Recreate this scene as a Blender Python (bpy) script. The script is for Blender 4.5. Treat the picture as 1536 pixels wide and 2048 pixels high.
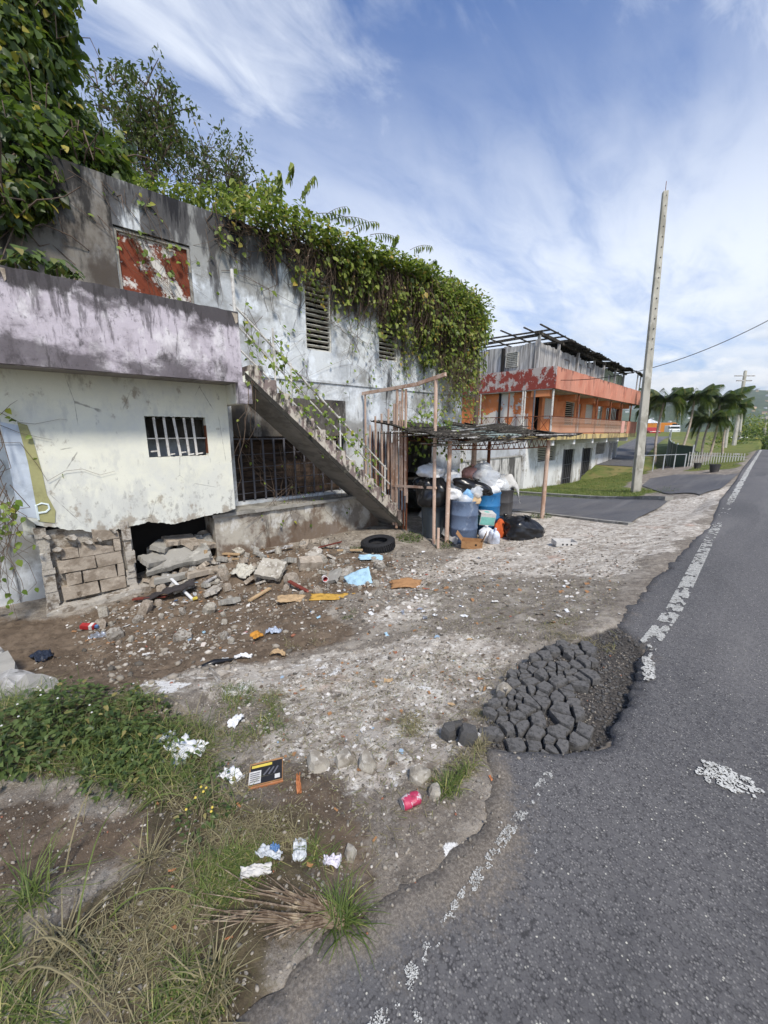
import bpy, math, random
import numpy as np
from mathutils import Vector, Matrix, geometry, noise as mnoise
for _o in list(bpy.data.objects): bpy.data.objects.remove(_o, do_unlink=True)
S = bpy.context.scene
R = math.radians
# ------------------------------------------------------------------ camera
EYE = np.array([0., 0., 1.6]); HEAD = R(44.6); FPX = 770.0; PITCH = math.atan(161 / 770.0)
cam_d = bpy.data.cameras.new('camera'); cam = bpy.data.objects.new('camera', cam_d); S.collection.objects.link(cam)
cam.location = EYE; cam.rotation_euler = (math.pi / 2 - PITCH, 0, HEAD)
cam_d.sensor_fit = 'HORIZONTAL'; cam_d.sensor_width = 36; cam_d.lens = FPX / 1536 * 36
cam_d.clip_start = 0.05; cam_d.clip_end = 20000
S.camera = cam
# ------------------------------------------------------------------ sky
SUN_EL, SUN_AZ = R(52), R(118)         # compass angle from +Y, clockwise: behind the camera, over its right shoulder
W = bpy.data.worlds.new('World'); S.world = W; W.use_nodes = True
nt = W.node_tree; nt.nodes.clear()
def wn(t, **k):
    n = nt.nodes.new(t)
    for a, b in k.items(): setattr(n, a, b)
    return n
def wl(a, b): nt.links.new(a, b)
def wmath(op, a, b=None, clamp=False):
    n = wn('ShaderNodeMath', operation=op, use_clamp=clamp)
    for i, v in enumerate((a, b)):
        if v is None: continue
        if isinstance(v, (int, float)): n.inputs[i].default_value = v
        else: wl(v, n.inputs[i])
    return n.outputs[0]
def wramp(v, lo, hi, a=0., b=1.):
    n = wn('ShaderNodeMapRange', interpolation_type='SMOOTHSTEP')
    wl(v, n.inputs[0])
    for i, q in enumerate((lo, hi, a, b)): n.inputs[i + 1].default_value = q
    return n.outputs[0]
sky = wn('ShaderNodeTexSky', sky_type='NISHITA', sun_disc=False, sun_elevation=SUN_EL, sun_rotation=SUN_AZ,
         altitude=50, air_density=1.0, dust_density=0.6, ozone_density=2.5)
tc = wn('ShaderNodeTexCoord')
sep = wn('ShaderNodeSeparateXYZ'); wl(tc.outputs['Generated'], sep.inputs[0])
zc = wmath('MAXIMUM', sep.outputs[2], 0.02)
den = wmath('ADD', zc, 0.10)
px_ = wmath('DIVIDE', sep.outputs[0], den); py_ = wmath('DIVIDE', sep.outputs[1], den)
comb = wn('ShaderNodeCombineXYZ'); wl(px_, comb.inputs[0]); wl(py_, comb.inputs[1])
def cnoise(scale, rot, stretch, det=9, rough=.6, dist=.0, off=(0, 0, 0)):
    m = wn('ShaderNodeMapping'); m.inputs['Rotation'].default_value = (0, 0, rot); m.inputs['Scale'].default_value = stretch
    m.inputs['Location'].default_value = off
    wl(comb.outputs[0], m.inputs[0])
    n = wn('ShaderNodeTexNoise'); n.inputs['Scale'].default_value = scale; n.inputs['Detail'].default_value = det
    n.inputs['Roughness'].default_value = rough; n.inputs['Distortion'].default_value = dist
    wl(m.outputs[0], n.inputs['Vector']); return n.outputs[0]
# high wispy cirrus: streaks along one wind direction, plus soft broad sheets
streak = cnoise(1.25, R(-34), (1.8, .6, 1), 10, .58, .6, (.8, 2.1, 0))
broad = cnoise(.85, R(-30), (1.1, .7, 1), 7, .52, .3, (5.1, 2.9, 0))
fine = cnoise(4.2, R(-38), (1.7, .75, 1), 9, .66, .8, (1, 5, 0))
mixv = wmath('ADD', wmath('ADD', wmath('MULTIPLY', streak, .50), wmath('MULTIPLY', broad, .50)), wmath('MULTIPLY', fine, .24))
cirrus = wramp(mixv, .54, .84)
# more veil toward the horizon
hz = wramp(sep.outputs[2], .22, .72, .86, 0.)
veil = wmath('MULTIPLY', hz, wramp(mixv, .42, .70, .22, 1.))
high = wmath('MAXIMUM', wmath('MULTIPLY', cirrus, .80), veil)
# low cumulus bank near the horizon, on direction itself
mp = wn('ShaderNodeMapping'); mp.inputs['Scale'].default_value = (5.0, 5.0, 11.0); wl(tc.outputs['Generated'], mp.inputs[0])
cn = wn('ShaderNodeTexNoise'); cn.inputs['Scale'].default_value = 1.35; cn.inputs['Detail'].default_value = 9; cn.inputs['Roughness'].default_value = .58
wl(mp.outputs[0], cn.inputs['Vector'])
band = wmath('MULTIPLY', wramp(sep.outputs[2], .30, .06), wramp(sep.outputs[2], -.03, .03))
cum = wmath('MULTIPLY', wramp(cn.outputs[0], .47, .57), band)
mp2 = wn('ShaderNodeMapping'); mp2.inputs['Scale'].default_value = (5., 5., 11.); mp2.inputs['Location'].default_value = (.0, .0, .45); wl(tc.outputs['Generated'], mp2.inputs[0])
cn2 = wn('ShaderNodeTexNoise'); cn2.inputs['Scale'].default_value = 1.35; cn2.inputs['Detail'].default_value = 6; wl(mp2.outputs[0], cn2.inputs['Vector'])
def wmix(f, a, b):
    n = wn('ShaderNodeMix', data_type='RGBA'); wl(f, n.inputs[0])
    for i, v in ((6, a), (7, b)):
        if isinstance(v, tuple): n.inputs[i].default_value = v
        else: wl(v, n.inputs[i])
    return n.outputs[2]
SKY_K = 0.13
gain = wn('ShaderNodeVectorMath', operation='MULTIPLY'); wl(sky.outputs[0], gain.inputs[0]); gain.inputs[1].default_value = (SKY_K * .42, SKY_K * .74, SKY_K * 1.14)
cumcol = wmix(wramp(cn2.outputs[0], .42, .62), (1.25, 1.24, 1.22, 1), (.66, .72, .79, 1))
c1 = wmix(high, gain.outputs[0], (1.0, 1.04, 1.08, 1))
c2 = wmix(wmath('MULTIPLY', cum, .9), c1, cumcol)
bg = wn('ShaderNodeBackground'); wl(c2, bg.inputs[0]); bg.inputs[1].default_value = .86
wo = wn('ShaderNodeOutputWorld'); wl(bg.outputs[0], wo.inputs[0])
# ------------------------------------------------------------------ sun (veiled by thin cloud: soft)
sun_d = bpy.data.lights.new('sun', 'SUN'); sun_d.energy = 3.2; sun_d.angle = R(9); sun_d.color = (1, .93, .82)
sun = bpy.data.objects.new('sun', sun_d); S.collection.objects.link(sun)
sd = Vector((math.sin(SUN_AZ) * math.cos(SUN_EL), math.cos(SUN_AZ) * math.cos(SUN_EL), math.sin(SUN_EL)))
sun.rotation_euler = sd.to_track_quat('Z', 'Y').to_euler(); sun.location = (20, -10, 40)
S.view_settings.view_transform = 'Standard'; S.view_settings.look = 'None'; S.view_settings.exposure = 0.52; S.view_settings.gamma = 1.0
S.view_settings.use_curve_mapping = False
# ------------------------------------------------------------------ helpers
C = S.collection
rnd = random.Random(7); RG = np.random.default_rng(11)
def tag(o, label=None, cat=None, group=None, kind=None):
    if label: o['label'] = label
    if cat: o['category'] = cat
    if group: o['group'] = group
    if kind: o['kind'] = kind
    return o
def thing(name, label, cat, loc=(0, 0, 0), rz=0., group=None, rot=None):
    o = bpy.data.objects.new(name, None); C.objects.link(o); o.empty_display_size = .2
    o.location = [float(v) for v in loc]; o.rotation_euler = rot if rot else (0, 0, rz)
    return tag(o, label, cat, group)
def copy_tree(o, parent=None):
    c = o.copy(); C.objects.link(c); c.parent = parent
    for ch in list(o.children): copy_tree(ch, c)
    return c
class MB:
    def __init__(s): s.v = []; s.f = []; s.m = []
    def add(s, vs, fs, mi=0):
        b = len(s.v); s.v += [tuple(map(float, q)) for q in vs]; s.f += [tuple(i + b for i in q) for q in fs]; s.m += [mi] * len(fs); return s
    def box(s, x0, x1, y0, y1, z0, z1, mi=0):
        return s.add([(x0, y0, z0), (x1, y0, z0), (x1, y1, z0), (x0, y1, z0), (x0, y0, z1), (x1, y0, z1), (x1, y1, z1), (x0, y1, z1)],
              [(0, 3, 2, 1), (4, 5, 6, 7), (0, 1, 5, 4), (1, 2, 6, 5), (2, 3, 7, 6), (3, 0, 4, 7)], mi)
    def bar(s, a, b, w, t, mi=0, up=(0, 0, 1)):
        a = Vector(a); b = Vector(b); d = (b - a).normalized(); u = Vector(up)
        if abs(d.dot(u)) > .98: u = Vector((1, 0, 0))
        x = d.cross(u).normalized(); y = x.cross(d)
        vs = [p + x * (i * w / 2) + y * (j * t / 2) for p in (a, b) for i, j in ((-1, -1), (1, -1), (1, 1), (-1, 1))]
        return s.add(vs, [(0, 1, 2, 3), (7, 6, 5, 4), (0, 4, 5, 1), (1, 5, 6, 2), (2, 6, 7, 3), (3, 7, 4, 0)], mi)
    def tube(s, pts, r, n=6, mi=0, cap=True):
        pts = [Vector(p) for p in pts]; rs = r if hasattr(r, '__len__') else [r] * len(pts)
        vs = []; fs = []; ref = None
        for i, p in enumerate(pts):
            d = (pts[min(i + 1, len(pts) - 1)] - pts[max(i - 1, 0)])
            d = d.normalized() if d.length > 1e-9 else Vector((0, 0, 1))
            if ref is None: ref = d.orthogonal().normalized()
            x = (ref - d * ref.dot(d)); x = x.normalized() if x.length > 1e-6 else d.orthogonal().normalized(); ref = x; y = d.cross(x)
            for k in range(n):
                a = 2 * math.pi * k / n; vs.append(p + (x * math.cos(a) + y * math.sin(a)) * rs[i])
        for i in range(len(pts) - 1):
            for k in range(n):
                fs.append((i * n + k, i * n + (k + 1) % n, (i + 1) * n + (k + 1) % n, (i + 1) * n + k))
        if cap: fs.append(tuple(range(n - 1, -1, -1))); fs.append(tuple((len(pts) - 1) * n + k for k in range(n)))
        return s.add(vs, fs, mi)
    def lathe(s, prof, n=20, c=(0, 0, 0), mi=0, wob=None):
        vs = []; fs = []
        for i, (r, z) in enumerate(prof):
            for k in range(n):
                a = 2 * math.pi * k / n; q = r * (1 + (wob(a, z) if wob else 0))
                vs.append((c[0] + q * math.cos(a), c[1] + q * math.sin(a), c[2] + z))
        for i in range(len(prof) - 1):
            for k in range(n): fs.append((i * n + k, i * n + (k + 1) % n, (i + 1) * n + (k + 1) % n, (i + 1) * n + k))
        return s.add(vs, fs, mi)
    def prism(s, poly, y0, y1, mi=0):           # poly in x,z, extruded along y
        n = len(poly)
        return s.add([(x, y0, z) for x, z in poly] + [(x, y1, z) for x, z in poly],
              [tuple(range(n)), tuple(range(2 * n - 1, n - 1, -1))] + [(i, i + n, (i + 1) % n + n, (i + 1) % n) for i in range(n)], mi)
    def build(s, name, mat, parent=None, smooth=False, loc=None):
        me = bpy.data.meshes.new(name); me.from_pydata(s.v, [], s.f)
        mats = mat if isinstance(mat, (list, tuple)) else [mat]
        for q in mats: me.materials.append(q)
        if len(mats) > 1: me.polygons.foreach_set('material_index', s.m)
        if smooth: me.polygons.foreach_set('use_smooth', [True] * len(me.polygons))
        me.update()
        return link(name, me, parent, loc)
def link(name, me, parent=None, loc=None):
    o = bpy.data.objects.new(name, me); C.objects.link(o); o.parent = parent
    if loc is not None: o.location = [float(q) for q in loc]
    return o
def npmesh(name, V, F, mat, parent=None, smooth=False):
    """V (n,3), F (m,k) all faces of k corners"""
    me = bpy.data.meshes.new(name); n, m, k = len(V), len(F), F.shape[1]
    me.vertices.add(n); me.vertices.foreach_set('co', np.asarray(V, np.float32).ravel())
    me.loops.add(m * k); me.loops.foreach_set('vertex_index', np.asarray(F, np.int32).ravel())
    me.polygons.add(m); me.polygons.foreach_set('loop_start', np.arange(0, m * k, k, dtype=np.int32))
    me.polygons.foreach_set('loop_total', np.full(m, k, np.int32))
    me.materials.append(mat); me.update(calc_edges=True)
    if smooth: me.polygons.foreach_set('use_smooth', np.ones(m, bool))
    return link(name, me, parent)
def scatter(name, TV, TF, pos, Rm, size, mat, parent=None, smooth=False):
    """copies of a template (verts TV, faces TF) at pos with 3x3 frames Rm and sizes"""
    n = len(pos); k = len(TV)
    size = np.asarray(size, float).reshape(n, -1)
    if size.shape[1] == 1: size = np.repeat(size, 3, 1)
    V = np.einsum('nij,nkj->nki', Rm, TV[None] * size[:, None, :]) + np.asarray(pos)[:, None, :]
    F = (TF[None] + (np.arange(n) * k)[:, None, None]).reshape(-1, TF.shape[1])
    return npmesh(name, V.reshape(-1, 3), F, mat, parent, smooth)
def frames(fwd, up):
    f = fwd / (np.linalg.norm(fwd, axis=1, keepdims=True) + 1e-9)
    x = np.cross(f, up); x /= (np.linalg.norm(x, axis=1, keepdims=True) + 1e-9)
    u = np.cross(x, f); return np.stack([x, f, u], 2)
# leaf templates: along +y, width x, slight fold and droop in z
LEAF_V = np.array([(0, 0, 0), (-.36, .28, .05), (0, .34, -.02), (.36, .28, .05), (-.27, .68, 0), (0, .70, -.07), (.27, .68, 0), (0, 1.05, -.16)], float)
LEAF_F = np.array([(0, 2, 1, 1), (0, 3, 2, 2), (1, 2, 5, 4), (2, 3, 6, 5), (4, 5, 7, 7), (5, 6, 7, 7)])
LEAF_T = np.array([(0, 2, 1), (0, 3, 2), (1, 2, 5), (1, 5, 4), (2, 3, 6), (2, 6, 5), (4, 5, 7), (5, 6, 7)])
NARROW_V = LEAF_V * np.array([.42, 1, 1.2])
# ------------------------------------------------------------------ projection of a picture point to a place in the scene
_F = np.array([-math.sin(HEAD) * math.cos(PITCH), math.cos(HEAD) * math.cos(PITCH), -math.sin(PITCH)])
_R = np.array([math.cos(HEAD), math.sin(HEAD), 0.]); _U = np.cross(_R, _F)
def ray(x, y): return _F + _R * (x - 768) / FPX - _U * (y - 1024) / FPX
def onz(x, y, z): r = ray(x, y); return EYE + r * (z - EYE[2]) / r[2]
def atd(x, y, d): return EYE + ray(x, y) * d
# ------------------------------------------------------------------ ground height
_cp = [(1085, 1035, -.52), (925, 1075, -.66), (800, 1055, -.66), (875, 1092, -.72), (755, 1090, -.72), (640, 1100, -.74), (440, 1110, -.66),
       (700, 1200, -.60), (560, 1330, -.50), (300, 1300, -.86), (200, 1225, -.92), (100, 1330, -.9), (430, 1375, -.36), (600, 1450, -.22),
       (850, 1300, -.30), (1000, 1200, -.32), (1100, 1120, -.38), (800, 1600, -.05), (650, 1700, -.04), (500, 1600, -.10), (320, 1450, -.24),
       (100, 1420, -.20), (0, 1430, -.20), (0, 1600, -.10), (200, 1700, -.08), (100, 1900, -.03), (500, 1900, -.02), (1200, 1200, -.12),
       (1150, 1020, -.75), (1020, 1000, -.95), (1272, 985, -.78), (1400, 960, -.4), (1330, 990, -.5), (1440, 1000, -.10), (120, 1180, -.95), (0, 1230, -.9),
       (1000, 1350, -.16), (450, 1210, -.86), (1280, 1090, -.16)]
_P = [tuple(onz(a, b, z)) for a, b, z in _cp]
_P += [(-.75, y, -.03) for y in (-4, -2, 0, 1.5, 3.5, 6, 9, 13, 18, 24, 32, 45)]
_P += [(-9.2, 20, -1.45), (-9.2, 27, -1.8), (-9.2, 35, -1.6), (-6.5, 27, -1.2), (-9, 14, -1.2), (-12, 16, -1.5), (-10, 8, -1.1), (-12, 0, -1.0), (-12, -5, -.9),
       (-9, 45, -1.0), (-5, 40, -.7), (-5, -4, -.3), (-20, 30, -1.8), (-20, 5, -1.2), (-20, -8, -1), (-7.2, 4.6, -.66), (-6.0, 6.3, -.66), (-16, 60, .6), (-3, 60, -.2), (-20, 48, -.4)]
_P = np.array(_P)
def _phi(r2): return np.where(r2 > 1e-12, .5 * r2 * np.log(np.maximum(r2, 1e-12)), 0)
_n = len(_P); _A = np.zeros((_n + 3, _n + 3))
_d2 = ((_P[:, None, :2] - _P[None, :, :2]) ** 2).sum(2); _A[:_n, :_n] = _phi(_d2) + np.eye(_n) * .02
_A[:_n, _n] = 1; _A[:_n, _n + 1:] = _P[:, :2]; _A[_n:, :_n] = _A[:_n, _n:].T
_w = np.linalg.solve(_A, np.concatenate([_P[:, 2], np.zeros(3)]))
def H(X, Y):
    X = np.atleast_1d(np.asarray(X, float)); Y = np.atleast_1d(np.asarray(Y, float)); sh = X.shape; x = X.ravel(); y = Y.ravel(); out = np.empty(x.size)
    for i in range(0, x.size, 20000):
        a, b = x[i:i + 20000], y[i:i + 20000]
        r2 = (a[:, None] - _P[None, :, 0]) ** 2 + (b[:, None] - _P[None, :, 1]) ** 2
        out[i:i + 20000] = _phi(r2) @ _w[:_n] + _w[_n] + _w[_n + 1] * a + _w[_n + 2] * b
    t = np.clip((-.55 - x) / .5, 0, 1); t = t * t * (3 - 2 * t)
    return (np.clip(out, -2.6, 1.5) * t - .035 * (1 - t)).reshape(sh)
def Hs(x, y): return float(H([x], [y])[0])
def G(px, py):
    r = ray(px, py); lo, hi = .3, 70.; prev = .3
    ts = np.concatenate([np.linspace(.5, 8, 160), np.linspace(8, 70, 300)])
    pts = EYE + ts[:, None] * r; d = pts[:, 2] - H(pts[:, 0], pts[:, 1])
    k = np.argmax(d < 0) if (d < 0).any() else len(ts) - 1
    a, b = ts[max(k - 1, 0)], ts[k]
    for _ in range(18):
        m = (a + b) / 2; p = EYE + r * m
        if p[2] < Hs(p[0], p[1]): b = m
        else: a = m
    return EYE + r * b
def vnoise(x, y, s, seed=0, oct=4):
    """cheap vectorised value noise, -1..1"""
    x = np.asarray(x) * s + seed * 17.3; y = np.asarray(y) * s - seed * 9.1; out = 0; amp = 1.; tot = 0
    for o in range(oct):
        xi = np.floor(x); yi = np.floor(y); fx = x - xi; fy = y - yi; fx = fx * fx * (3 - 2 * fx); fy = fy * fy * (3 - 2 * fy)
        def h(a, b): q = np.sin(a * 127.1 + b * 311.7 + seed * 7.7) * 43758.5453; return q - np.floor(q)
        v = (h(xi, yi) * (1 - fx) + h(xi + 1, yi) * fx) * (1 - fy) + (h(xi, yi + 1) * (1 - fx) + h(xi + 1, yi + 1) * fx) * fy
        out = out + (v * 2 - 1) * amp; tot += amp; amp *= .5; x = x * 2.03 + 5.1; y = y * 2.03 + 1.7
    return out / tot
def inpoly(X, Y, poly):
    ins = np.zeros(np.shape(X), bool); n = len(poly)
    for i in range(n):
        x0, y0 = poly[i]; x1, y1 = poly[(i + 1) % n]
        c = ((y0 > Y) != (y1 > Y)); ins ^= c & (X < (x1 - x0) * (Y - y0) / ((y1 - y0) + 1e-12) + x0)
    return ins
# ------------------------------------------------------------------ materials
def srgb(r, g, b):
    f = lambda c: (c / 255 / 12.92 if c / 255 <= .04045 else ((c / 255 + .055) / 1.055) ** 2.4)
    return (f(r), f(g), f(b), 1)
class MT:
    def __init__(s, name):
        s.m = bpy.data.materials.new(name); s.m.use_nodes = True; s.t = s.m.node_tree; s.t.nodes.clear()
        s.out = s.n('ShaderNodeOutputMaterial'); s.p = s.n('ShaderNodeBsdfPrincipled'); s.l(s.p.outputs[0], s.out.inputs[0])
        s.tc = s.n('ShaderNodeTexCoord')
    def n(s, t, **k):
        q = s.t.nodes.new(t)
        for a, b in k.items(): setattr(q, a, b)
        return q
    def l(s, a, b): s.t.links.new(a, b)
    def coord(s, kind, st):
        if kind == 'Position': o = s.n('ShaderNodeNewGeometry').outputs['Position']
        else: o = s.tc.outputs[kind]
        m = s.n('ShaderNodeMapping'); m.inputs['Scale'].default_value = st; s.l(o, m.inputs[0]); return m
    def noise(s, kind, scale, st=(1, 1, 1), det=6, rough=.6, off=0, dist=0.):
        m = s.coord(kind, st); m.inputs['Location'].default_value = (off * 3.1, off * 5.7, off * 1.9)
        q = s.n('ShaderNodeTexNoise'); q.inputs['Scale'].default_value = scale; q.inputs['Detail'].default_value = det; q.inputs['Roughness'].default_value = rough
        q.inputs['Distortion'].default_value = dist
        s.l(m.outputs[0], q.inputs['Vector']); return q.outputs[0]
    def voro(s, kind, scale, feat='F1', st=(1, 1, 1), out='Distance', rand=1.):
        m = s.coord(kind, st); q = s.n('ShaderNodeTexVoronoi', feature=feat); q.inputs['Scale'].default_value = scale; q.inputs['Randomness'].default_value = rand
        s.l(m.outputs[0], q.inputs['Vector']); return q.outputs[out]
    def ramp(s, v, lo, hi, a=0., b=1.):
        q = s.n('ShaderNodeMapRange', interpolation_type='SMOOTHSTEP'); s.l(v, q.inputs[0])
        for i, x in enumerate((lo, hi, a, b)): q.inputs[i + 1].default_value = x
        return q.outputs[0]
    def math(s, op, a, b=None, clamp=False):
        q = s.n('ShaderNodeMath', operation=op, use_clamp=clamp)
        for i, v in enumerate((a, b)):
            if v is None: continue
            if isinstance(v, (int, float)): q.inputs[i].default_value = v
            else: s.l(v, q.inputs[i])
        return q.outputs[0]
    def mix(s, f, a, b, mode='MIX'):
        q = s.n('ShaderNodeMix', data_type='RGBA', blend_type=mode)
        for i, v in ((0, f), (6, a), (7, b)):
            if isinstance(v, (int, float, tuple)): q.inputs[i].default_value = v
            else: s.l(v, q.inputs[i])
        return q.outputs[2]
    def bump(s, v, strength, dist, prev=None):
        q = s.n('ShaderNodeBump'); q.inputs['Strength'].default_value = strength; q.inputs['Distance'].default_value = dist; s.l(v, q.inputs['Height'])
        if prev is not None: s.l(prev, q.inputs['Normal'])
        return q.outputs[0]
    def done(s, col, rough=.9, bump=None, spec=.3, metal=0.):
        if isinstance(col, tuple): s.p.inputs['Base Color'].default_value = col
        else: s.l(col, s.p.inputs['Base Color'])
        if isinstance(rough, (int, float)): s.p.inputs['Roughness'].default_value = rough
        else: s.l(rough, s.p.inputs['Roughness'])
        s.p.inputs['Specular IOR Level'].default_value = spec; s.p.inputs['Metallic'].default_value = metal
        if bump is not None: s.l(bump, s.p.inputs['Normal'])
        return s.m
def mk(name, base, layers=(), rough=.9, bumps=((30, .4, .01),), kind='Object', spec=.25, metal=0., crack=None):
    """layers: (colour, scale, threshold, width, stretch, amount[, (z0, z1, k)]) — stains and flaking over a base; z0..z1 shifts the threshold with height"""
    t = MT(name); col = base
    for i, L in enumerate(layers):
        c, sc, th, wd, st, am = L[:6]
        v = t.noise(kind, sc, st, 11, .66, i + 1)
        if len(L) > 6:
            z0, z1, k = L[6]; sp = t.n('ShaderNodeSeparateXYZ'); t.l(t.tc.outputs[kind], sp.inputs[0])
            v = t.math('ADD', v, t.ramp(sp.outputs[2], z0, z1, 0, k))
        wd = wd * .62; f = t.math('MULTIPLY', t.ramp(v, th - wd, th + wd), am)
        col = t.mix(f, col, c)
    b = None
    if crack:
        cs_, cw_, cm_ = crack; ce = t.voro(kind, cs_, 'DISTANCE_TO_EDGE', (1, 1, .7)); ce = t.math('ADD', ce, t.math('MULTIPLY', t.math('SUBTRACT', t.noise(kind, 9, (1, 1, 1), 6, .6, 21), .5), cw_ * 4))
        ck = t.math('MULTIPLY', t.ramp(t.math('ABSOLUTE', ce), cw_, cw_ * .3), t.ramp(t.noise(kind, 1.3, (1, 1, 1), 3, .5, 22), cm_, cm_ + .05)); col = t.mix(t.math('MULTIPLY', ck, .6), col, srgb(92, 88, 82)); b = t.bump(ck, -.5, .004)
    for B in bumps:
        v = t.noise(kind, B[0], B[3] if len(B) > 3 else (1, 1, 1), 8, .65, 9); b = t.bump(v, B[1], B[2], b)
    return t.done(col, rough, b, spec, metal)
def leafmat(name, c1, c2, c3, tr=.35, rough=.45):
    t = MT(name); g = t.n('ShaderNodeNewGeometry'); r = g.outputs['Random Per Island']
    col = t.mix(t.ramp(r, .0, .75), c1, c2); col = t.mix(t.ramp(r, .90, .97), col, c3)
    m = t.done(col, rough, None, .35)
    tr_ = t.n('ShaderNodeBsdfTranslucent'); t.l(t.mix(.5, col, (.25, .4, .04, 1)), tr_.inputs[0])
    mx = t.n('ShaderNodeMixShader'); mx.inputs[0].default_value = tr; t.l(t.p.outputs[0], mx.inputs[1]); t.l(tr_.outputs[0], mx.inputs[2]); t.l(mx.outputs[0], t.out.inputs[0])
    return m
def plain(name, c, rough=.8, var=.12, scale=8, spec=.3, metal=0., bump=.15):
    d = tuple(x * (1 - var * 2) for x in c[:3]) + (1,); e = tuple(min(1, x * (1 + var)) for x in c[:3]) + (1,)
    return mk(name, c, [(d, scale, .56, .12, (1, 1, 1), .8), (e, scale * 2.7, .58, .1, (1, 1, 1), .6)], rough, ((scale * 5, bump, .005),), spec=spec, metal=metal)
K = {}
UP = (1, 1, .12)     # streaks running down
K['cream'] = mk('cream_paint', srgb(222, 222, 208), [(srgb(208, 208, 194), 1.6, .55, .2, (1, 1, 1), .5), (srgb(150, 148, 140), 3.0, .66, .07, (1, 1, .25), .55),
    (srgb(202, 204, 200), 2.2, .54, .18, (1, 1, 1), .6, (1.1, .2, .16)), (srgb(128, 126, 122), 10, .67, .09, (1, 1, .6), .55, (1.3, .2, .09)), (srgb(182, 184, 182), 4, .61, .10, (1, 1, .35), .45, (1.5, .3, .08)), (srgb(128, 120, 106), 2.5, .72, .1, (1, 1, .4), .7, (2.0, 2.4, .12)), (srgb(140, 128, 112), 5, .64, .08, (1, 1, .7), .7, (.5, .12, .14))], .85, ((7, .25, .02), (60, .2, .004)), crack=(1.5, .006, .50))
K['lilac'] = mk('lilac_stained_paint', srgb(190, 182, 190), [(srgb(220, 216, 218), 3.2, .55, .1, (1, 1, .6), .75), (srgb(128, 120, 126), 2.1, .56, .13, (1, 1, .5), .7),
    (srgb(58, 55, 56), 3.6, .60, .12, (1, 1, .55), .92, (3.1, 3.38, .30)), (srgb(80, 75, 78), 1.9, .60, .12, (.8, 1, 1.3), .8, (2.75, 2.5, .14)),
    (srgb(56, 53, 54), 11, .64, .09, (1, 1, .16), .65, (2.6, 3.4, .11)), (srgb(70, 66, 68), 22, .62, .08, (1, 1, .7), .5), (srgb(222, 214, 196), 5, .735, .02, (1, 1, 1), .9)], .92, ((10, .45, .02), (55, .35, .005)))
K['mainwall'] = mk('whitewashed_wall', srgb(206, 210, 212), [(srgb(168, 172, 176), 1.3, .52, .14, (1, 1, .8), .8), (srgb(226, 232, 238), 2.7, .56, .1, (1, 1, .6), .7),
    (srgb(120, 118, 112), 1.1, .55, .12, (1, 1, 1), .75, (3.6, 4.9, .12)), (srgb(58, 56, 58), 2.4, .63, .08, (1, 1, .22), .85, (3.4, 5.3, .20)),
    (srgb(34, 34, 38), 3.4, .66, .06, (1, 1, .10), .9, (4.2, 5.35, .17)), (srgb(70, 68, 64), 9, .68, .05, (1, 1, .10), .6), (srgb(120, 70, 60), 1.7, .70, .05, (1, 1, .5), .5)], .93, ((9, .35, .02), (70, .3, .004)))
K['darkwall'] = mk('dark_blotched_wall', srgb(96, 92, 86), [(srgb(40, 38, 38), 1.4, .5, .15, (1, 1, .5), .85), (srgb(140, 138, 134), 3, .6, .08, (1, 1, .4), .7), (srgb(76, 62, 50), 2, .62, .1, (1, 1, 1), .6)], .95, ((12, .5, .02),))  # dark blotchy tone of the inner board and the panel over the grille
K['concrete'] = mk('grey_concrete', srgb(150, 147, 140), [(srgb(110, 107, 100), 2.5, .55, .12, (1, 1, 1), .8), (srgb(185, 182, 172), 6, .6, .08, (1, 1, 1), .7), (srgb(60, 58, 55), 4, .70, .06, (1, 1, .4), .7)], .93, ((14, .5, .02), (80, .4, .004)))
K['soffit'] = mk('stair_concrete', srgb(132, 129, 124), [(srgb(96, 94, 90), 3, .56, .12, (1, .3, 1), .75), (srgb(60, 58, 54), 5, .66, .08, (1, .4, 1), .7)], .93, ((10, .4, .02), (60, .3, .005)))
K['stepc'] = mk('step_peeling_white', srgb(186, 178, 166), [(srgb(112, 96, 94), 6, .50, .06, (1, 1, .5), .85), (srgb(44, 41, 38), 7, .55, .09, (1, 1, .4), .9)], .93, ((20, .4, .01),))
K['ledge'] = mk('foundation_wall', srgb(176, 170, 158), [(srgb(120, 112, 104), 2.2, .54, .13, (1, 1, .8), .8), (srgb(205, 204, 200), 4, .58, .08, (1, 1, .7), .7), (srgb(54, 50, 46), 3, .66, .07, (1, 1, .14), .85), (srgb(98, 78, 62), 2.4, .58, .1, (1, 1, .8), .8, (-.1, -.75, .16))], .94, ((12, .5, .02), (70, .3, .005)))
K['block'] = mk('concrete_block', srgb(166, 155, 141), [(srgb(128, 116, 102), 5, .54, .12, (1, 1, 1), .8), (srgb(192, 180, 164), 9, .6, .08, (1, 1, 1), .7), (srgb(84, 70, 56), 4, .66, .08, (1, 1, 1), .8)], .96, ((30, .6, .02), (120, .5, .004)))
K['mortar'] = mk('mortar_rubble', srgb(176, 170, 160), [(srgb(110, 98, 84), 6, .54, .1, (1, 1, 1), .85), (srgb(214, 212, 206), 11, .62, .06, (1, 1, 1), .8)], .96, ((24, .8, .03), (100, .5, .005)))
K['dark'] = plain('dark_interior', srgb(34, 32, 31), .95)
K['rustdoor'] = mk('rusted_metal_door', srgb(206, 202, 196), [(srgb(118, 58, 38), 2.3, .50, .035, (1, 1, 1), 1.), (srgb(86, 40, 28), 7, .60, .06, (1, 1, 1), .8), (srgb(150, 84, 50), 12, .66, .05, (1, 1, .5), .7)], .8, ((30, .3, .006),))
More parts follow.
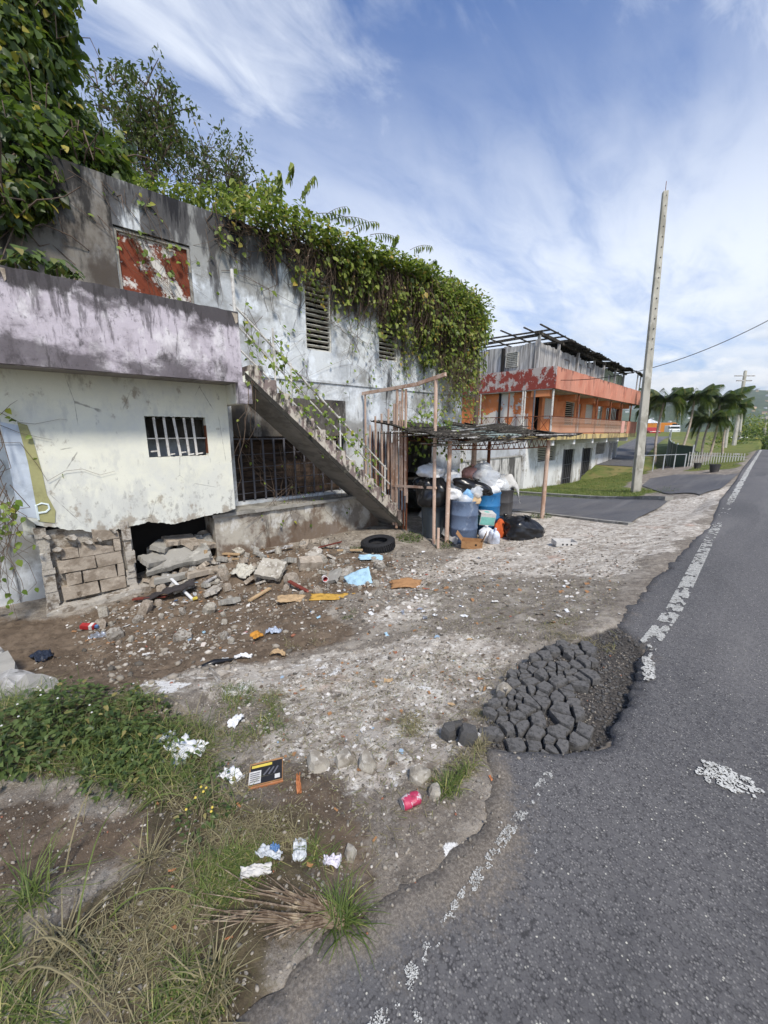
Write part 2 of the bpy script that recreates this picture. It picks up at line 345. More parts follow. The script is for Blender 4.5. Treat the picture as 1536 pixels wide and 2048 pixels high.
K['whitemetal'] = mk('old_white_metal', srgb(205, 202, 196), [(srgb(150, 145, 138), 9, .55, .1, (1, 1, 1), .7), (srgb(106, 74, 56), 14, .66, .05, (1, 1, .5), .8)], .6, ((60, .2, .003),))
K['salmon'] = mk('faded_salmon_pipe', srgb(192, 166, 148), [(srgb(160, 124, 102), 4, .54, .1, (1, 1, .5), .8), (srgb(216, 200, 188), 10, .6, .06, (1, 1, 1), .7), (srgb(94, 60, 44), 12, .68, .05, (1, 1, 1), .8)], .7, ((60, .2, .003),))
K['rust'] = mk('rusty_iron', srgb(120, 72, 50), [(srgb(70, 42, 32), 10, .55, .1, (1, 1, 1), .8), (srgb(158, 104, 72), 22, .62, .06, (1, 1, 1), .7)], .85, ((60, .4, .004),))
K['greymetal'] = plain('dark_grey_bars', srgb(92, 92, 98), .6, .2, 10)
K['louver'] = mk('weathered_louver', srgb(196, 194, 186), [(srgb(110, 106, 98), 8, .56, .1, (.4, 1, 1), .8), (srgb(60, 56, 52), 12, .68, .06, (.5, 1, 1), .8)], .8)
K['bluepaint'] = plain('old_blue_white_paint', srgb(186, 196, 208), .85, .12, 4)
K['olive'] = plain('old_olive_paint', srgb(158, 156, 112), .85, .12, 4)
K['spray'] = plain('white_spray', srgb(214, 226, 230), .7, .05)
# orange building
K['orange'] = mk('orange_paint', srgb(200, 130, 88), [(srgb(182, 104, 62), 1.2, .55, .14, (1, 1, 1), .7), (srgb(222, 140, 84), 2.5, .6, .1, (1, 1, .6), .7), (srgb(100, 60, 40), 3, .70, .06, (1, 1, .2), .7)], .85, ((20, .2, .01),))
K['peelorange'] = mk('peeling_orange_paint', srgb(204, 124, 76), [(srgb(210, 204, 196), .55, .56, .012, (1, 1, 1), 1., (3.0, 1.6, .16)), (srgb(170, 164, 158), 3, .62, .08, (1, 1, 1), .5)], .88, ((20, .2, .01),))
K['coral'] = mk('coral_parapet', srgb(202, 140, 118), [(srgb(184, 112, 90), 1.1, .55, .14, (1, 1, .5), .7), (srgb(228, 150, 124), 3, .6, .08, (1, 1, .5), .7), (srgb(84, 50, 44), 2.0, .64, .05, (1, 1, .14), .85), (srgb(58, 44, 42), 4, .66, .06, (1, 1, .2), .8, (4.3, 4.8, .12)), (srgb(216, 206, 200), 4, .73, .02, (1, 1, .4), .9)], .88, ((20, .2, .01),))
K['redpeel'] = mk('peeling_red_parapet', srgb(132, 62, 54), [(srgb(172, 164, 160), 3.0, .55, .05, (1, 1, .8), .95, (4.1, 4.8, .10)), (srgb(205, 110, 90), 1.3, .62, .06, (1, 1, 1), .8), (srgb(70, 60, 58), 4, .62, .08, (1, 1, .3), .8), (srgb(140, 66, 56), 6, .66, .04, (1, 1, 1), .9)], .9, ((20, .3, .01),))
K['greywood'] = mk('weathered_grey_boards', srgb(176, 174, 172), [(srgb(112, 108, 106), 3, .52, .1, (6, 6, .12), .85), (srgb(206, 204, 204), 2, .58, .1, (3, 3, .3), .8), (srgb(56, 52, 50), 1.6, .62, .08, (4, 4, .1), .85), (srgb(126, 100, 88), 1.2, .66, .06, (1, 1, 1), .6)], .93)
K['greenwood'] = mk('pale_green_boards', srgb(136, 142, 122), [(srgb(98, 104, 88), 3, .54, .1, (4, 4, .15), .8), (srgb(60, 58, 52), 2, .66, .06, (3, 3, .12), .8)], .93)
K['whitewall'] = mk('dirty_white_wall', srgb(222, 222, 222), [(srgb(186, 184, 180), 1.1, .54, .14, (1, 1, .5), .8), (srgb(106, 104, 98), 2, .66, .07, (1, 1, .15), .7), (srgb(140, 130, 112), 1.6, .6, .1, (1, 1, .8), .8, (-1.0, -2.0, .18))], .9, ((20, .2, .01),))
K['mouldwall'] = mk('mould_streaked_wall', srgb(196, 194, 190), [(srgb(60, 58, 56), 2.2, .52, .08, (1, 1, .16), .9), (srgb(110, 106, 100), 1.2, .56, .1, (1, 1, .5), .7)], .92, ((20, .3, .01),))
K['yellowed'] = mk('yellow_stained_edge', srgb(204, 182, 128), [(srgb(120, 104, 84), 2.5, .52, .1, (1, 1, .4), .85), (srgb(60, 52, 46), 4, .62, .06, (1, 1, .3), .8)], .9)
K['redwood'] = plain('dark_red_wood', srgb(112, 54, 44), .8, .2, 6)
# ground
K['chunk'] = mk('broken_asphalt', srgb(100, 98, 96), [(srgb(66, 65, 64), 45, .54, .1, (1, 1, 1), .8), (srgb(112, 110, 108), 60, .64, .05, (1, 1, 1), .7), (srgb(150, 146, 140), 140, .70, .04, (1, 1, 1), .7)], .93, ((60, .7, .01), (200, .6, .004)))
K['stone'] = mk('pale_stone', srgb(166, 160, 148), [(srgb(120, 112, 100), 9, .54, .12, (1, 1, 1), .8), (srgb(204, 200, 192), 18, .6, .08, (1, 1, 1), .8)], .95, ((40, .7, .01),))
K['paint'] = mk('worn_white_road_paint', srgb(194, 193, 187), [(srgb(140, 138, 132), 20, .56, .1, (1, 1, 1), .7)], .8)
def asphalt(name, base, dark, chip, kind='Position', worn=.5, dusty=False):
    t = MT(name)
    c = t.mix(t.ramp(t.noise(kind, 1.1, (1, .35, 1), 6, .6, 1), .40, .66), base, dark)
    c = t.mix(t.math('MULTIPLY', t.ramp(t.noise(kind, .5, (1, .5, 1), 5, .6, 5), .50, .7), .45), c, srgb(120, 116, 110))
    vc = t.voro(kind, 135, out='Color'); sp = t.n('ShaderNodeSeparateColor'); t.l(vc, sp.inputs[0])
    dist = t.voro(kind, 135)
    stone = t.math('MULTIPLY', t.ramp(sp.outputs[0], .60, 1.0), t.ramp(dist, .62, .30))
    c = t.mix(t.math('MULTIPLY', stone, .60), c, chip)
    pale = t.math('MULTIPLY', t.ramp(sp.outputs[1], .985, .995), t.ramp(dist, .55, .35)); c = t.mix(t.math('MULTIPLY', pale, .9), c, srgb(206, 202, 186))
    c = t.mix(t.math('MULTIPLY', t.math('MULTIPLY', t.ramp(dist, .42, .75), t.ramp(t.noise(kind, 40, (1, 1, 1), 3, .6, 7), .35, .6)), .7), c, srgb(40, 39, 40))
    c = t.mix(t.math('MULTIPLY', t.ramp(t.noise(kind, 26, (1, 1, 1), 5, .7, 3), .45, .7), worn), c, srgb(112, 110, 108))
    if dusty:
        vcl = t.n('ShaderNodeVertexColor'); vcl.layer_name = 'dust'; ds = t.n('ShaderNodeSeparateColor'); t.l(vcl.outputs[0], ds.inputs[0])
        dn = t.math('ADD', ds.outputs[0], t.math('MULTIPLY', t.math('SUBTRACT', t.math('ADD', t.math('MULTIPLY', t.noise(kind, 7, (1, 1, 1), 8, .7, 11), .6), t.math('MULTIPLY', t.noise(kind, 60, (1, 1, 1), 5, .7, 13), .4)), .5), 1.5))
        c = t.mix(t.math('MULTIPLY', t.ramp(dn, .35, .72), .85), c, t.mix(t.ramp(t.noise(kind, 90, (1, 1, 1), 4, .7, 14), .4, .65), srgb(104, 95, 84), srgb(146, 136, 122)))
    ck = t.voro(kind, .55, 'DISTANCE_TO_EDGE', (1, .6, 1)); ckn = t.math('ADD', ck, t.math('MULTIPLY', t.math('SUBTRACT', t.noise(kind, 6, (1, 1, 1), 8, .7, 15), .5), .05))
    ckm = t.math('MULTIPLY', t.ramp(t.math('ABSOLUTE', ckn), .0035, .001), t.ramp(t.noise(kind, .9, (1, 1, 1), 4, .5, 16), .48, .58)); c = t.mix(t.math('MULTIPLY', ckm, .0), c, srgb(38, 37, 38))
    c = t.mix(t.math('MULTIPLY', t.ramp(t.noise(kind, .8, (2.2, .25, 1), 6, .6, 17), .50, .72), .35), c, srgb(134, 131, 127)); c = t.mix(t.math('MULTIPLY', t.ramp(t.noise(kind, 1.7, (1, .6, 1), 6, .65, 18), .60, .74), .22), c, srgb(62, 61, 62))
    b = t.bump(dist, -.55, .006); b = t.bump(t.noise(kind, 120, (1, 1, 1), 6, .75, 2), .7, .006, b)
    return t.done(c, .82, b, .35)
K['asphalt'] = asphalt('road_asphalt', srgb(96, 94, 94), srgb(80, 79, 80), srgb(150, 147, 142), worn=.4, dusty=True)
K['asphalt2'] = asphalt('smooth_asphalt', srgb(96, 96, 98), srgb(82, 82, 86), srgb(126, 124, 122), worn=.3)
def groundmat():
    t = MT('verge_ground'); k = 'Position'
    zn = t.n('ShaderNodeVertexColor'); zn.layer_name = 'zone'; sp = t.n('ShaderNodeSeparateColor'); t.l(zn.outputs[0], sp.inputs[0])
    zb = t.n('ShaderNodeVertexColor'); zb.layer_name = 'zone_b'; sq = t.n('ShaderNodeSeparateColor'); t.l(zb.outputs[0], sq.inputs[0])
    n1 = t.noise(k, 3.5, (1, 1, 1), 8, .65, 1); n2 = t.noise(k, 14, (1, 1, 1), 8, .7, 2); n3 = t.noise(k, 70, (1, 1, 1), 6, .7, 3)
    vd = t.voro(k, 60); vcn = t.n('ShaderNodeSeparateColor'); t.l(t.voro(k, 60, out='Color'), vcn.inputs[0])
    # gravel, the default
    gr = t.mix(t.ramp(n2, .38, .64), srgb(112, 104, 95), srgb(142, 133, 121)); gr = t.mix(t.math('MULTIPLY', t.ramp(n1, .47, .62), .7), gr, srgb(172, 164, 152))
    gr = t.mix(t.math('MULTIPLY', t.math('MULTIPLY', t.ramp(vcn.outputs[0], .5, 1), t.ramp(vd, .55, .3)), .6), gr, srgb(170, 164, 154))
    gr = t.mix(t.math('MULTIPLY', t.ramp(n3, .52, .72), .6), gr, srgb(186, 176, 160)); gr = t.mix(t.math('MULTIPLY', t.ramp(t.noise(k, 150, (1, 1, 1), 4, .7, 8), .52, .66), .5), gr, srgb(70, 62, 54))
    # pale worn concrete
    co = t.mix(t.ramp(n1, .38, .64), srgb(190, 182, 170), srgb(158, 148, 136))
    co = t.mix(t.math('MULTIPLY', t.ramp(n2, .50, .62), .75), co, srgb(230, 225, 214)); co = t.mix(t.math('MULTIPLY', t.ramp(t.noise(k, 1.7, (1, 1, 1), 6, .6, 12), .58, .7), .45), co, srgb(186, 148, 128))
    co = t.mix(t.math('MULTIPLY', t.ramp(t.noise(k, 9, (1, 1, 1), 9, .72, 6), .53, .64), .8), co, srgb(112, 100, 86))
    cr = t.voro(k, 5.5, 'DISTANCE_TO_EDGE'); crk = t.math('MULTIPLY', t.ramp(t.math('ADD', cr, t.math('MULTIPLY', n2, .05)), .065, .030), t.ramp(n1, .42, .56))
    co = t.mix(t.math('MULTIPLY', crk, .6), co, srgb(92, 86, 78))
    # brown earth
    di = t.mix(t.ramp(n1, .36, .66), srgb(96, 83, 70), srgb(124, 109, 93)); di = t.mix(t.math('MULTIPLY', t.ramp(n2, .52, .68), .7), di, srgb(68, 56, 46))
    di = t.mix(t.math('MULTIPLY', t.ramp(n3, .58, .74), .6), di, srgb(164, 146, 124))
    # thatch of dead grass over soil
    th = t.mix(t.ramp(n2, .36, .66), srgb(78, 68, 54), srgb(104, 94, 74)); th = t.mix(t.math('MULTIPLY', t.ramp(n3, .5, .7), .5), th, srgb(78, 80, 52))
    # grass lawn further off
    la = t.mix(t.ramp(t.noise(k, 1.3, (1, 1, 1), 7, .7, 4), .38, .62), srgb(84, 100, 46), srgb(120, 118, 66)); la = t.mix(t.math('MULTIPLY', t.ramp(n2, .5, .68), .7), la, srgb(64, 80, 36))
    # black grit in the pothole
    bk = t.mix(t.ramp(n3, .4, .66), srgb(58, 56, 54), srgb(104, 98, 92))
    wh = t.mix(t.ramp(n3, .35, .6), srgb(206, 204, 198), srgb(232, 230, 226))
    col = gr
    jit = t.math('MULTIPLY', t.math('SUBTRACT', t.math('ADD', t.math('MULTIPLY', n2, .6), t.math('MULTIPLY', n3, .4)), .5), 1.1)
    def lay(col, ch, c): return t.mix(t.ramp(t.math('ADD', ch, t.math('MULTIPLY', jit, t.ramp(ch, 0, .10, 0, 1.6))), .24, .72), col, c)
    col = lay(col, sp.outputs[1], di); col = lay(col, sp.outputs[0], co); col = lay(col, sp.outputs[2], th)
    col = lay(col, sq.outputs[0], la); col = lay(col, sq.outputs[1], bk)
    col = t.mix(t.ramp(t.math('ADD', sq.outputs[2], t.math('MULTIPLY', jit, .9)), .50, .60), col, wh)
    b = t.bump(n2, .6, .03); b = t.bump(n3, .8, .012, b); b = t.bump(vd, -.5, .01, b); b = t.bump(crk, -.6, .02, b)
    return t.done(col, .95, b, .15)
K['ground'] = groundmat()
# vegetation
K['vine'] = leafmat('vine_leaf', srgb(66, 84, 32), srgb(142, 152, 70), srgb(176, 152, 74), .40)
K['vinefresh'] = leafmat('young_vine_leaf', srgb(86, 112, 42), srgb(136, 154, 72), srgb(172, 170, 70), .42)
K['treeleaf'] = leafmat('tree_leaf', srgb(40, 56, 26), srgb(84, 102, 46), srgb(164, 150, 62), .3)
K['darkleaf'] = leafmat('dark_tree_leaf', srgb(44, 56, 30), srgb(84, 92, 50), srgb(112, 100, 62), .25)
K['stem'] = plain('vine_stem', srgb(104, 88, 74), .9, .2, 20)
K['bark'] = plain('tree_bark', srgb(98, 84, 74), .95, .2, 12)
K['gblade'] = leafmat('green_grass_blade', srgb(70, 88, 42), srgb(112, 124, 66), srgb(176, 168, 108), .3, .6)
K['straw'] = leafmat('dry_grass_blade', srgb(100, 92, 70), srgb(148, 138, 106), srgb(120, 128, 70), .2, .7)
K['weed'] = leafmat('weed_leaf', srgb(50, 68, 36), srgb(92, 108, 60), srgb(140, 130, 80), .25)
K['palmleaf'] = leafmat('palm_leaflet', srgb(42, 56, 32), srgb(80, 94, 50), srgb(140, 130, 76), .2)
K['palmtrunk'] = mk('palm_trunk', srgb(170, 158, 144), [(srgb(120, 106, 92), 9, .54, .1, (.2, .2, 3), .7)], .9)
# litter
def fabric(name, c, rough=.6, spec=.4, var=.1): return plain(name, c, rough, var, 12, spec)
K['paper'] = fabric('white_paper', srgb(196, 194, 190), .85, .2, .12)
K['plasticwhite'] = fabric('white_plastic', srgb(218, 219, 220), .42, .4, .10)
K['blackbag'] = fabric('black_bin_bag', srgb(26, 26, 28), .28, .5)
K['card'] = fabric('cardboard', srgb(158, 120, 84), .9, .15, .15)
K['lightcard'] = fabric('tan_wood_scrap', srgb(178, 152, 118), .9, .15, .2)
K['bluesheet'] = fabric('pale_blue_plastic', srgb(158, 190, 208), .55, .35, .14)
K['red'] = fabric('red_plastic', srgb(160, 44, 46), .5, .4, .2); K['pink'] = mk('crimson_can', srgb(176, 52, 84), [(srgb(196, 190, 190), 22, .56, .04, (1, 1, 1), .9), (srgb(96, 60, 56), 30, .6, .08, (1, 1, 1), .7)], .45, spec=.5)
K['silver'] = plain('aluminium', srgb(190, 192, 196), .35, .1, 10, .5, .8)
K['yellow'] = fabric('yellow_plastic', srgb(206, 184, 80), .5, .4); K['blue'] = fabric('blue_plastic', srgb(86, 122, 168), .4, .5)
K['teal'] = fabric('mint_print', srgb(126, 190, 178), .7, .3); K['blackprint'] = fabric('black_print', srgb(36, 35, 36), .5, .4); K['orangeprint'] = fabric('orange_print', srgb(172, 114, 76), .6, .3)
K['greyblue'] = mk('scuffed_grey_blue_drum', srgb(96, 112, 136), [(srgb(72, 84, 106), 3, .54, .12, (1, 1, 1), .8), (srgb(140, 150, 164), 8, .62, .06, (1, 1, .5), .7)], .55, spec=.4)
K['drumblue'] = mk('bright_blue_drum', srgb(44, 112, 164), [(srgb(34, 84, 130), 3, .55, .12, (1, 1, 1), .8), (srgb(110, 160, 190), 9, .66, .06, (1, 1, .5), .6)], .5, spec=.4)
K['bingrey'] = mk('dark_grey_bin', srgb(74, 82, 88), [(srgb(56, 62, 68), 3, .55, .12, (1, 1, 1), .8), (srgb(110, 118, 122), 9, .66, .06, (1, 1, .5), .6)], .55, spec=.4)
K['drumblack'] = mk('charcoal_drum', srgb(62, 60, 60), [(srgb(90, 86, 84), 6, .6, .1, (1, 1, .4), .7)], .6, spec=.4)
K['rubber'] = plain('tyre_rubber', srgb(38, 38, 40), .85, .2, 20)
def clear(name, tint):
    t = MT(name); t.done(tint, .25, t.bump(t.noise('Object', 18, (1, 1, 1), 6, .6), .5, .02), .5)
    tr = t.n('ShaderNodeBsdfTransparent'); tr.inputs[0].default_value = (.92, .94, .96, 1); mx = t.n('ShaderNodeMixShader'); mx.inputs[0].default_value = .55
    t.l(tr.outputs[0], mx.inputs[1]); t.l(t.p.outputs[0], mx.inputs[2]); t.l(mx.outputs[0], t.out.inputs[0]); return t.m
K['film'] = clear('translucent_film', srgb(226, 230, 234))
K['glass'] = plain('dark_glass', srgb(40, 46, 52), .1, .05, 4, .6)
# ------------------------------------------------------------------ terrain
def GP(poly): return [tuple(G(a, b)[:2]) for a, b in poly]
ZONE = dict(
 conc=[GP([(235, 1405), (330, 1362), (430, 1342), (560, 1322), (640, 1312), (750, 1285), (900, 1275), (1080, 1290), (1030, 1340), (1000, 1420), (960, 1440), (930, 1480), (830, 1540), (700, 1530), (580, 1500), (545, 1420), (440, 1400)]),
       GP([(1000, 1062), (930, 1100), (880, 1135), (850, 1160), (1000, 1150), (1100, 1150), (1235, 1152), (1320, 1110), (1405, 1066), (1425, 1052), (1372, 1055), (1440, 1000), (1470, 965), (1400, 992), (1330, 1003), (1262, 1047), (1130, 1034), (1060, 1022), (1015, 1022)]),
       GP([(720, 1230), (860, 1180), (900, 1200), (800, 1250)]), GP([(780, 1190), (850, 1170), (870, 1130), (820, 1140)]), GP([(600, 1505), (680, 1440), (800, 1450), (860, 1530), (760, 1570), (640, 1545)])],
 dirt=[GP([(-60, 1250), (290, 1200), (420, 1100), (640, 1092), (760, 1100), (800, 1120), (720, 1190), (640, 1225), (740, 1260), (620, 1300), (440, 1340), (230, 1395), (40, 1395), (-60, 1350)]),
       GP([(-80, 1535), (150, 1560), (330, 1600), (390, 1680), (270, 1800), (120, 1860), (-80, 1900)]), GP([(820, 1310), (760, 1300), (700, 1320), (760, 1335)]),
       GP([(520, 1560), (700, 1580), (760, 1680), (700, 1800), (560, 1700), (480, 1620)]), GP([(950, 1660), (1010, 1560), (960, 1540), (880, 1640), (900, 1760), (940, 1800)])],
 thatch=[GP([(-80, 1370), (210, 1395), (390, 1440), (450, 1540), (560, 1640), (690, 1740), (680, 1830), (560, 1930), (430, 2060), (-80, 2060), (-80, 1900), (120, 1860), (270, 1800), (390, 1680), (330, 1600), (150, 1560), (-80, 1535)])],
 lawn=[[(-30, 15.6), (-9, 15.6), (-5.2, 15.4), (-3.2, 15.9), (-2.9, 18), (-4.6, 21), (-5, 26), (-6, 34), (-7, 45), (-30, 45)], [(-3.0, 26), (-1.0, 24), (-1.0, 60), (-3.0, 60)]],
)
RIM = [onz(a, b, 0) for a, b in [(985, 1500), (1060, 1504), (1130, 1505), (1210, 1480), (1248, 1440), (1280, 1390), (1290, 1330), (1286, 1290), (1236, 1246)]]
POT = [tuple(p[:2]) for p in RIM] + [tuple(onz(a, b, -.05)[:2]) for a, b in [(1160, 1280), (1080, 1285), (1010, 1350), (975, 1420), (965, 1480)]]
EDGE = [(-.92, -6), (-.90, -.5), (-.86, .21), (-.82, .38), (-.78, .62), (-.68, .9), (-.64, 1.2), (-.70, 1.45)] + [tuple(p[:2]) for p in RIM] + \
       [tuple(onz(a, b, 0)[:2]) for a, b in [(1268, 1205), (1310, 1160), (1350, 1118), (1398, 1068), (1418, 1056), (1372, 1052), (1440, 1000), (1475, 955)]] + [(-.7, 24), (-.68, 34), (-.7, 60), (-.7, 120)]
_e = []
for p in EDGE:
    if not _e or p[1] > _e[-1][1] + .01: _e.append(p)
EX = np.array([p[0] for p in _e]); EY = np.array([p[1] for p in _e])
def edge_x(Y): return np.interp(Y, EY, EX)
def axis(segs):
    out = []
    for a, b, s in segs: out += list(np.arange(a, b - 1e-6, s))
    return np.array(out + [segs[-1][1]])
ax = axis([(-80, -20, 4), (-20, -10, .5), (-10, -7.4, .13), (-7.4, -4, .045), (-4, -.2, .024), (-.2, 1, .4), (1, 9, 2), (9, 80, 12)])
ay = axis([(-30, -4, 3), (-4, -1, .3), (-1, 2.6, .024), (2.6, 5, .036), (5, 8, .055), (8, 13, .12), (13, 24, .22), (24, 60, .8), (60, 130, 6)])
X, Y = np.meshgrid(ax, ay); Z = H(X, Y)
near = np.exp(-((X + 3.5) ** 2 + (Y - 2) ** 2) / 60.) * (X < -.75)
def zone(polys, soft, s, seed):
    acc = np.zeros(X.shape); jx = vnoise(X, Y, s, seed) * soft; jy = vnoise(X, Y, s, seed + 5) * soft
    for dx, dy in ((0, 0), (.5, .3), (-.4, .5), (-.5, -.4), (.3, -.5), (1, -.2), (-1, .2), (.2, 1), (-.2, -1)):
        m = np.zeros(X.shape, bool)
        for p in polys: m |= inpoly(X + jx + dx * soft * .5, Y + jy + dy * soft * .5, p)
        acc += m
    return acc / 9
zc_, zd, zt, zl = zone(ZONE['conc'], .34, 2.2, 1), zone(ZONE['dirt'], .4, 2, 2), zone(ZONE['thatch'], .3, 2, 3), zone(ZONE['lawn'], .5, 1.2, 4)
zl = np.maximum(zl, ((X < -14) | (Y > 48) | (X > 8)) * 1.)
zp = zone([POT], .05, 6, 6)
# broken pale plaster spill strewn over the mid ground
zw = np.clip(vnoise(X, Y, 2.2, 31) * .9 + vnoise(X, Y, 9, 32) * .5, 0, 1) * zone([GP([(420, 1372), (520, 1330), (640, 1310), (760, 1345), (900, 1300), (1080, 1290), (1020, 1380), (900, 1400), (700, 1390), (600, 1360), (460, 1400)]),
    GP([(240, 1400), (330, 1362), (425, 1342), (430, 1375), (330, 1420)]), GP([(860, 1640), (960, 1560), (990, 1600), (930, 1720), (880, 1730)]), GP([(780, 1250), (870, 1150), (950, 1150), (880, 1210)])], .12, 3, 33) * 1.3
rough_ = vnoise(X, Y, 1.3, 8) * .03 + vnoise(X, Y, 5, 9) * .022 + vnoise(X, Y, 16, 10, 3) * .010
Z = Z + rough_ * near * (1 + .9 * zd - .35 * zc_) + zd * near * (np.abs(vnoise(X, Y, 7, 12)) * .05 - .012)
slabs = zone([GP([(240, 1402), (330, 1362), (430, 1342), (440, 1392), (330, 1450), (260, 1440)])], .05, 4, 14); Z += slabs * .07
crackd = np.abs(vnoise(X, Y, 3.2, 21, 3)); Z -= zc_ * near * np.clip(.05 - crackd, 0, .05) * .55
Z = np.where(zp > 0, Z * (1 - zp) + zp * (-.085 + .02 * vnoise(X, Y, 8, 15)), Z)
ew_ = np.exp(-np.clip(edge_x(Y) - X, 0, 9) / .22) * np.interp(Y, [-4, 1.4, 1.6, 3.0, 3.3, 12, 14], [1, 1, 0, 0, .6, .6, 0]) * (X < .3); Z = Z * (1 - ew_) + (-.012 + rough_ * .5) * ew_
for (a_, b_, h_, r_m) in ((600, 1150, .13, .55), (490, 1140, .12, .5), (690, 1120, .06, .5), (400, 1150, .05, .4)):
    _q = G(a_, b_); Z = Z + h_ * np.exp(-((X - _q[0]) ** 2 + (Y - _q[1]) ** 2) / (r_m * r_m * .6)) * (1 + .8 * vnoise(X, Y, 3.5, 77))
inroad = X > edge_x(Y) + .02
Z = np.where(inroad, np.minimum(Z, -.05 - np.clip(Y - 45, 0, 99) ** 2 * .002), Z)
nx, ny = len(ax), len(ay); idx = np.arange(nx * ny).reshape(ny, nx)
Fq = np.stack([idx[:-1, :-1], idx[:-1, 1:], idx[1:, 1:], idx[1:, :-1]], -1).reshape(-1, 4)
ground = npmesh('ground', np.stack([X, Y, Z], -1).reshape(-1, 3), Fq, K['ground'], smooth=True); tag(ground, kind='structure')
for nm, chs in (('zone', (zc_, zd, zt)), ('zone_b', (zl, zp, zw))):
    ca = ground.data.color_attributes.new(nm, 'FLOAT_COLOR', 'POINT')
    ca.data.foreach_set('color', np.stack([c.ravel() for c in chs] + [np.ones(nx * ny)], -1).astype(np.float32).ravel())
def Hq(x, y):
    i = int(np.clip(np.searchsorted(ax, x) - 1, 0, nx - 2)); j = int(np.clip(np.searchsorted(ay, y) - 1, 0, ny - 2))
    fx = (x - ax[i]) / (ax[i + 1] - ax[i]); fy = (y - ay[j]) / (ay[j + 1] - ay[j])
    return float((Z[j, i] * (1 - fx) + Z[j, i + 1] * fx) * (1 - fy) + (Z[j + 1, i] * (1 - fx) + Z[j + 1, i + 1] * fx) * fy)
def gp(px, py, dz=0.): p = G(px, py); return (float(p[0]), float(p[1]), Hq(p[0], p[1]) + dz)
far = MB(); far.add([(-5600, -300, -7), (5600, -300, -7), (5600, 5600, -7), (-5600, 5600, -7)], [(0, 1, 2, 3)])
tag(far.build('valley_floor', plain('far_green_land', srgb(92, 104, 64), .95, .2, .02)), kind='structure')
# ------------------------------------------------------------------ road with a ragged broken edge
ys = axis([(-6, -.5, .2), (-.5, 6, .02), (6, 14, .1), (14, 60, .8), (60, 120, 5)])
xe = edge_x(ys) + vnoise(ys, ys * 0, 4, 40, 5) * .05 * np.clip((14 - ys) / 8, .2, 1) + vnoise(ys, ys * 0, 18, 41, 4) * .03 * (ys < 9)
us = np.array([0, .008, .02, .035, .05, .08, .14, .3, .6, 1.]); rv = []
for j, y in enumerate(ys):
    zb = -max(0, y - 45) ** 2 * .002
    rv.append((xe[j] - .02, y, zb - .06 if y < 15 else zb - .2))
    for u in us: rv.append((xe[j] + (7.2 - xe[j]) * u, y, zb - (.012 if u == 0 else 0) + .004 * math.sin(u * 9)))
rv = np.array(rv); m_ = len(us) + 1; ri = np.arange(len(ys) * m_).reshape(len(ys), m_)
road = npmesh('road', rv, np.stack([ri[:-1, :-1], ri[:-1, 1:], ri[1:, 1:], ri[1:, :-1]], -1).reshape(-1, 4), K['asphalt'], smooth=True); tag(road, kind='structure')
_dv = np.zeros((len(ys), m_)); _dk = np.interp(ys, [-6, .1, .9, 1.5, 1.75, 2.9, 3.1, 6, 10], [.4, .45, .8, .6, .2, .2, .35, .25, .1])
for c_, f_ in enumerate((1., 1., .9, .68, .45, .22, .06)): _dv[:, c_] = _dk * f_ * (1.25 if c_ < 3 else 1)
_da = road.data.color_attributes.new('dust', 'FLOAT_COLOR', 'POINT'); _da.data.foreach_set('color', np.repeat(_dv.reshape(-1, 1), 4, 1).astype(np.float32).ravel())
# worn edge line: small flakes of paint left where the traffic did not scrub it off
def flakes(name, x0, x1, ya, yb, n, rmin, rmax, keep, mat=K['paint'], z=.008, along=1.):
    A = RG.uniform(x0, x1, n); B = RG.uniform(ya, yb, n); k = keep(A, B) & (A > np.interp(B, ys, xe) + .012); A, B = A[k], B[k]; n = len(A); m = 5
    r = rmin * (rmax / rmin) ** (RG.random(n) ** 1.6); an = np.linspace(0, 2 * math.pi, m, endpoint=False)[None] + RG.uniform(0, 1, (n, 1)); rr = r[:, None] * RG.uniform(.55, 1.15, (n, m))
    V = np.zeros((n, m, 3)); V[:, :, 0] = A[:, None] + rr * np.cos(an); V[:, :, 1] = B[:, None] + rr * np.sin(an) * along
    V[:, :, 2] = z + (np.arange(n) % 8)[:, None] * .0002 - np.clip(V[:, :, 1] - 45, 0, 99) ** 2 * .002
    o = npmesh(name, V.reshape(-1, 3), np.arange(n * m).reshape(-1, m), mat, road); o['kind'] = 'stuff'; return o
def lx(y): return np.interp(y, [-1, .67, 3.2, 4.2, 8, 22, 60], [-.55, -.545, -.50, -.46, -.50, -.53, -.5])
def keep_near(a, b):
    d = a - lx(b); s = vnoise(a, b, 5, 51) * .26 + vnoise(a, b, 38, 52) * .8
    tau = np.interp(b, [.2, .8, 1.3, 1.6, 1.9, 2.2], [.18, .15, .10, .16, .7, .9]) + np.where(d < .026, -.06, .36) + np.where((d < -.012) | (d > .13), .5, 0)
    return s > tau
def keep_mid(a, b):
    d = a - lx(b); s = vnoise(a, b, 3, 53) * .35 + vnoise(a, b * .6, 26, 54) * .7
    return (s > np.interp(b, [2.8, 3.2, 5, 7, 9, 10.5, 13, 60], [.7, -.12, -.22, -.06, .3, .36, -.1, -.25])) & (d > 0) & (d < .115)
flakes('edge_line', -.62, -.30, .2, 2.6, 90000, .001, .0036, keep_near)
flakes('edge_line', -.56, -.28, 2.9, 8, 100000, .0018, .0062, keep_mid, along=1.3)
flakes('edge_line', -.56, -.28, 8, 14, 16000, .005, .016, keep_mid, along=2)
flakes('edge_line', -.56, -.36, 14, 48, 9000, .012, .035, keep_mid, along=4)
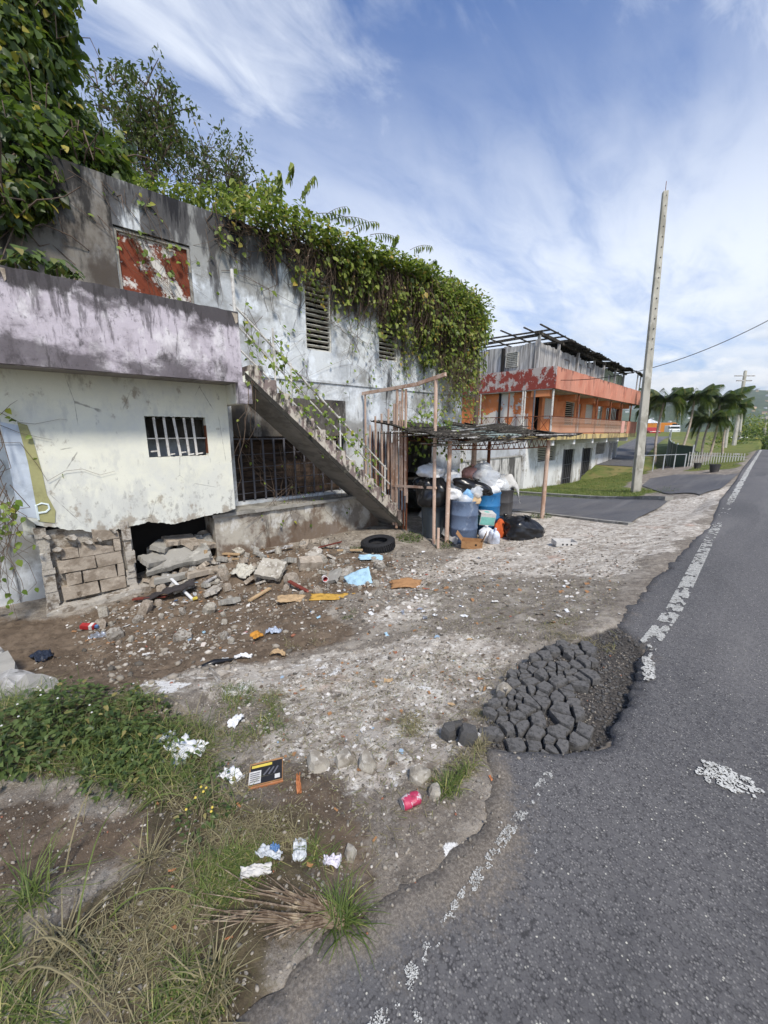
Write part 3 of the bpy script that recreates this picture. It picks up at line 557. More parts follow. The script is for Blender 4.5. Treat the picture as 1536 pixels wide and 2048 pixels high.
flakes('paint_splash', -.62, .7, 1.5, 3.7, 60000, .004, .012, lambda a, b: ((vnoise(a, b, 5, 61) * .6 + vnoise(a, b, 30, 64) * .35 + ((a + .42) / .12) ** 2 + ((b - 2.93) / .20) ** 2) < .72) | ((vnoise(a, b, 8, 62) * .9 + ((a - .06) / .20) ** 2 + ((b - 2.2) / .10) ** 2 + vnoise(a, b, 45, 63) * .8) < .12))
# broken pieces of asphalt lying in the pothole
def rock(seed, sx, sy, sz, sides=7, bev=.14):
    r = random.Random(seed); mb = MB(); n = sides + r.randint(-1, 1)
    an = sorted(2 * math.pi * (k + r.uniform(-.3, .3)) / n for k in range(n)); rr = [r.uniform(.78, 1.05) for _ in an]
    low = [(math.cos(a) * q * sx * .5, math.sin(a) * q * sy * .5, -sz * .35) for a, q in zip(an, rr)]
    mid = [(x * 1.03, y * 1.03, sz * r.uniform(.35, .6)) for x, y, _ in low]; top = [(x * (1 - bev * r.uniform(.8, 1.6)), y * (1 - bev * r.uniform(.8, 1.6)), sz * r.uniform(.84, 1.05)) for x, y, _ in low]
    mb.add(low + mid + top + [(0, 0, sz)], [tuple(range(n - 1, -1, -1))] + [(i, (i + 1) % n, n + (i + 1) % n, n + i) for i in range(n)] + [(n + i, n + (i + 1) % n, 2 * n + (i + 1) % n, 2 * n + i) for i in range(n)] + [(2 * n + i, 2 * n + (i + 1) % n, 3 * n) for i in range(n)])
    return mb
_rocks = []
for q in range(9): o = rock(100 + q, 1, 1, .62).build('asphalt_chunk', K['chunk'], road); _rocks.append(o.data); bpy.data.objects.remove(o)
r_ = random.Random(5)
def clip(poly, p, q, gap):
    """keep the side of poly nearer p than q, pulled back by gap"""
    n = (q - p); L_ = np.linalg.norm(n); n = n / L_; m = (p + q) / 2 - n * gap; out = []
    for a, b in zip(poly, poly[1:] + poly[:1]):
        da, db = (a - m) @ n, (b - m) @ n
        if da <= 0: out.append(a)
        if da * db < 0: out.append(a + (b - a) * da / (da - db))
    return out
PLATE = [np.array(onz(a, b, -.03)[:2]) for a, b in [(975, 1500), (1040, 1508), (1100, 1509), (1160, 1498), (1185, 1470), (1160, 1420), (1150, 1380), (1185, 1330), (1215, 1300), (1180, 1280), (1120, 1283), (1070, 1305), (1030, 1335), (1000, 1375), (985, 1420), (965, 1460)]]
_c = np.mean(PLATE, 0); PLATE = [_c + (q - _c) * 1.02 for q in PLATE]; pl_ = np.array(PLATE); lo, hi = pl_.min(0), pl_.max(0); sd2 = []
for _ in range(9000):
    q = np.array([r_.uniform(lo[0] - .15, hi[0] + .15), r_.uniform(lo[1] - .15, hi[1] + .15)])
    rad = .030 + .095 * max(0., .45 + r_.uniform(-.25, .25) + mnoise.noise((q[0] * 6, q[1] * 6, 4)) * 1.1) + .02 * max(0., min(1., (q[1] - 1.6) / 1.2)) + .03 * mnoise.noise((q[0] * 3, q[1] * 3, 2))
    if all(np.linalg.norm(q - w) > rad for w in sd2): sd2.append(q)
for i, q in enumerate(sd2):
    if not inpoly(np.array(q[0]), np.array(q[1]), [tuple(v) for v in PLATE]): continue
    poly = [q + np.array(v) * .14 for v in ((-1, -1), (1, -1), (1, 1), (-1, 1))]
    for w in sd2:
        if w is not q and np.linalg.norm(w - q) < .4 and poly: poly = clip(poly, q, w, r_.uniform(.002, .007))
    if len(poly) < 3 or r_.random() < .06: continue
    P3 = []
    for a, b in zip(poly, poly[1:] + poly[:1]):      # break the straight edges a little
        P3.append(a + (q - a) * r_.uniform(0, .16)); m = (a + b) / 2
        if np.linalg.norm(b - a) > .035: P3.append(m + (q - m) * r_.uniform(-.03, .16))
    n = len(P3); zt = r_.uniform(-.048, -.026); tx_, ty_ = r_.uniform(-.08, .08), r_.uniform(-.08, .08); V = []
    for z_, k in ((-.05, 1.0), (-.008, 1.0), (.0, .95)):
        for p in P3: d = (p - q) * k; V.append((d[0], d[1], z_ + (d[0] * tx_ + d[1] * ty_) + (r_.uniform(-.003, .003) if z_ > -.04 else 0)))
    V.append((0, 0, .001)); mb = MB(); mb.add(V, [(j * n + k, j * n + (k + 1) % n, (j + 1) * n + (k + 1) % n, (j + 1) * n + k) for j in (0, 1) for k in range(n)] + [(2 * n + k, 2 * n + (k + 1) % n, 3 * n) for k in range(n)])
    o = mb.build('asphalt_chunk', K['chunk'], road); o.location = (q[0], q[1], zt)
for i in range(110):        # smaller bits between
    a, b = r_.uniform(960, 1250), r_.uniform(1280, 1500); p = onz(a, b, -.04)
    if not inpoly(np.array(p[0]), np.array(p[1]), POT): continue
    s = r_.uniform(.015, .035); o = link('asphalt_chunk', _rocks[i % 9], road); o.location = (p[0], p[1], Hq(p[0], p[1]) + s * .1); o.scale = (s, s, s * .7); o.rotation_euler = (r_.uniform(-.4, .4), r_.uniform(-.4, .4), r_.uniform(0, 6.3))
for i, (a, b, s, w) in enumerate([(898, 1480, .10, 'leftmost'), (934, 1490, .11, 'largest'), (915, 1468, .08, 'rearmost')]):
    o = link('loose_asphalt_lump', _rocks[i]); p = gp(a, b, s * .3); o.location = p; o.scale = (s, s, s * .9); o.rotation_euler = (.2 * i, .1, i * 2.)
    tag(o, w + ' of three black asphalt lumps left of the pothole', 'asphalt lump', 'asphalt lumps beside the pothole')
# pebbles and crumbs over the verge
def icos():
    t = (1 + 5 ** .5) / 2; v = np.array([(-1, t, 0), (1, t, 0), (-1, -t, 0), (1, -t, 0), (0, -1, t), (0, 1, t), (0, -1, -t), (0, 1, -t), (t, 0, -1), (t, 0, 1), (-t, 0, -1), (-t, 0, 1)]) / 1.9
    f = np.array([(0, 11, 5), (0, 5, 1), (0, 1, 7), (0, 7, 10), (0, 10, 11), (1, 5, 9), (5, 11, 4), (11, 10, 2), (10, 7, 6), (7, 1, 8), (3, 9, 4), (3, 4, 2), (3, 2, 6), (3, 6, 8), (3, 8, 9), (4, 9, 5), (2, 4, 11), (6, 2, 10), (8, 6, 7), (9, 8, 1)]); return v, f
IV, IF = icos()
def pebmat():
    t = MT('mixed_pebbles'); g = t.n('ShaderNodeNewGeometry').outputs['Random Per Island']
    c = t.mix(t.ramp(g, 0, .55), srgb(84, 80, 74), srgb(150, 142, 130)); c = t.mix(t.ramp(g, .93, .96), c, srgb(196, 190, 180)); c = t.mix(t.ramp(g, .985, .99), c, srgb(146, 98, 78)); return t.done(c, .92, t.bump(t.noise('Position', 150), .5, .004), .2)
K['peb'] = pebmat()
def pebbles(n, xr, yr, smin, smax, seed, mask=None):
    g = np.random.default_rng(seed); x = g.uniform(*xr, n); y = g.uniform(*yr, n); k = x < edge_x(y) + .10 * g.random(n) ** 2
    if mask is not None: k &= mask(x, y)
    x, y = x[k], y[k]; n = len(x); z = np.array([max(Hq(a, b), -.0 if a > edge_x(b) + .01 else -9) for a, b in zip(x, y)])
    s = smin * (smax / smin) ** (g.random(n) ** 2.6); sz = np.stack([s, s * g.uniform(.6, 1, n), s * g.uniform(.4, .75, n)], 1); an = g.uniform(0, 6.28, n)
    fw = np.stack([np.cos(an), np.sin(an), g.uniform(-.3, .3, n)], 1); up = np.stack([g.uniform(-.3, .3, n), g.uniform(-.3, .3, n), np.ones(n)], 1)
    tv = IV * (1 + np.random.default_rng(3).uniform(-.2, .2, IV.shape))
    return scatter('gravel', tv, IF, np.stack([x, y, z + s * .1], 1), frames(fw, up), sz * .5, K['peb'])
tag(pebbles(16000, (-2.6, -.5), (-.4, 3.2), .004, .022, 1), 'loose grey gravel along the near road edge', 'gravel', kind='stuff')
tag(pebbles(12000, (-5.4, -.9), (.0, 8), .007, .045, 2, lambda x, y: vnoise(x, y, .9, 71) > -.25), 'loose gravel and crumbs over the open yard', 'gravel', kind='stuff')
tag(pebbles(2600, (-7.4, -3.0), (.4, 5.6), .015, .09, 3), 'rubble crumbs over the brown earth by the house', 'rubble', kind='stuff')

g = np.random.default_rng(55); n = 2600; qx = g.uniform(min(p[0] for p in POT), max(p[0] for p in POT), n); qy = g.uniform(min(p[1] for p in POT), max(p[1] for p in POT), n); k = inpoly(qx, qy, POT); qx, qy = qx[k], qy[k]; n = len(qx); sz = .006 * 5 ** (g.random(n) ** 2)
fw = np.stack([np.cos(qx * 99), np.sin(qx * 99), g.uniform(-.3, .3, n)], 1)
tag(scatter('asphalt_crumbs', IV * (1 + np.random.default_rng(3).uniform(-.3, .3, IV.shape)), IF, np.stack([qx, qy, [Hq(a, b) + .004 for a, b in zip(qx, qy)]], 1), frames(fw, np.tile([0, .1, 1.], (n, 1))), np.stack([sz, sz * .8, sz * .6], 1) * .55, K['chunk']), 'black asphalt crumbs in the bottom of the pothole', 'crumbs', kind='stuff')
def finelitter(n, poly, smin, smax, seed, mat, label):
    q = np.array(GP(poly)); g = np.random.default_rng(seed); x = g.uniform(q[:, 0].min(), q[:, 0].max(), n * 3); y = g.uniform(q[:, 1].min(), q[:, 1].max(), n * 3); k = inpoly(x, y, [tuple(a) for a in q]); x, y = x[k][:n], y[k][:n]; m = len(x)
    TV = np.array([(-.5, -.35, 0), (.45, -.4, .1), (.5, .3, 0), (.05, .45, .16), (-.5, .35, .05)]); TF = np.array([(0, 1, 2), (0, 2, 3), (0, 3, 4)]); a = g.uniform(0, 6.28, m)
    tag(scatter('fine_litter', TV, TF, np.stack([x, y, [Hq(u, v) + .006 for u, v in zip(x, y)]], 1), frames(np.stack([np.cos(a), np.sin(a), g.uniform(-.35, .35, m)], 1), np.stack([g.uniform(-.4, .4, m), g.uniform(-.4, .4, m), np.ones(m)], 1)), smin * (smax / smin) ** (g.random(m) ** 2), mat), label, 'litter', kind='stuff')
def litmat():
    t = MT('mixed_fine_litter'); g = t.n('ShaderNodeNewGeometry').outputs['Random Per Island']; c = t.mix(t.ramp(g, .0, .5), srgb(150, 142, 130), srgb(206, 202, 196)); c = t.mix(t.ramp(g, .60, .62), c, srgb(150, 112, 78)); c = t.mix(t.ramp(g, .80, .81), c, srgb(96, 84, 72)); c = t.mix(t.ramp(g, .96, .965), c, srgb(136, 156, 174)); c = t.mix(t.ramp(g, .985, .988), c, srgb(156, 92, 76)); return t.done(c, .8, None, .25)
K['lit'] = litmat()
finelitter(700, [(120, 1250), (300, 1190), (420, 1120), (520, 1200), (480, 1300), (250, 1320)], .012, .07, 1, K['lit'], 'fine mixed litter over the earth below the pier')
finelitter(900, [(440, 1100), (760, 1095), (860, 1110), (900, 1190), (700, 1240), (500, 1230)], .012, .08, 2, K['lit'], 'fine mixed litter over the mound before the foundation')
finelitter(900, [(740, 1120), (1000, 1100), (1240, 1130), (1200, 1260), (900, 1290), (700, 1270)], .01, .06, 3, K['lit'], 'fine mixed litter over the yard below the heap')
finelitter(700, [(420, 1380), (700, 1310), (1000, 1300), (960, 1480), (860, 1600), (560, 1540)], .006, .035, 4, K['lit'], 'fine mixed litter over the worn concrete')
# ------------------------------------------------------------------ the abandoned house (local x along its front, y into the house, z up)
HOX, HOY = -6.12, 2.94; HRZ = R(85.4)
_hu = np.array([math.cos(HRZ), math.sin(HRZ)]); _hv = np.array([-math.sin(HRZ), math.cos(HRZ)])
def hw(x, y, z=0.): return np.array([HOX + _hu[0] * x + _hv[0] * y, HOY + _hu[1] * x + _hv[1] * y, z])
def hl(X_, Y_): d = np.array([X_ - HOX, Y_ - HOY]); return float(d @ _hu), float(d @ _hv)
def hground(x, y): p = hw(x, y); return Hq(p[0], p[1])
house = thing('abandoned_house', 'derelict two storey house with stained lilac balcony and vines over its roof', 'house', (HOX, HOY, 0), HRZ)
def wall_holes(mb, x0, x1, z0, z1, y0, y1, holes, mi=0):
    xs = sorted({x0, x1, *[h[0] for h in holes], *[h[1] for h in holes]}); zs = sorted({z0, z1, *[h[2] for h in holes], *[h[3] for h in holes]})
    for i in range(len(xs) - 1):
        for j in range(len(zs) - 1):
            cx_, cz_ = (xs[i] + xs[i + 1]) / 2, (zs[j] + zs[j + 1]) / 2
            if any(h[0] < cx_ < h[1] and h[2] < cz_ < h[3] for h in holes): continue
            a, b, c, d = xs[i], xs[i + 1], zs[j], zs[j + 1]
            mb.add([(a, y0, c), (b, y0, c), (b, y0, d), (a, y0, d)], [(0, 1, 2, 3)], mi); mb.add([(a, y1, c), (b, y1, c), (b, y1, d), (a, y1, d)], [(3, 2, 1, 0)], mi)
    for h in holes + [(x0, x1, z0, z1)]:
        a, b, c, d = h
        mb.add([(a, y0, c), (b, y0, c), (b, y0, d), (a, y0, d), (a, y1, c), (b, y1, c), (b, y1, d), (a, y1, d)], [(0, 1, 5, 4), (1, 2, 6, 5), (2, 3, 7, 6), (3, 0, 4, 7)], mi)
    return mb
MY = 1.35
mw = wall_holes(MB(), -6, 7.2, -1.1, 5.32, MY, MY + .15, [(-1.24, -.16, 2.5, 4.68), (2.02, 2.66, 3.32, 4.75), (4.03, 4.66, 3.34, 4.62), (.32, 3.0, .2, 1.5), (5.0, 6.2, -1.1, 1.5)])
mw.build('front_wall', K['mainwall'], house)
sh = MB(); sh.box(7.2, 7.36, MY, 6.5, -1.1, 5.32); sh.box(-6, 7.2, 6.35, 6.5, -1.1, 5.32); sh.box(-6.15, -6, MY, 6.5, -1.1, 5.32); sh.build('outer_walls', K['mainwall'], house)
MB().box(-6, 7.2, MY + .15, 6.35, 5.1, 5.24).build('roof_slab', K['concrete'], house)
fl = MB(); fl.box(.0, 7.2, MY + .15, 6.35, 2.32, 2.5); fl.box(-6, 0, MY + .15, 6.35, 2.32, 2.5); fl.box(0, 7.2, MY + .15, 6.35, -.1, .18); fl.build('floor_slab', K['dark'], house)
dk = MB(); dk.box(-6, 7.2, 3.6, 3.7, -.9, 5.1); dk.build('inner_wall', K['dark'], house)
# horizontal cracks / ledge line between storeys
MB().box(1.0, 6.9, MY - .03, MY, 2.66, 2.71).build('string_course', K['mainwall'], house)
# balcony
pb = MB(); N_ = 60
xs = np.linspace(-3.6, .06, N_); top = 3.4 + np.array([mnoise.noise((x * 5, 0, 0)) * .012 + mnoise.noise((x * 23, 3, 0)) * .008 for x in xs])
for i in range(N_ - 1):
    a, b = xs[i], xs[i + 1]; ta, tb = top[i], top[i + 1]
    pb.add([(a, 0, 2.36), (b, 0, 2.36), (b, 0, tb), (a, 0, ta), (a, .13, 2.36), (b, .13, 2.36), (b, .13, tb), (a, .13, ta)], [(0, 1, 2, 3), (7, 6, 5, 4), (3, 2, 6, 7), (1, 0, 4, 5)])
pb.add([(.06, 0, 2.36), (.06, .13, 2.36), (.06, .13, top[-1]), (.06, 0, top[-1])], [(0, 1, 2, 3)])
par = pb.build('parapet', K['lilac'], house)
fk = MB()     # plaster skin hanging loose at the top
for x, w, h in [(-2.58, .05, .10), (-.04, .09, .11)]: MB().prism([(x, 3.375), (x + w, 3.37), (x + w * .9, 3.36 - h), (x + w * .55, 3.36 - h * 1.25), (x + w * .3, 3.37 - h * .6)], -.008, -.002).build('loose_plaster', K['block'], par)
MB().box(-3.6, .06, .13, MY, 2.37, 2.5).build('balcony_slab', K['soffit'], house)
MB().prism([(.0, 2.05), (.16, 2.05), (.16, 2.55), (.0, 2.36)], .002, MY).build('end_beam', K['cream'], house)
MB().box(-.02, .19, -.012, .12, 2.04, 2.37).build('beam_end', K['lilac'], house)
MB().tube([(.03, .05, 3.38), (.03, .05, 4.0)], .026, 8).build('corner_post', K['whitemetal'], house)
# rusty door in the upper wall, deep reveal
dr = MB().box(-1.22, -.18, MY + .07, MY + .10, 2.5, 4.62).build('door', K['rustdoor'], house)
fr = MB(); fr.box(-1.24, -1.20, MY + .03, MY + .10, 2.5, 4.66); fr.box(-.20, -.162, MY + .03, MY + .10, 2.5, 4.66); fr.box(-1.20, -.20, MY + .03, MY + .10, 4.62, 4.66); fr.build('door_frame', K['concrete'], dr)
tx = bpy.data.curves.new('stencil', 'FONT'); tx.body = 'ESTIL'; tx.size = .085; tx.extrude = .0015
MB().box(-6, -1.245, MY - .006, MY - .001, 2.5, 5.325).build('bare_render', mk('bare_sooty_render', srgb(122, 117, 110), [(srgb(150, 152, 154), 1.3, .55, .12, (1, 1, .7), .8), (srgb(70, 62, 56), 1.6, .53, .13, (1, 1, .6), .85), (srgb(36, 35, 36), 2.6, .58, .1, (1, 1, .3), .9, (4.1, 5.3, .16))], .95, ((10, .4, .02), (60, .3, .005))), house)
# louvred windows
def louvre(x0, x1, z0, z1, y, n, parent, name='window', slat=K['louver'], miss=(), frame=True, tilt=.5, d=.07, fm=None):
    mb = MB()
    if frame:
        mb.box(x0, x0 + .03, y, y + .08, z0, z1); mb.box(x1 - .03, x1, y, y + .08, z0, z1); mb.box(x0 + .03, x1 - .03, y, y + .08, z1 - .03, z1); mb.box(x0 + .03, x1 - .03, y, y + .08, z0, z0 + .03)
    w = mb.build(name, fm or slat, parent)
    base = MB().box(-.5, .5, -.5, .5, -.5, .5); o0 = None
    for k in range(n):
        if k in miss: continue
        z = z0 + .05 + (z1 - z0 - .1) * (k + .5) / n
        if o0 is None: o0 = base.build('slat', slat, w); o = o0
        else: o = link('slat', o0.data, w)
        o.location = ((x0 + x1) / 2, y + .04, z); o.scale = (x1 - x0 - .06, d, .014); o.rotation_euler = (-tilt + rnd.uniform(-.06, .06), rnd.uniform(-.012, .012), 0)
    return w
louvre(2.02, 2.66, 3.32, 4.75, MY + .03, 13, house, tilt=.45, d=.06)
louvre(4.03, 4.66, 3.34, 4.62, MY + .03, 12, house, miss=(9,), tilt=.45, d=.06)
# cream room below the balcony: thick plaster skin broken off along the bottom
CY = .62; WH = (-1.26, -.38, 1.2, 1.83)
def cbot(x): return float(np.interp(x, [-2.85, -2.7, -2.45, -2.2, -2.0, -1.8, -1.6, -1.4, -1.0, -.6, -.1, .02], [.55, .36, .26, .20, .07, .14, .16, .19, .10, .16, .20, .24])) + mnoise.noise((x * 7, 1, 0)) * .03 + mnoise.noise((x * 26, 5, 0)) * .022
cw = MB(); cx_ = sorted(set(list(np.arange(-2.84, .0, .03)) + [WH[0], WH[1], 0.])); hj = lambda x: mnoise.noise((x * 31, 9, 0)) * .012
for a, b in zip(cx_[:-1], cx_[1:]):
    segs = [(cbot(a), cbot(b), 2.37, 2.37)]
    if WH[0] - 1e-6 <= a and b <= WH[1] + 1e-6: segs = [(cbot(a), cbot(b), WH[2] + hj(a), WH[2] + hj(b)), (WH[3] + hj(a + 5), WH[3] + hj(b + 5), 2.37, 2.37)]
    for za, zb, ta, tb in segs:
        cw.add([(a, CY, za), (b, CY, zb), (b, CY, tb), (a, CY, ta), (a, CY + .13, za + .03), (b, CY + .13, zb + .03), (b, CY + .13, tb), (a, CY + .13, ta)], [(0, 1, 2, 3), (7, 6, 5, 4), (3, 2, 6, 7), (1, 0, 4, 5)])
for x, fc in ((WH[0], 1), (WH[1], -1)): cw.add([(x, CY, WH[2]), (x, CY + .13, WH[2]), (x, CY + .13, WH[3]), (x, CY, WH[3])], [(0, 1, 2, 3)])
cw.box(-.13, .0, CY + .131, MY - .002, cbot(0), 2.37); cw.box(-2.84, -2.71, CY + .131, MY - .002, .2, 2.37)
cream = cw.build('cream_wall', K['cream'], house)
MB().box(-2.71, -.131, CY + .14, MY - .003, .24, .34).build('room_floor', K['dark'], house)
pw = MB(); pw.prism([(-2.845, .50), (-2.60, .42), (-2.62, 1.66), (-2.845, 1.72)], CY - .006, CY - .001); pw.build('blue_paint_strip', K['bluepaint'], cream)
pw = MB(); pw.prism([(-2.66, .40), (-2.50, .35), (-2.47, .52), (-2.53, .75), (-2.54, 1.1), (-2.57, 1.5), (-2.60, 1.68), (-2.69, 1.72), (-2.66, 1.2)], CY - .010, CY - .004); pw.build('olive_paint_strip', K['olive'], cream)
lt = MB(); arc = [(.0, .0), (.0, .20), (.06, .225), (.125, .20), (.13, .14), (.09, .10), (.01, .095)]
lt.tube([(-2.66 + a, CY - .012, .42 + b) for a, b in arc], .014, 5); o = lt.build('painted_letter', K['spray'], cream)
gr = MB().build('window', K['whitemetal'], house); gr.name = 'barred_window'
bb = MB(); fr = MB(); fr.box(WH[0], WH[1], CY + .055, CY + .065, 1.485, 1.50); fr.build('crossbar', K['whitemetal'], gr)
for k, (xt, xb) in enumerate([(-1.13, -1.11), (-.99, -.97), (-.85, -.80), (-.70, -.67), (-.57, -.55)]): MB().bar((xt, CY + .05, 1.82), (xb, CY + .05, 1.21), .034, .02, up=(0, 1, 0)).build('bar', K['whitemetal'], gr)
for x0, x1, z in [(-1.22, -1.12, 1.29), (-.96, -.88, 1.235), (-.79, -.71, 1.26), (-.66, -.59, 1.225), (-.53, -.45, 1.235)]: MB().bar((x0, CY + .06, z), (x1, CY + .06, z + .01), .02, .02, up=(0, 1, 0)).build('broken_bar', K['whitemetal'], gr)
MB().box(WH[1] - .003, WH[1] + .004, CY - .004, CY + .12, 1.24, 1.70).build('bare_brick_reveal', K['rust'], gr)
MB().box(-1.9, -.3, 1.1, 1.13, 1.49, 1.80).build('inner_board', K['darkwall'], house)  # coloured dark so the room behind the bars looks unlit
# exposed concrete block pier under the broken wall
pier = MB(); pier.box(-2.64, -1.62, CY + .10, CY + .24, -1.0, .24); pier = pier.build('block_pier', K['mortar'], house)
rb_ = random.Random(3); z = -.80; row = 0
def block(x0, x1, z0, z1, y0, depth=.12, broken=0.):
    mb = MB(); j = lambda s=.008: rb_.uniform(-s, s); d0 = y0 + j(.014)
    pts = [(x0 + j(), z0 + j()), (x1 + j(), z0 + j()), (x1 + j(), z1 - broken * rb_.random() * (z1 - z0)), ((x0 + x1) / 2 + j(.05), z1 + j(.006) - broken * .3 * (z1 - z0)), (x0 + j(), z1 + j())]
    mb.prism(pts, d0, d0 + depth); mb.build('block', K['block'], pier)
while z < .18:
    xx = -2.50 if row % 2 else -2.56; ws = [.20, .42, .40] if row % 2 else [.44, .40, .20]
    for w in ws:
        x1 = min(xx + w, -1.78)
        if x1 - xx > .06 and not (row == 4 and xx < -2.4) and not (row == 3 and -2.2 < xx < -2.0 and False): block(xx + .009, x1 - .009, z + .007, z + .193, CY + .0, broken=.7 if row >= 3 and rb_.random() < .5 else 0)
        xx += w
    z += .2; row += 1
for xc, w in ((-2.66, .13), (-1.70, .12)):
    zz = -.98; cl = MB()
    while zz < .22:
        h_ = rb_.uniform(.08, .2); cl.box(xc - w / 2 + rb_.uniform(-.02, .02), xc + w / 2 + rb_.uniform(-.02, .02), CY - .02 + rb_.uniform(-.03, .02), CY + .2, zz, zz + h_ - .002); zz += h_ - .004
    cl.build('ragged_column', K['mortar'], pier)

for i, (x, z_, s) in enumerate([(-2.52, -.04, .10), (-2.35, .10, .12), (-2.18, .0, .10), (-2.62, .16, .09), (-1.86, .12, .08), (-2.05, .02, .07)]):
    o = rock(300 + i, s * 1.4, s * .8, s, 6).build('plaster_lump', K['mortar'], pier); o.location = (x, CY + .02, z_); o.rotation_euler = (1.3, .2 * i, 0)
ft = MB(); ft.prism([(-2.78, -1.06), (-1.4, -1.02), (-1.42, -.84), (-1.7, -.80), (-2.2, -.86), (-2.55, -.84), (-2.76, -.90)], CY - .16, CY + .3); ft.build('footing', K['mortar'], pier)
# foundation wall and ledge below the stair
MB().box(-.34, 3.5, .78, .95, -1.1, .08).build('foundation_wall', K['ledge'], house)
MB().box(-.34, -.20, .951, MY - .002, -1.1, .08).build('foundation_return', K['ledge'], house)
lg = MB(); lx_ = np.linspace(-.38, 3.2, 40)
for a, b in zip(lx_[:-1], lx_[1:]):
    f = lambda x: .72 + mnoise.noise((x * 6, 2, 0)) * .03; g_ = lambda x: .14 + mnoise.noise((x * 9, 7, 0)) * .012
    lg.add([(a, f(a), .082), (b, f(b), .082), (b, f(b), g_(b)), (a, f(a), g_(a)), (a, MY - .003, .082), (b, MY - .003, .082), (b, MY - .003, g_(b)), (a, MY - .003, g_(a))], [(0, 1, 2, 3), (3, 2, 6, 7), (1, 0, 4, 5)])
lg.build('ledge', K['concrete'], house)
MB().box(-2.6, -.35, MY - .03, MY - .004, -1.1, .2).build('dark_void_back', K['dark'], house); MB().box(-2.6, -.36, CY + .25, MY - .03, .18, .235).build('void_ceiling', K['dark'], house)  # dark back panel added to paint the void's shade over the pale wall
MB().box(.33, 2.99, MY - .012, MY - .003, 1.5, 2.3).build('dark_wall_panel', K['darkwall'], house)
gb = MB().box(.32, 3.0, MY + .02, MY + .04, 1.44, 1.47).build('window_grille', K['greymetal'], house)
for k in range(11): x = .45 + k * .235; MB().bar((x, MY + .02, .16), (x, MY + .02, 1.46), .035, .02, up=(0, 1, 0)).build('bar', K['greymetal'], gb)
for z_ in (.38, .62, .9, 1.16): MB().tube([(.32, MY + .03, z_ - .02), (1.6, MY + .03, z_), (2.99, MY + .03, z_ + .02)], .007, 5).build('wire', K['greymetal'], gb)
MB().box(.3, 3.05, MY + .4, MY + .45, .1, 1.7).build('boarding', mk('dark_brown_boards', srgb(78, 64, 54), [(srgb(44, 38, 34), 2, .5, .15, (1, 1, 5), .9), (srgb(104, 88, 76), 4, .6, .08, (.4, 1, 6), .7)], .95), house)
# stair: inclined slab, steps, rails
sof = lambda x: 2.35 - .868 * (x - .2)
stair = MB().prism([(.10, sof(.10)), (3.66, sof(3.66)), (3.66, sof(3.66) + .10), (.10, sof(.10) + .10)], .0, .95).build('stair', K['soffit'], house)
for k in range(15):
    x0 = .17 + .233 * k; zt = sof(x0) + .10 + .17
    if x0 > 3.6: break
    jx = rnd.uniform(-.008, .008); MB().prism([(x0 + jx, sof(x0) + .092), (x0 + .232, sof(x0 + .232) + .092), (x0 + .228 + jx, zt - .006), (x0 + .20, zt), (x0 + .02 + jx, zt)], -.008, .94).build('step', K['stepc'], stair)
MB().prism([(.10, sof(.10) - .012), (3.70, sof(3.70) - .012), (3.70, sof(3.70) + .085), (.10, sof(.10) + .085)], -.014, -.001).build('mossy_edge', mk('mossy_black_edge', srgb(52, 50, 46), [(srgb(86, 84, 74), 9, .58, .1, (1, 1, 1), .8)], .95), stair)
rail = MB().tube([(.05, .05, sof(.05) + 1.0), (3.15, .05, sof(3.15) + 1.0)], .019, 8).build('handrail', K['whitemetal'], house)
for h_, x1 in ((.74, 3.24), (.40, 3.3)): MB().tube([(.08, .05, sof(.08) + h_), (x1, .05, sof(x1) + h_)], .016, 8).build('rail', K['whitemetal'], rail)
for x in (.64, .94, 1.94, 3.1): MB().tube([(x, .05, sof(x) + .2), (x, .05, sof(x) + (1.3 if x == .64 else 1.05))], .017, 8).build('post', K['whitemetal'], rail)
# ------------------------------------------------------------------ pipe fence beside the stair foot
FX = 3.47
fence = thing('pipe_gate_frame', 'tall salmon painted pipe gate frame between stair foot and carport post', 'gate', hw(FX, 0, 0), HRZ)
zg = hground(FX, -1.1)
MB().tube([(0, -1.1, zg - .1), (0, -1.06, 1.0), (0, -1.04, 2.63)], .036, 8).build('post', K['salmon'], fence)
MB().bar((0, 1.30, 2.49), (0, -.60, 2.55), .05, .07).build('top_rail', K['salmon'], fence); MB().bar((0, -.58, 2.56), (-.02, -1.30, 2.66), .05, .07).build('top_rail', K['salmon'], fence)
MB().bar((0, .20, .38), (0, -1.12, .47), .05, .05).build('lower_rail', K['salmon'], fence)
for k, (y, z1, z0, w) in enumerate([(1.2, 2.46, .2, .04), (1.02, 1.75, .25, .036), (.82, 1.95, .2, .04), (.6, 2.0, .2, .04), (.36, 2.1, .28, .04), (.16, 2.2, -.55, .055), (.07, 2.52, -.6, .05), (-.02, 2.25, .3, .036), (-.09, 2.5, .3, .036), (-.2, 2.48, .2, .045), (.24, 1.35, -.3, .05), (-.27, .42, .05, .04)]):
    MB().bar((rnd.uniform(-.02, .02), y + rnd.uniform(-.03, .03), z0), (0, y, z1), w, w * .7).build('upright', K['salmon'], fence)
p1 = gp(876, 1096); 
sp_ = thing('short_pipe_stub', 'short salmon pipe stub leaning at the foot of the tall post', 'pipe', p1)
MB().tube([(0, 0, -.05), (-.02, .02, .42)], .03, 8).build('pipe', K['salmon'], sp_)
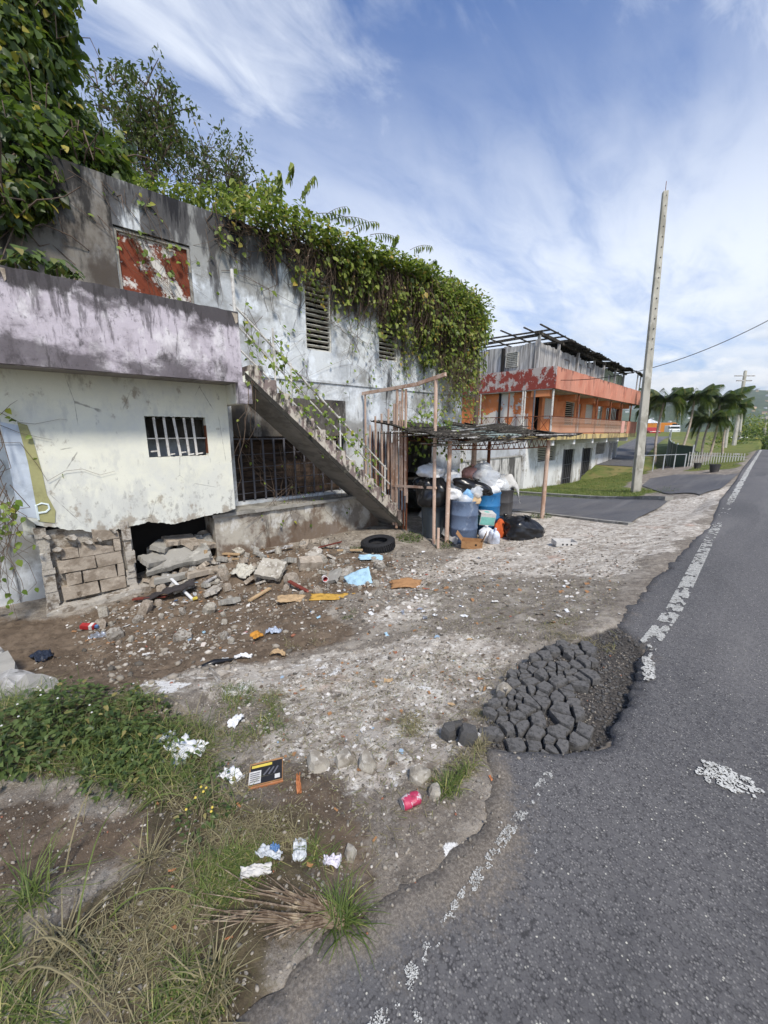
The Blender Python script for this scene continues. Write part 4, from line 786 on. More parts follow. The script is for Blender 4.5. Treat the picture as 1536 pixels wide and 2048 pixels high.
# ------------------------------------------------------------------ carport
P2 = gp(893, 1086); P3 = gp(1084, 1036)
carport = thing('carport', 'collapsing low carport with dark sagging roof on salmon posts', 'carport', (P2[0], P2[1], 0), math.atan2(P3[1] - P2[1], P3[0] - P2[0]))
CL = math.hypot(P3[0] - P2[0], P3[1] - P2[1]); cz = 1.42
MB().tube([(0, 0, P2[2] - .1), (0, 0, cz)], .045, 10).build('post', K['salmon'], carport); MB().tube([(CL, 0, P3[2] - .1), (CL, 0, cz - .02)], .05, 10).build('post', K['salmon'], carport)
for y in (1.6,): MB().tube([(CL, 1.9, P3[2] - .3), (CL, 1.9, 1.6)], .045, 8).build('post', K['rust'], carport)
def truss(x0, x1, y, z1, z0, n, sag):
    jb = MB(); f = lambda x: -sag * math.sin(math.pi * (x - x0) / (x1 - x0))
    jb.tube([(x0 + (x1 - x0) * k / 12, y, z1 + f(x0 + (x1 - x0) * k / 12)) for k in range(13)], .014, 5); jb.tube([(x0 + (x1 - x0) * k / 12, y, z0 + f(x0 + (x1 - x0) * k / 12)) for k in range(13)], .014, 5)
    for k in range(n):
        a = x0 + (x1 - x0) * k / n; b = x0 + (x1 - x0) * (k + .5) / n; c = x0 + (x1 - x0) * (k + 1) / n
        jb.tube([(a, y, z0 + f(a)), (b, y, z1 + f(b)), (c, y, z0 + f(c))], .009, 5)
    jb.build('lattice_joist', K['rust'], carport)
truss(.0, CL, .0, cz + .02, cz - .17, 18, .03); truss(.0, CL, .9, cz + .06, cz - .10, 18, .05); truss(-.1, CL, 1.8, cz + .14, cz - .02, 18, .05)
K['rottenroof'] = mk('rotten_roof_sheet', srgb(74, 70, 64), [(srgb(36, 33, 30), 3, .48, .15, (1, 4, 1), .85), (srgb(140, 134, 122), 4, .6, .08, (.5, 5, 1), .7), (srgb(80, 84, 54), 2, .64, .08, (1, 1, 1), .6)], .95)
K['zinc'] = mk('old_zinc_sheet', srgb(132, 146, 142), [(srgb(96, 100, 96), 2, .54, .1, (1, 1, 1), .8), (srgb(110, 78, 56), 3, .66, .06, (1, 1, 1), .8)], .6)
def sheet(x0, x1, y0, y1, z0, z1, seed, mat, name='roof_sheet', amp=.022, sag=.0):
    r = random.Random(seed); nu, nv = int((x1 - x0) / .03), 9; vs = []; fs = []
    for j in range(nv):
        v = j / (nv - 1)
        for i in range(nu):
            x = x0 + (x1 - x0) * i / (nu - 1); y = y0 + (y1 - y0) * v + (mnoise.noise((x * 4, seed, 0)) * .22 if j == 0 else 0)
            vs.append((x, y, z0 + (z1 - z0) * v + amp * math.sin(x * 2 * math.pi / .12) + mnoise.noise((x * 1.2, y * 1.2, seed)) * .09 - sag * math.sin(math.pi * v)))
    for j in range(nv - 1):
        for i in range(nu - 1): a = j * nu + i; fs.append((a, a + 1, a + nu + 1, a + nu))
    mb = MB(); mb.add(vs, fs); o = mb.build(name, mat, carport, smooth=True); md = o.modifiers.new('thick', 'SOLIDIFY'); md.thickness = .008; return o
cfy = hl(*(P2[0], P2[1]))
for k in range(6):
    x0 = -.55 + k * .74; z_ = rnd.uniform(-.02, .02)
    sheet(x0, x0 + .84, -.28, 2.3, cz + .05 + z_ + .006 * k, cz + .40 + z_, 20 + k, K['rottenroof'] if k != 2 else K['zinc'], sag=rnd.uniform(-.03, .06))
for k in range(60):     # fallen battens and dead sticks lying on and under the edge
    x = rnd.uniform(-.5, CL + .2); y = rnd.uniform(-.55, 1.2); L_ = rnd.uniform(.5, 1.5); a = rnd.uniform(-.35, .35)
    zf = cz + .06 + (y + .55) / 2.85 * .36 + rnd.uniform(-.14, .08)
    MB().bar((x - L_ / 2 * math.cos(a), y - L_ / 2 * math.sin(a), zf - .03), (x + L_ / 2 * math.cos(a), y + L_ / 2 * math.sin(a), zf + rnd.uniform(-.05, .05)), rnd.uniform(.02, .05), .02).build('batten', K['rottenroof'] if k % 3 else K['greywood'], carport)
bf = MB()
for k in range(15): MB().bar((-.35 + rnd.uniform(-.03, .03), 1.0 + k * .14, -.6), (-.35, 1.0 + k * .14, 1.6), .035, .02).build('rear_slat', K['rust'], carport)
# ------------------------------------------------------------------ orange building across the side street (local x along the street, y into the building)
OX, OY = -7.95, 20.08
orange = thing('orange_building', 'derelict three storey orange building with coral balcony and roofless wooden top floor', 'building', (OX, OY, 0), R(90))
LX = 17.4
gf = wall_holes(MB(), -.1, LX, -2.6, 1.16, 1.2, 1.4, [(1.5, 4.1, -.12, .78), (5.3, 7.3, -2.6, .48), (8.8, 10.9, -2.6, .45), (11.7, 14.0, -.1, .75), (15.1, 15.9, -2.6, .7), (16.2, 17.1, -2.6, .7)])
gf.box(-.1, .1, 1.401, 7, -2.6, 1.16); gf.box(LX - .2, LX, 1.401, 7, -2.6, 1.16); gf.build('ground_floor_wall', K['whitewall'], orange)
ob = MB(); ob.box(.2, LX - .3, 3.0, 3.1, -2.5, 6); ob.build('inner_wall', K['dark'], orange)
for x0, x1 in ((1.5, 4.1), (11.7, 14.0)): louvre(x0, x1, -.12, .78, 1.25, 8, orange, name='louvred_window', slat=K['whitemetal'], d=.11, tilt=.6)
for x0, x1 in ((5.3, 7.3), (8.8, 10.9)):
    d = MB().box(x0 + .1, x1 - .1, 1.30, 1.34, -2.6, .44).build('iron_door', K['dark'], orange)
    for k in range(6): x = x0 + .2 + (x1 - x0 - .4) * k / 5; MB().bar((x, 1.27, -2.6), (x, 1.27, .42), .035, .02, up=(0, 1, 0)).build('bar', K['greymetal'], d)
    for z_ in (-1.4, -.5): MB().bar((x0 + .1, 1.26, z_), (x1 - .1, 1.26, z_), .03, .03).build('crossbar', K['greymetal'], d)
    f_ = MB(); f_.box(x0 - .02, x0 + .1, 1.16, 1.32, -2.6, .5); f_.build('door_frame', K['greymetal'], d)
MB().box(15.15, 15.85, 1.26, 1.3, -2.6, .68).build('plank_door', K['greywood'], orange); MB().box(16.25, 17.05, 1.26, 1.3, -2.6, .68).build('plank_door', K['greywood'], orange)
MB().bar((14.4, .7, -1.75), (14.9, 1.15, -.9), .5, .03).build('leaning_sheet', K['zinc'], orange)
sl = MB(); sl.box(-.05, LX, 0, 1.2, 1.17, 1.46); sl.build('lower_balcony_slab', K['yellowed'], orange)
MB().box(-.05, .18, 1.2, 6.8, 1.17, 1.46).build('end_balcony_slab', K['yellowed'], orange)
for x in (.6, 3.7, 7.0, 10.0, 12.8, 15.35): MB().prism([(x, 1.17), (x + .28, 1.17), (x + .28, .88), (x, .88)], .12, 1.2).build('bracket', K['whitewall'], orange)
f2 = wall_holes(MB(), .3, LX - .2, 1.46, 3.70, 1.2, 1.38, [(.62, 1.5, 1.46, 3.42), (1.85, 3.2, 2.3, 3.42), (4.95, 6.5, 2.0, 3.4), (7.0, 7.7, 1.46, 3.4), (8.6, 10.1, 2.1, 3.4), (11.2, 12.3, 2.0, 3.4), (13.2, 16.6, 1.46, 3.4)])
f2.build('middle_wall', K['orange'], orange)
MB().box(.3, .48, 1.381, 7, 1.46, 3.70).build('end_wall', K['peelorange'], orange)
louvre(1.85, 3.2, 2.3, 3.42, 1.24, 11, orange, 'louvred_window', K['whitemetal'], d=.13, tilt=1.1); louvre(4.95, 6.5, 2.0, 3.4, 1.24, 11, orange, 'louvred_window', K['louver'], d=.06, tilt=.4)
louvre(8.6, 10.1, 2.1, 3.4, 1.24, 12, orange, 'louvred_window', K['whitemetal'], d=.13, tilt=1.1); louvre(11.2, 12.3, 2.0, 3.4, 1.24, 11, orange, 'louvred_window', K['louver'], d=.06, tilt=.4)
d = MB().bar((.66, 1.3, 2.42), (.95, 1.75, 2.42), .04, 1.9).build('open_door', K['whitemetal'], orange)
MB().box(7.05, 7.65, 1.26, 1.3, 1.46, 3.36).build('middle_door', K['greywood'], orange)
for k in range(9): x = 13.3 + k * .4; MB().bar((x, 1.25, 1.46), (x, 1.25, 3.38), .10, .05, up=(0, 1, 0)).build('red_slat', K['redwood'], orange)
s3 = MB().box(-.02, LX, .12, 1.2, 3.66, 3.82).build('upper_slab', K['concrete'], orange); MB().box(-.02, .3, 1.2, 6.8, 3.66, 3.82).build('end_slab', K['concrete'], orange)
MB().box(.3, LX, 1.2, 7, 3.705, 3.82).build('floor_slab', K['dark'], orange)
pr = MB(); N_ = 50; xs = np.linspace(0, LX + .1, N_)
for a, b in zip(xs[:-1], xs[1:]):
    t = lambda x: 4.74 + mnoise.noise((x * 1.3, 4, 0)) * .03
    pr.add([(a, 0, 3.70), (b, 0, 3.70), (b, 0, t(b)), (a, 0, t(a)), (a, .12, 3.70), (b, .12, 3.70), (b, .12, t(b)), (a, .12, t(a))], [(0, 1, 2, 3), (7, 6, 5, 4), (3, 2, 6, 7), (1, 0, 4, 5)])
pr.build('street_parapet', K['coral'], orange)
MB().prism([(-.03, 3.70), (.12, 3.70), (.12, 4.75), (-.03, 4.75)], -.003, 6.8).build('end_parapet', K['redpeel'], orange)
for x in (.05, 3.7, 7.0, 10.0, 12.8, 15.35): MB().prism([(x, 3.66), (x + .26, 3.66), (x + .26, 3.34), (x, 3.34)], .25, 1.2).build('cross_beam', K['orange'], orange); MB().tube([(x + .13, .1, 1.46), (x + .13, .12, 3.66)], .05, 7).build('rusty_post', K['rust'] if x > 1 else K['whitemetal'], orange)
for y, mt_, zz in ((1.0, K['greymetal'], 1.0), (1.5, K['whitemetal'], -.5), (1.62, K['whitemetal'], -.5), (2.4, K['rust'], 1.4), (4.0, K['rust'], 1.4), (4.12, K['whitemetal'], 1.4)): MB().tube([(.02, y, zz), (.02, y, 4.3 if y == 1.0 else 3.68)], .045, 7).build('drain_pipe', mt_, orange)
# balcony railing: top and bottom bars with curly slanted balusters, each its own piece
rl = MB(); rl.bar((0, .04, 2.36), (14.6, .04, 2.36), .04, .04); rl = rl.build('railing', K['rust'], orange); MB().bar((0, .04, 1.52), (14.6, .04, 1.52), .04, .04).build('bottom_bar', K['rust'], rl)
b0 = None
for k in range(110):
    x = .12 + k * .132
    if b0 is None:
        b0 = MB().tube([(0, 0, 0), (.09, 0, .28), (-.03, 0, .56), (.06, 0, .84)], .014, 5).build('baluster', K['salmon'], rl); o = b0
    else: o = link('baluster', b0.data, rl)
    o.location = (x, .04, 1.52); 
er = MB().bar((.0, .1, 2.36), (.0, 6.6, 2.36), .04, .04).build('end_railing', K['rust'], orange); MB().bar((.0, .1, 1.52), (.0, 6.6, 1.52), .04, .04).build('bottom_bar', K['rust'], er)
for k in range(11):
    y = .1 + k * .6; MB().tube([(0, y, 1.52), (0, y + .6, 2.36)], .012, 5).build('diagonal_bar', K['rust'], er); MB().tube([(0, y + .6, 1.52), (0, y, 2.36)], .012, 5).build('diagonal_bar', K['rust'], er); MB().tube([(0, y, 1.5), (0, y, 2.36)], .014, 5).build('upright', K['rust'], er)
MB().box(14.6, LX, 0, .1, 1.46, 2.36).build('coral_panel', K['coral'], orange); MB().box(12.9, 13.7, -.02, .02, 1.5, 2.36).build('pink_board', fabric('pink_board', srgb(224, 170, 156), .8), orange)
# top floor: weathered boards, one by one
x = .35; k = 0; bd = None
top_wall = MB().box(.4, 14, 1.33, 1.36, 3.82, 5.9).build('top_wall', K['greywood'], orange)
while x < 17:
    w = .30; mt_ = K['greenwood'] if x > 11.3 else K['greywood']; z1 = 6.15 - .012 * x + rnd.uniform(-.05, .05)
    win = any(a < x + .15 < b for a, b in ((4.3, 5.0), (6.4, 7.1), (8.4, 9.1), (13.0, 13.6), (14.6, 15.2)))
    if not (k % 17 == 9): MB().box(x, x + w - .015, 1.26 + rnd.uniform(-.01, .01), 1.31, 3.82 if not win else 3.82, z1 if not win else 4.9).build('board', mt_, top_wall)
    if win: MB().box(x, x + w - .015, 1.26, 1.31, 5.75, z1).build('board', mt_, top_wall)
    x += w; k += 1
ew = MB().box(.46, .5, 1.5, 6.6, 3.82, 6.05).build('top_end_wall', K['greywood'], orange)
y = 1.3
while y < 6.6: MB().box(.40, .45, y, y + .285, 3.82, 6.05 + rnd.uniform(-.03, .05)).build('board', K['greywood'], ew); y += .3
louvre(2.2, 2.9, 5.0, 5.75, 0, 7, ew, 'louvred_window', K['louver']).rotation_euler = (0, 0, R(90)); 
for o in ew.children:
    if o.name.startswith('louvred_window'): o.location = (.40, 0, 0)
for x in (.4, 3.0, 6.1, 9.2, 11.3, 14.2, 16.6): MB().box(x, x + .14, 1.12, 1.24, 3.82, 6.5 - .02 * x).build('corner_stud', K['greywood'], orange)
# torn roof: rafters, purlins and a few curled sheets
rf = MB().bar((.2, 1.15, 6.5), (17.2, 1.15, 6.15), .12, .14).build('roof_frame', K['rottenroof'], orange)
MB().bar((.4, 1.2, 6.42), (.4, 6.7, 6.42), .12, .12).build('plate', K['rottenroof'], rf)
for k in range(18): x = .3 + k * .98; MB().bar((x, .55, 6.56 - .02 * x + rnd.uniform(-.04, .04)), (x + rnd.uniform(-.15, .15), 5.8, 6.72 - .02 * x), .05, .08).build('rafter', K['rottenroof'], rf)
for y, z_ in ((.7, 6.64), (1.6, 6.68), (2.8, 6.72), (4.2, 6.76)): MB().bar((-.5 + rnd.uniform(-.3, .3), y, z_), (17.5, y, z_ - .38), .07, .05).build('purlin', K['rottenroof'], rf)
K['darkroof'] = mk('tarred_roof_sheet', srgb(58, 56, 52), [(srgb(96, 94, 86), 2, .58, .1, (1, 3, 1), .8), (srgb(74, 88, 62), 1.6, .64, .06, (1, 1, 1), .7)], .95)
def osheet(x0, x1, y0, y1, z0, z1, s):
    mb = MB(); n = max(4, int((x1 - x0) / .1)); vs = []; fs = []
    for j, (y, z_) in enumerate(((y0, z0), ((y0 + y1) / 2, (z0 + z1) / 2 + .03), (y1, z1))):
        for i in range(n): x = x0 + (x1 - x0) * i / (n - 1); vs.append((x, y + (mnoise.noise((x * 2, s, 0)) * .25 if j == 0 else 0), z_ - .02 * x + .02 * math.sin(x * 18) + (mnoise.noise((x * 1.5, s, 3)) * .12 if j == 0 else 0)))
    for j in range(2):
        for i in range(n - 1): a = j * n + i; fs.append((a, a + 1, a + n + 1, a + n))
    mb.add(vs, fs); o = mb.build('roof_sheet', K['darkroof'], rf); o.modifiers.new('t', 'SOLIDIFY').thickness = .012
for x0, x1, y0, y1 in ((3.5, 7.6, .6, 2.6), (7.7, 11.0, .55, 2.4), (11.4, 14.2, .6, 2.6), (14.8, 17.2, .4, 2.2)): osheet(x0, x1, y0, y1, 6.62, 6.74, x0)
for x in (17.6, 18.6): MB().tube([(x, .4, 4.0), (x, .4, 6.2)], .05, 6).build('bare_post', K['greywood'], orange)
MB().bar((17.0, .3, 6.2), (19.0, .3, 6.05), .3, .06).build('porch_beam', K['rottenroof'], orange)
# yard wall between carport and orange building
yw = thing('yard_wall', 'low mould streaked white yard wall behind the carport', 'wall', (-9.3, 15.2, 0), R(90))
MB().box(-3.2, 4.7, 0, .15, -2.2, .30).build('wall', K['mouldwall'], yw); MB().box(-3.25, 4.72, -.03, .18, .302, .36).build('coping', K['concrete'], yw)
pk = thing('white_picket_fence', 'short white picket panel above the yard wall behind the bags', 'fence', (-9.25, 13.0, .37), R(90))
MB().bar((0, 0, .15), (1.4, 0, .15), .05, .04).build('rail', K['whitemetal'], pk); MB().bar((0, 0, .65), (1.4, 0, .65), .05, .04).build('rail', K['whitemetal'], pk)
for k in range(11): MB().box(k * .13, k * .13 + .06, -.04, -.01, 0, .85).build('picket', K['whitemetal'], pk)
bk_ = thing('white_bucket', 'small white bucket at the foot of the yard wall', 'bucket', gp(1054, 975))
MB().lathe([(0, 0), (.16, 0), (.2, .42), (.19, .42), (.15, .02)], 14).build('bucket', K['plasticwhite'], bk_)
# ------------------------------------------------------------------ side street, kerb, parking
def drape(name, poly, mat, dz, res, kind='structure'):
    pl = np.array(poly); n = len(pl); bd = []
    for i in range(n):
        a, b = pl[i], pl[(i + 1) % n]; m = max(1, int(np.linalg.norm(b - a) / res)); bd += [a + (b - a) * t / m for t in range(m)]
    x0, y0 = pl.min(0); x1, y1 = pl.max(0); gx, gy = np.meshgrid(np.arange(x0, x1, res), np.arange(y0, y1, res)); ins = inpoly(gx, gy, [tuple(q) for q in pl])
    P_ = [Vector(q) for q in bd] + [Vector((a, b)) for a, b in zip(gx[ins], gy[ins])]
    E_ = [(i, (i + 1) % len(bd)) for i in range(len(bd))]
    vo, eo, fo, *_r = geometry.delaunay_2d_cdt(P_, E_, [], 1, 1e-4)
    mb = MB(); mb.add([(v.x, v.y, Hq(v.x, v.y) + dz) for v in vo], fo); o = mb.build(name, mat, smooth=True); tag(o, kind=kind); return o
SS = GP([(985, 987), (1000, 1018), (1060, 1024), (1130, 1032), (1262, 1047), (1300, 1026), (1336, 1004), (1240, 1000), (1150, 997), (1050, 990)])
drape('side_street', SS, K['asphalt2'], .03, .35)
PK = GP([(1284, 972), (1300, 958), (1350, 950), (1430, 950), (1478, 948), (1462, 962), (1440, 980), (1400, 992), (1330, 988)])
drape('parking_area', PK, K['asphalt2'], .03, .35)
def kerb(name, pts, w, h, mat):
    mb = MB(); P_ = [];
    for (a, b) in zip(pts[:-1], pts[1:]):
        a = np.array(a); b = np.array(b); m = max(1, int(np.linalg.norm(b - a) / .5)); P_ += [a + (b - a) * t / m for t in range(m)]
    P_.append(np.array(pts[-1]))
    for a, b in zip(P_[:-1], P_[1:]):
        d = (b - a) / np.linalg.norm(b - a); q = np.array([-d[1], d[0]]) * w / 2
        vs = [(*(p + s * q), Hq(*p) + z_) for p in (a, b) for s in (-1, 1) for z_ in (-.1, h)]
        mb.add(vs, [(0, 1, 5, 4), (2, 6, 7, 3), (1, 3, 7, 5), (0, 2, 3, 1), (4, 5, 7, 6)])
    o = mb.build(name, mat); tag(o, kind='structure'); return o
kerb('kerb', GP([(985, 983), (1050, 988), (1150, 995), (1240, 999), (1338, 1001)]), .22, .11, K['concrete'])
kerb('kerb', GP([(1003, 1020), (1060, 1026), (1130, 1034), (1262, 1049)]), .14, .045, K['concrete'])
# ------------------------------------------------------------------ poles and wire
pb_ = gp(1272, 984)
pole = thing('concrete_utility_pole', 'tall square grey concrete pole standing on the grass by the kerb', 'pole', pb_)
dpl = math.hypot(pb_[0], pb_[1]); dep = float((np.array(pb_) - EYE) @ _F); tp = atd(1326, 393, dep * .985); hgt = tp[2] - pb_[2]; lean = ((tp[0] - pb_[0]) * .85, (tp[1] - pb_[1]) * .85)
pm = MB(); w0, w1 = .21, .13
K['polec'] = mk('pole_concrete', srgb(172, 168, 156), [(srgb(136, 132, 120), 1.5, .52, .14, (2, 2, .5), .8), (srgb(196, 192, 180), 5, .58, .1, (1, 1, .5), .7), (srgb(98, 94, 86), 3, .68, .06, (1, 1, .3), .7)], .93, ((20, .4, .01),))
rz_ = R(30); cr = [(math.cos(rz_ + math.pi / 4 + k * math.pi / 2), math.sin(rz_ + math.pi / 4 + k * math.pi / 2)) for k in range(4)]
vs = [(x * w0, y * w0, -.3) for x, y in cr] + [(x * w1 + lean[0], y * w1 + lean[1], hgt) for x, y in cr]
pm.add(vs, [(3, 2, 1, 0), (4, 5, 6, 7)] + [(i, (i + 1) % 4, 4 + (i + 1) % 4, 4 + i) for i in range(4)]); pl_ = pm.build('shaft', K['polec'], pole); md = pl_.modifiers.new('b', 'BEVEL'); md.width = .025; md.segments = 2
MB().tube([(lean[0], lean[1], hgt - .02), (lean[0] - .01, lean[1], hgt + .35)], .012, 5).build('rebar_tip', K['rust'], pole)
for k in range(16):
    t = 1 - (k + .5) / 30; c_ = (lean[0] * t, lean[1] * t, hgt * t); q = (cr[3][0] + cr[0][0], cr[3][1] + cr[0][1]); w_ = w0 + (w1 - w0) * t
    MB().tube([(c_[0] - .01 + _F[0] * -w_ * .70, c_[1] + _F[1] * -w_ * .70, c_[2]), (c_[0] + _F[0] * -w_ * .78, c_[1] + _F[1] * -w_ * .78, c_[2])], .022, 6).build('bolt_hole', K['dark'], pole)
wr = atd(1111, 760, 19.5); a_ = np.array(wr); b_ = atd(1700, 545, 15.); pts = [a_ + (b_ - a_) * t - np.array([0, 0, 1]) * 1.1 * 4 * t * (1 - t) for t in np.linspace(0, 1, 30)]
tag(MB().tube(pts, .016, 5).build('overhead_wire', K['dark']), 'black overhead wire sagging from the orange building past the pole', 'wire')
def upole(px, pyb, pyt, pxt, d, r0, label, arms=(), mat=K['polec']):
    b = atd(px, pyb, d); t = atd(pxt, pyt, d); p = thing('utility_pole', label, 'pole', b, group='distant utility poles')
    v = t - b; MB().tube([(0, 0, -3), tuple(v)], [r0, r0 * .6], 8).build('shaft', mat, p)
    for f, L_ in arms: c = v * f; MB().bar(tuple(c - _R * L_), tuple(c + _R * L_), .12, .12).build('crossarm', K['greywood'], p)
upole(1462, 935, 742, 1491, 46, .26, 'leaning grey distant pole with crossarms behind the palms', ((.95, 1.2), (.90, .9)))
upole(1447, 940, 800, 1462, 44, .22, 'pale distant pole just left of the leaning one', ())
upole(1478, 925, 800, 1486, 52, .2, 'thin far pole right of the leaning crossarm pole', ())
upole(1523, 925, 832, 1533, 60, .28, 'pale pole at the right edge beside the road', ((.96, 1.0),))
# ------------------------------------------------------------------ rising drive, fence, gate
hillp = [atd(a, b, d) for a, b, d in [(1180, 985, 26), (1290, 945, 30), (1360, 945, 32), (1285, 925, 36), (1352, 925, 38), (1280, 890, 46), (1345, 888, 48), (1270, 872, 58), (1350, 872, 60), (1100, 900, 50), (1100, 880, 62), (1440, 900, 50), (1440, 882, 60), (1430, 930, 36)]]
def quadsheet(name, cols, mat, kind='structure'):
    mb = MB(); n = len(cols[0]); vs = [tuple(p) for c in cols for p in c]; fs = []
    for i in range(len(cols) - 1):
        for j in range(n - 1): a = i * n + j; fs.append((a, a + 1, a + n + 1, a + n))
    mb.add(vs, fs); o = mb.build(name, mat, smooth=True); tag(o, kind=kind); return o
K['slope'] = mk('grassy_slope', srgb(100, 108, 58), [(srgb(130, 118, 78), .5, .54, .1, (1, 1, 1), .8), (srgb(72, 86, 40), 1.6, .55, .1, (1, 1, 1), .8)], .95)
def rise(y): return np.interp(y, [30, 36, 46, 58, 80, 140], [-1.0, -.7, .1, .7, .9, .8])
cols = [[(x, y, rise(y) + (0 if x > -22 else .3) - (.4 + .6 * np.clip((y - 36) / 20, 0, 1) if x > -5 else 0)) for y in (27, 32, 36, 41, 46, 52, 58, 68, 80, 110, 140)] for x in (-60, -40, -28, -20, -14, -10, -8, -6.2, -4, -2.2, -.9)]
cols = [[(x, y, z_ if y > 30 else -2.2) for x, y, z_ in c] for c in cols]
quadsheet('slope', cols, K['slope'])
dv = [[(x + (y - 32) * -.10, y, rise(y) + .03) for y in (32.2, 36, 41, 46, 52, 58, 68, 80)] for x in (-9.6, -7.8, -6.6)]
quadsheet('driveway', dv, K['asphalt2'])
K['galv'] = plain('galvanised_pipe', srgb(186, 190, 190), .5, .1, 6)
cf = thing('pipe_fence', 'low galvanised pipe fence at the foot of the rising drive', 'fence', (0, 0, 0))
fa, fb = np.array([-6.3, 30.3, -1.0]), np.array([-3.6, 30.6, -.8]); 
for k in range(6):
    p = fa + (fb - fa) * k / 5; MB().tube([tuple(p - [0, 0, .4]), tuple(p + [0, 0, 1.05])], .035, 6).build('post', K['galv'], cf)
MB().tube([tuple(fa + [0, 0, 1.0]), tuple(fb + [0, 0, 1.0])], .025, 6).build('top_rail', K['galv'], cf)
gt = thing('white_picket_gate', 'white metal picket gate behind the black planter', 'gate', (-3.45, 30.7, -.85), R(4))
MB().bar((0, 0, .15), (2.55, 0, .15), .05, .05).build('rail', K['whitemetal'], gt); MB().bar((0, 0, 1.0), (2.55, 0, 1.0), .05, .05).build('rail', K['whitemetal'], gt)
g0 = None
for k in range(22):
    if g0 is None: g0 = MB().box(-.025, .025, -.02, .02, 0, 1.2).build('picket', K['louver'], gt); o = g0
    else: o = link('picket', g0.data, gt)
    o.location = (k * .12, -.04, 0)
gf_ = thing('green_mesh_fence', 'dark green sheet fence curving up the slope behind the palms', 'fence', (0, 0, 0)); K['greensheet'] = plain('green_sheet', srgb(64, 88, 80), .7, .15, 3)
prev = None
for k in range(14):
    t = k / 13; y = 31.5 + t * 16; x = -3.4 - 3.6 * math.sqrt(t); z_ = float(rise(y)) - .2
    if prev:
        mb = MB(); a, b = prev, (x, y, z_); mb.add([a, b, (b[0], b[1], b[2] + 1.8), (a[0], a[1], a[2] + 1.8)], [(0, 1, 2, 3)]); o = mb.build('panel', K['greensheet'], gf_); o.modifiers.new('t', 'SOLIDIFY').thickness = .03
        MB().tube([a, (a[0], a[1], a[2] + 1.9)], .04, 6).build('post', K['galv'], gf_)
    prev = (x, y, z_)
def planter(px, py, s, label):
    p = gp(px, py); t = thing('planter', label, 'planter', p, group='black planters'); MB().lathe([(0, -.05), (.30 * s, -.05), (.42 * s, .66 * s), (.44 * s, .66 * s), (.44 * s, .72 * s), (.39 * s, .72 * s), (.36 * s, .55 * s), (0, .55 * s)], 18).build('pot', K['drumblack'], t, smooth=False)
planter(1428, 944, .50, 'larger black planter pot before the white picket gate'); planter(1394, 937, .42, 'smaller black planter pot left of the larger one')
sg = thing('small_white_sign', 'small white sign on a thin post beside the road', 'sign', atd(1470, 935, 30)); MB().tube([(0, 0, -.4), (0, 0, .3)], .03, 6).build('post', K['galv'], sg); MB().box(-.16, .16, -.02, .02, .3, 1.1).build('plate', K['paper'], sg)
# ------------------------------------------------------------------ palms
def frond(mb_pts, L_, droop, n=36):
    V = []; F = []
    for side in (-1, 1):
        for k in range(n):
            t = .12 + .88 * k / n; x = L_ * t * (1 - .25 * droop * t); z_ = L_ * (.95 * t - (droop + .25) * t * t)
            w = .42 * L_ * math.sin(math.pi * min(1, t * .85 + .12)) ** .7; d = .034 * L_ / 2
            b = len(V); V += [(x - d, 0, z_), (x + d, 0, z_), (x + w * .35 + d * .3, side * w * .72, z_ - w * .75)]; F.append((b, b + 1, b + 2))
    return np.array(V), np.array(F)
def palm_crown(seed, n=32, L_=1.9):
    r = random.Random(seed); VV = []; FF = []; off = 0
    for k in range(n):
        a = 2 * math.pi * k / n + r.uniform(-.2, .2); dr = r.uniform(.6, 1.6) if k % 3 else r.uniform(.1, .4); V, F = frond(None, L_ * r.uniform(.8, 1.1), dr)
        c, s = math.cos(a), math.sin(a); V = np.stack([V[:, 0] * c - V[:, 1] * s, V[:, 0] * s + V[:, 1] * c, V[:, 2]], 1); VV.append(V); FF.append(F + off); off += len(V)
    return np.concatenate(VV), np.concatenate(FF)
PC = [palm_crown(k) for k in range(3)]
def palm(i, px, pyb, pxt, pyt, d, L_, label):
    b = atd(px, pyb, d); t = atd(pxt, pyt, d + rnd.uniform(-.5, .5)); v = t - b; p = thing('palm_tree', label, 'palm', b, group='palms by the white gate')
    pts = [tuple(v * q + _R * .25 * math.sin(math.pi * q) * (1 if i % 2 else -1)) for q in np.linspace(0, 1, 9)]; pts[0] = (0, 0, -.5)
    MB().tube(pts, [.10 - .04 * q for q in np.linspace(0, 1, 9)], 8).build('trunk', K['palmtrunk'], p, smooth=True)
    V, F = PC[i % 3]; o = npmesh('crown', V * L_ / 1.9, F, K['palmleaf'], p); o.location = tuple(v); o.rotation_euler = (0, 0, i * 1.3)
    MB().lathe([(.05, -.7), (.12, -.4), (.10, 0), (.03, .3)], 8, tuple(v)).build('crownshaft', K['weed'], p, smooth=True)
palm(0, 1310, 940, 1330, 800, 29, 1.9, 'leftmost palm with a slim trunk beside the concrete pole')
palm(1, 1347, 940, 1390, 795, 30, 1.8, 'palm with a leaning trunk second from the left')
palm(2, 1404, 938, 1420, 840, 31, 1.9, 'low palm with a full crown before the picket gate')
palm(3, 1410, 938, 1440, 800, 32, 2.0, 'tallest full palm behind the picket gate')
palm(4, 1445, 930, 1462, 815, 33, 1.8, 'rightmost palm close to the leaning utility pole')
palm(5, 1380, 925, 1405, 800, 36, 1.7, 'rear palm between the taller crowns')
palm(6, 1292, 935, 1300, 815, 34, 1.6, 'palm half hidden behind the concrete pole')
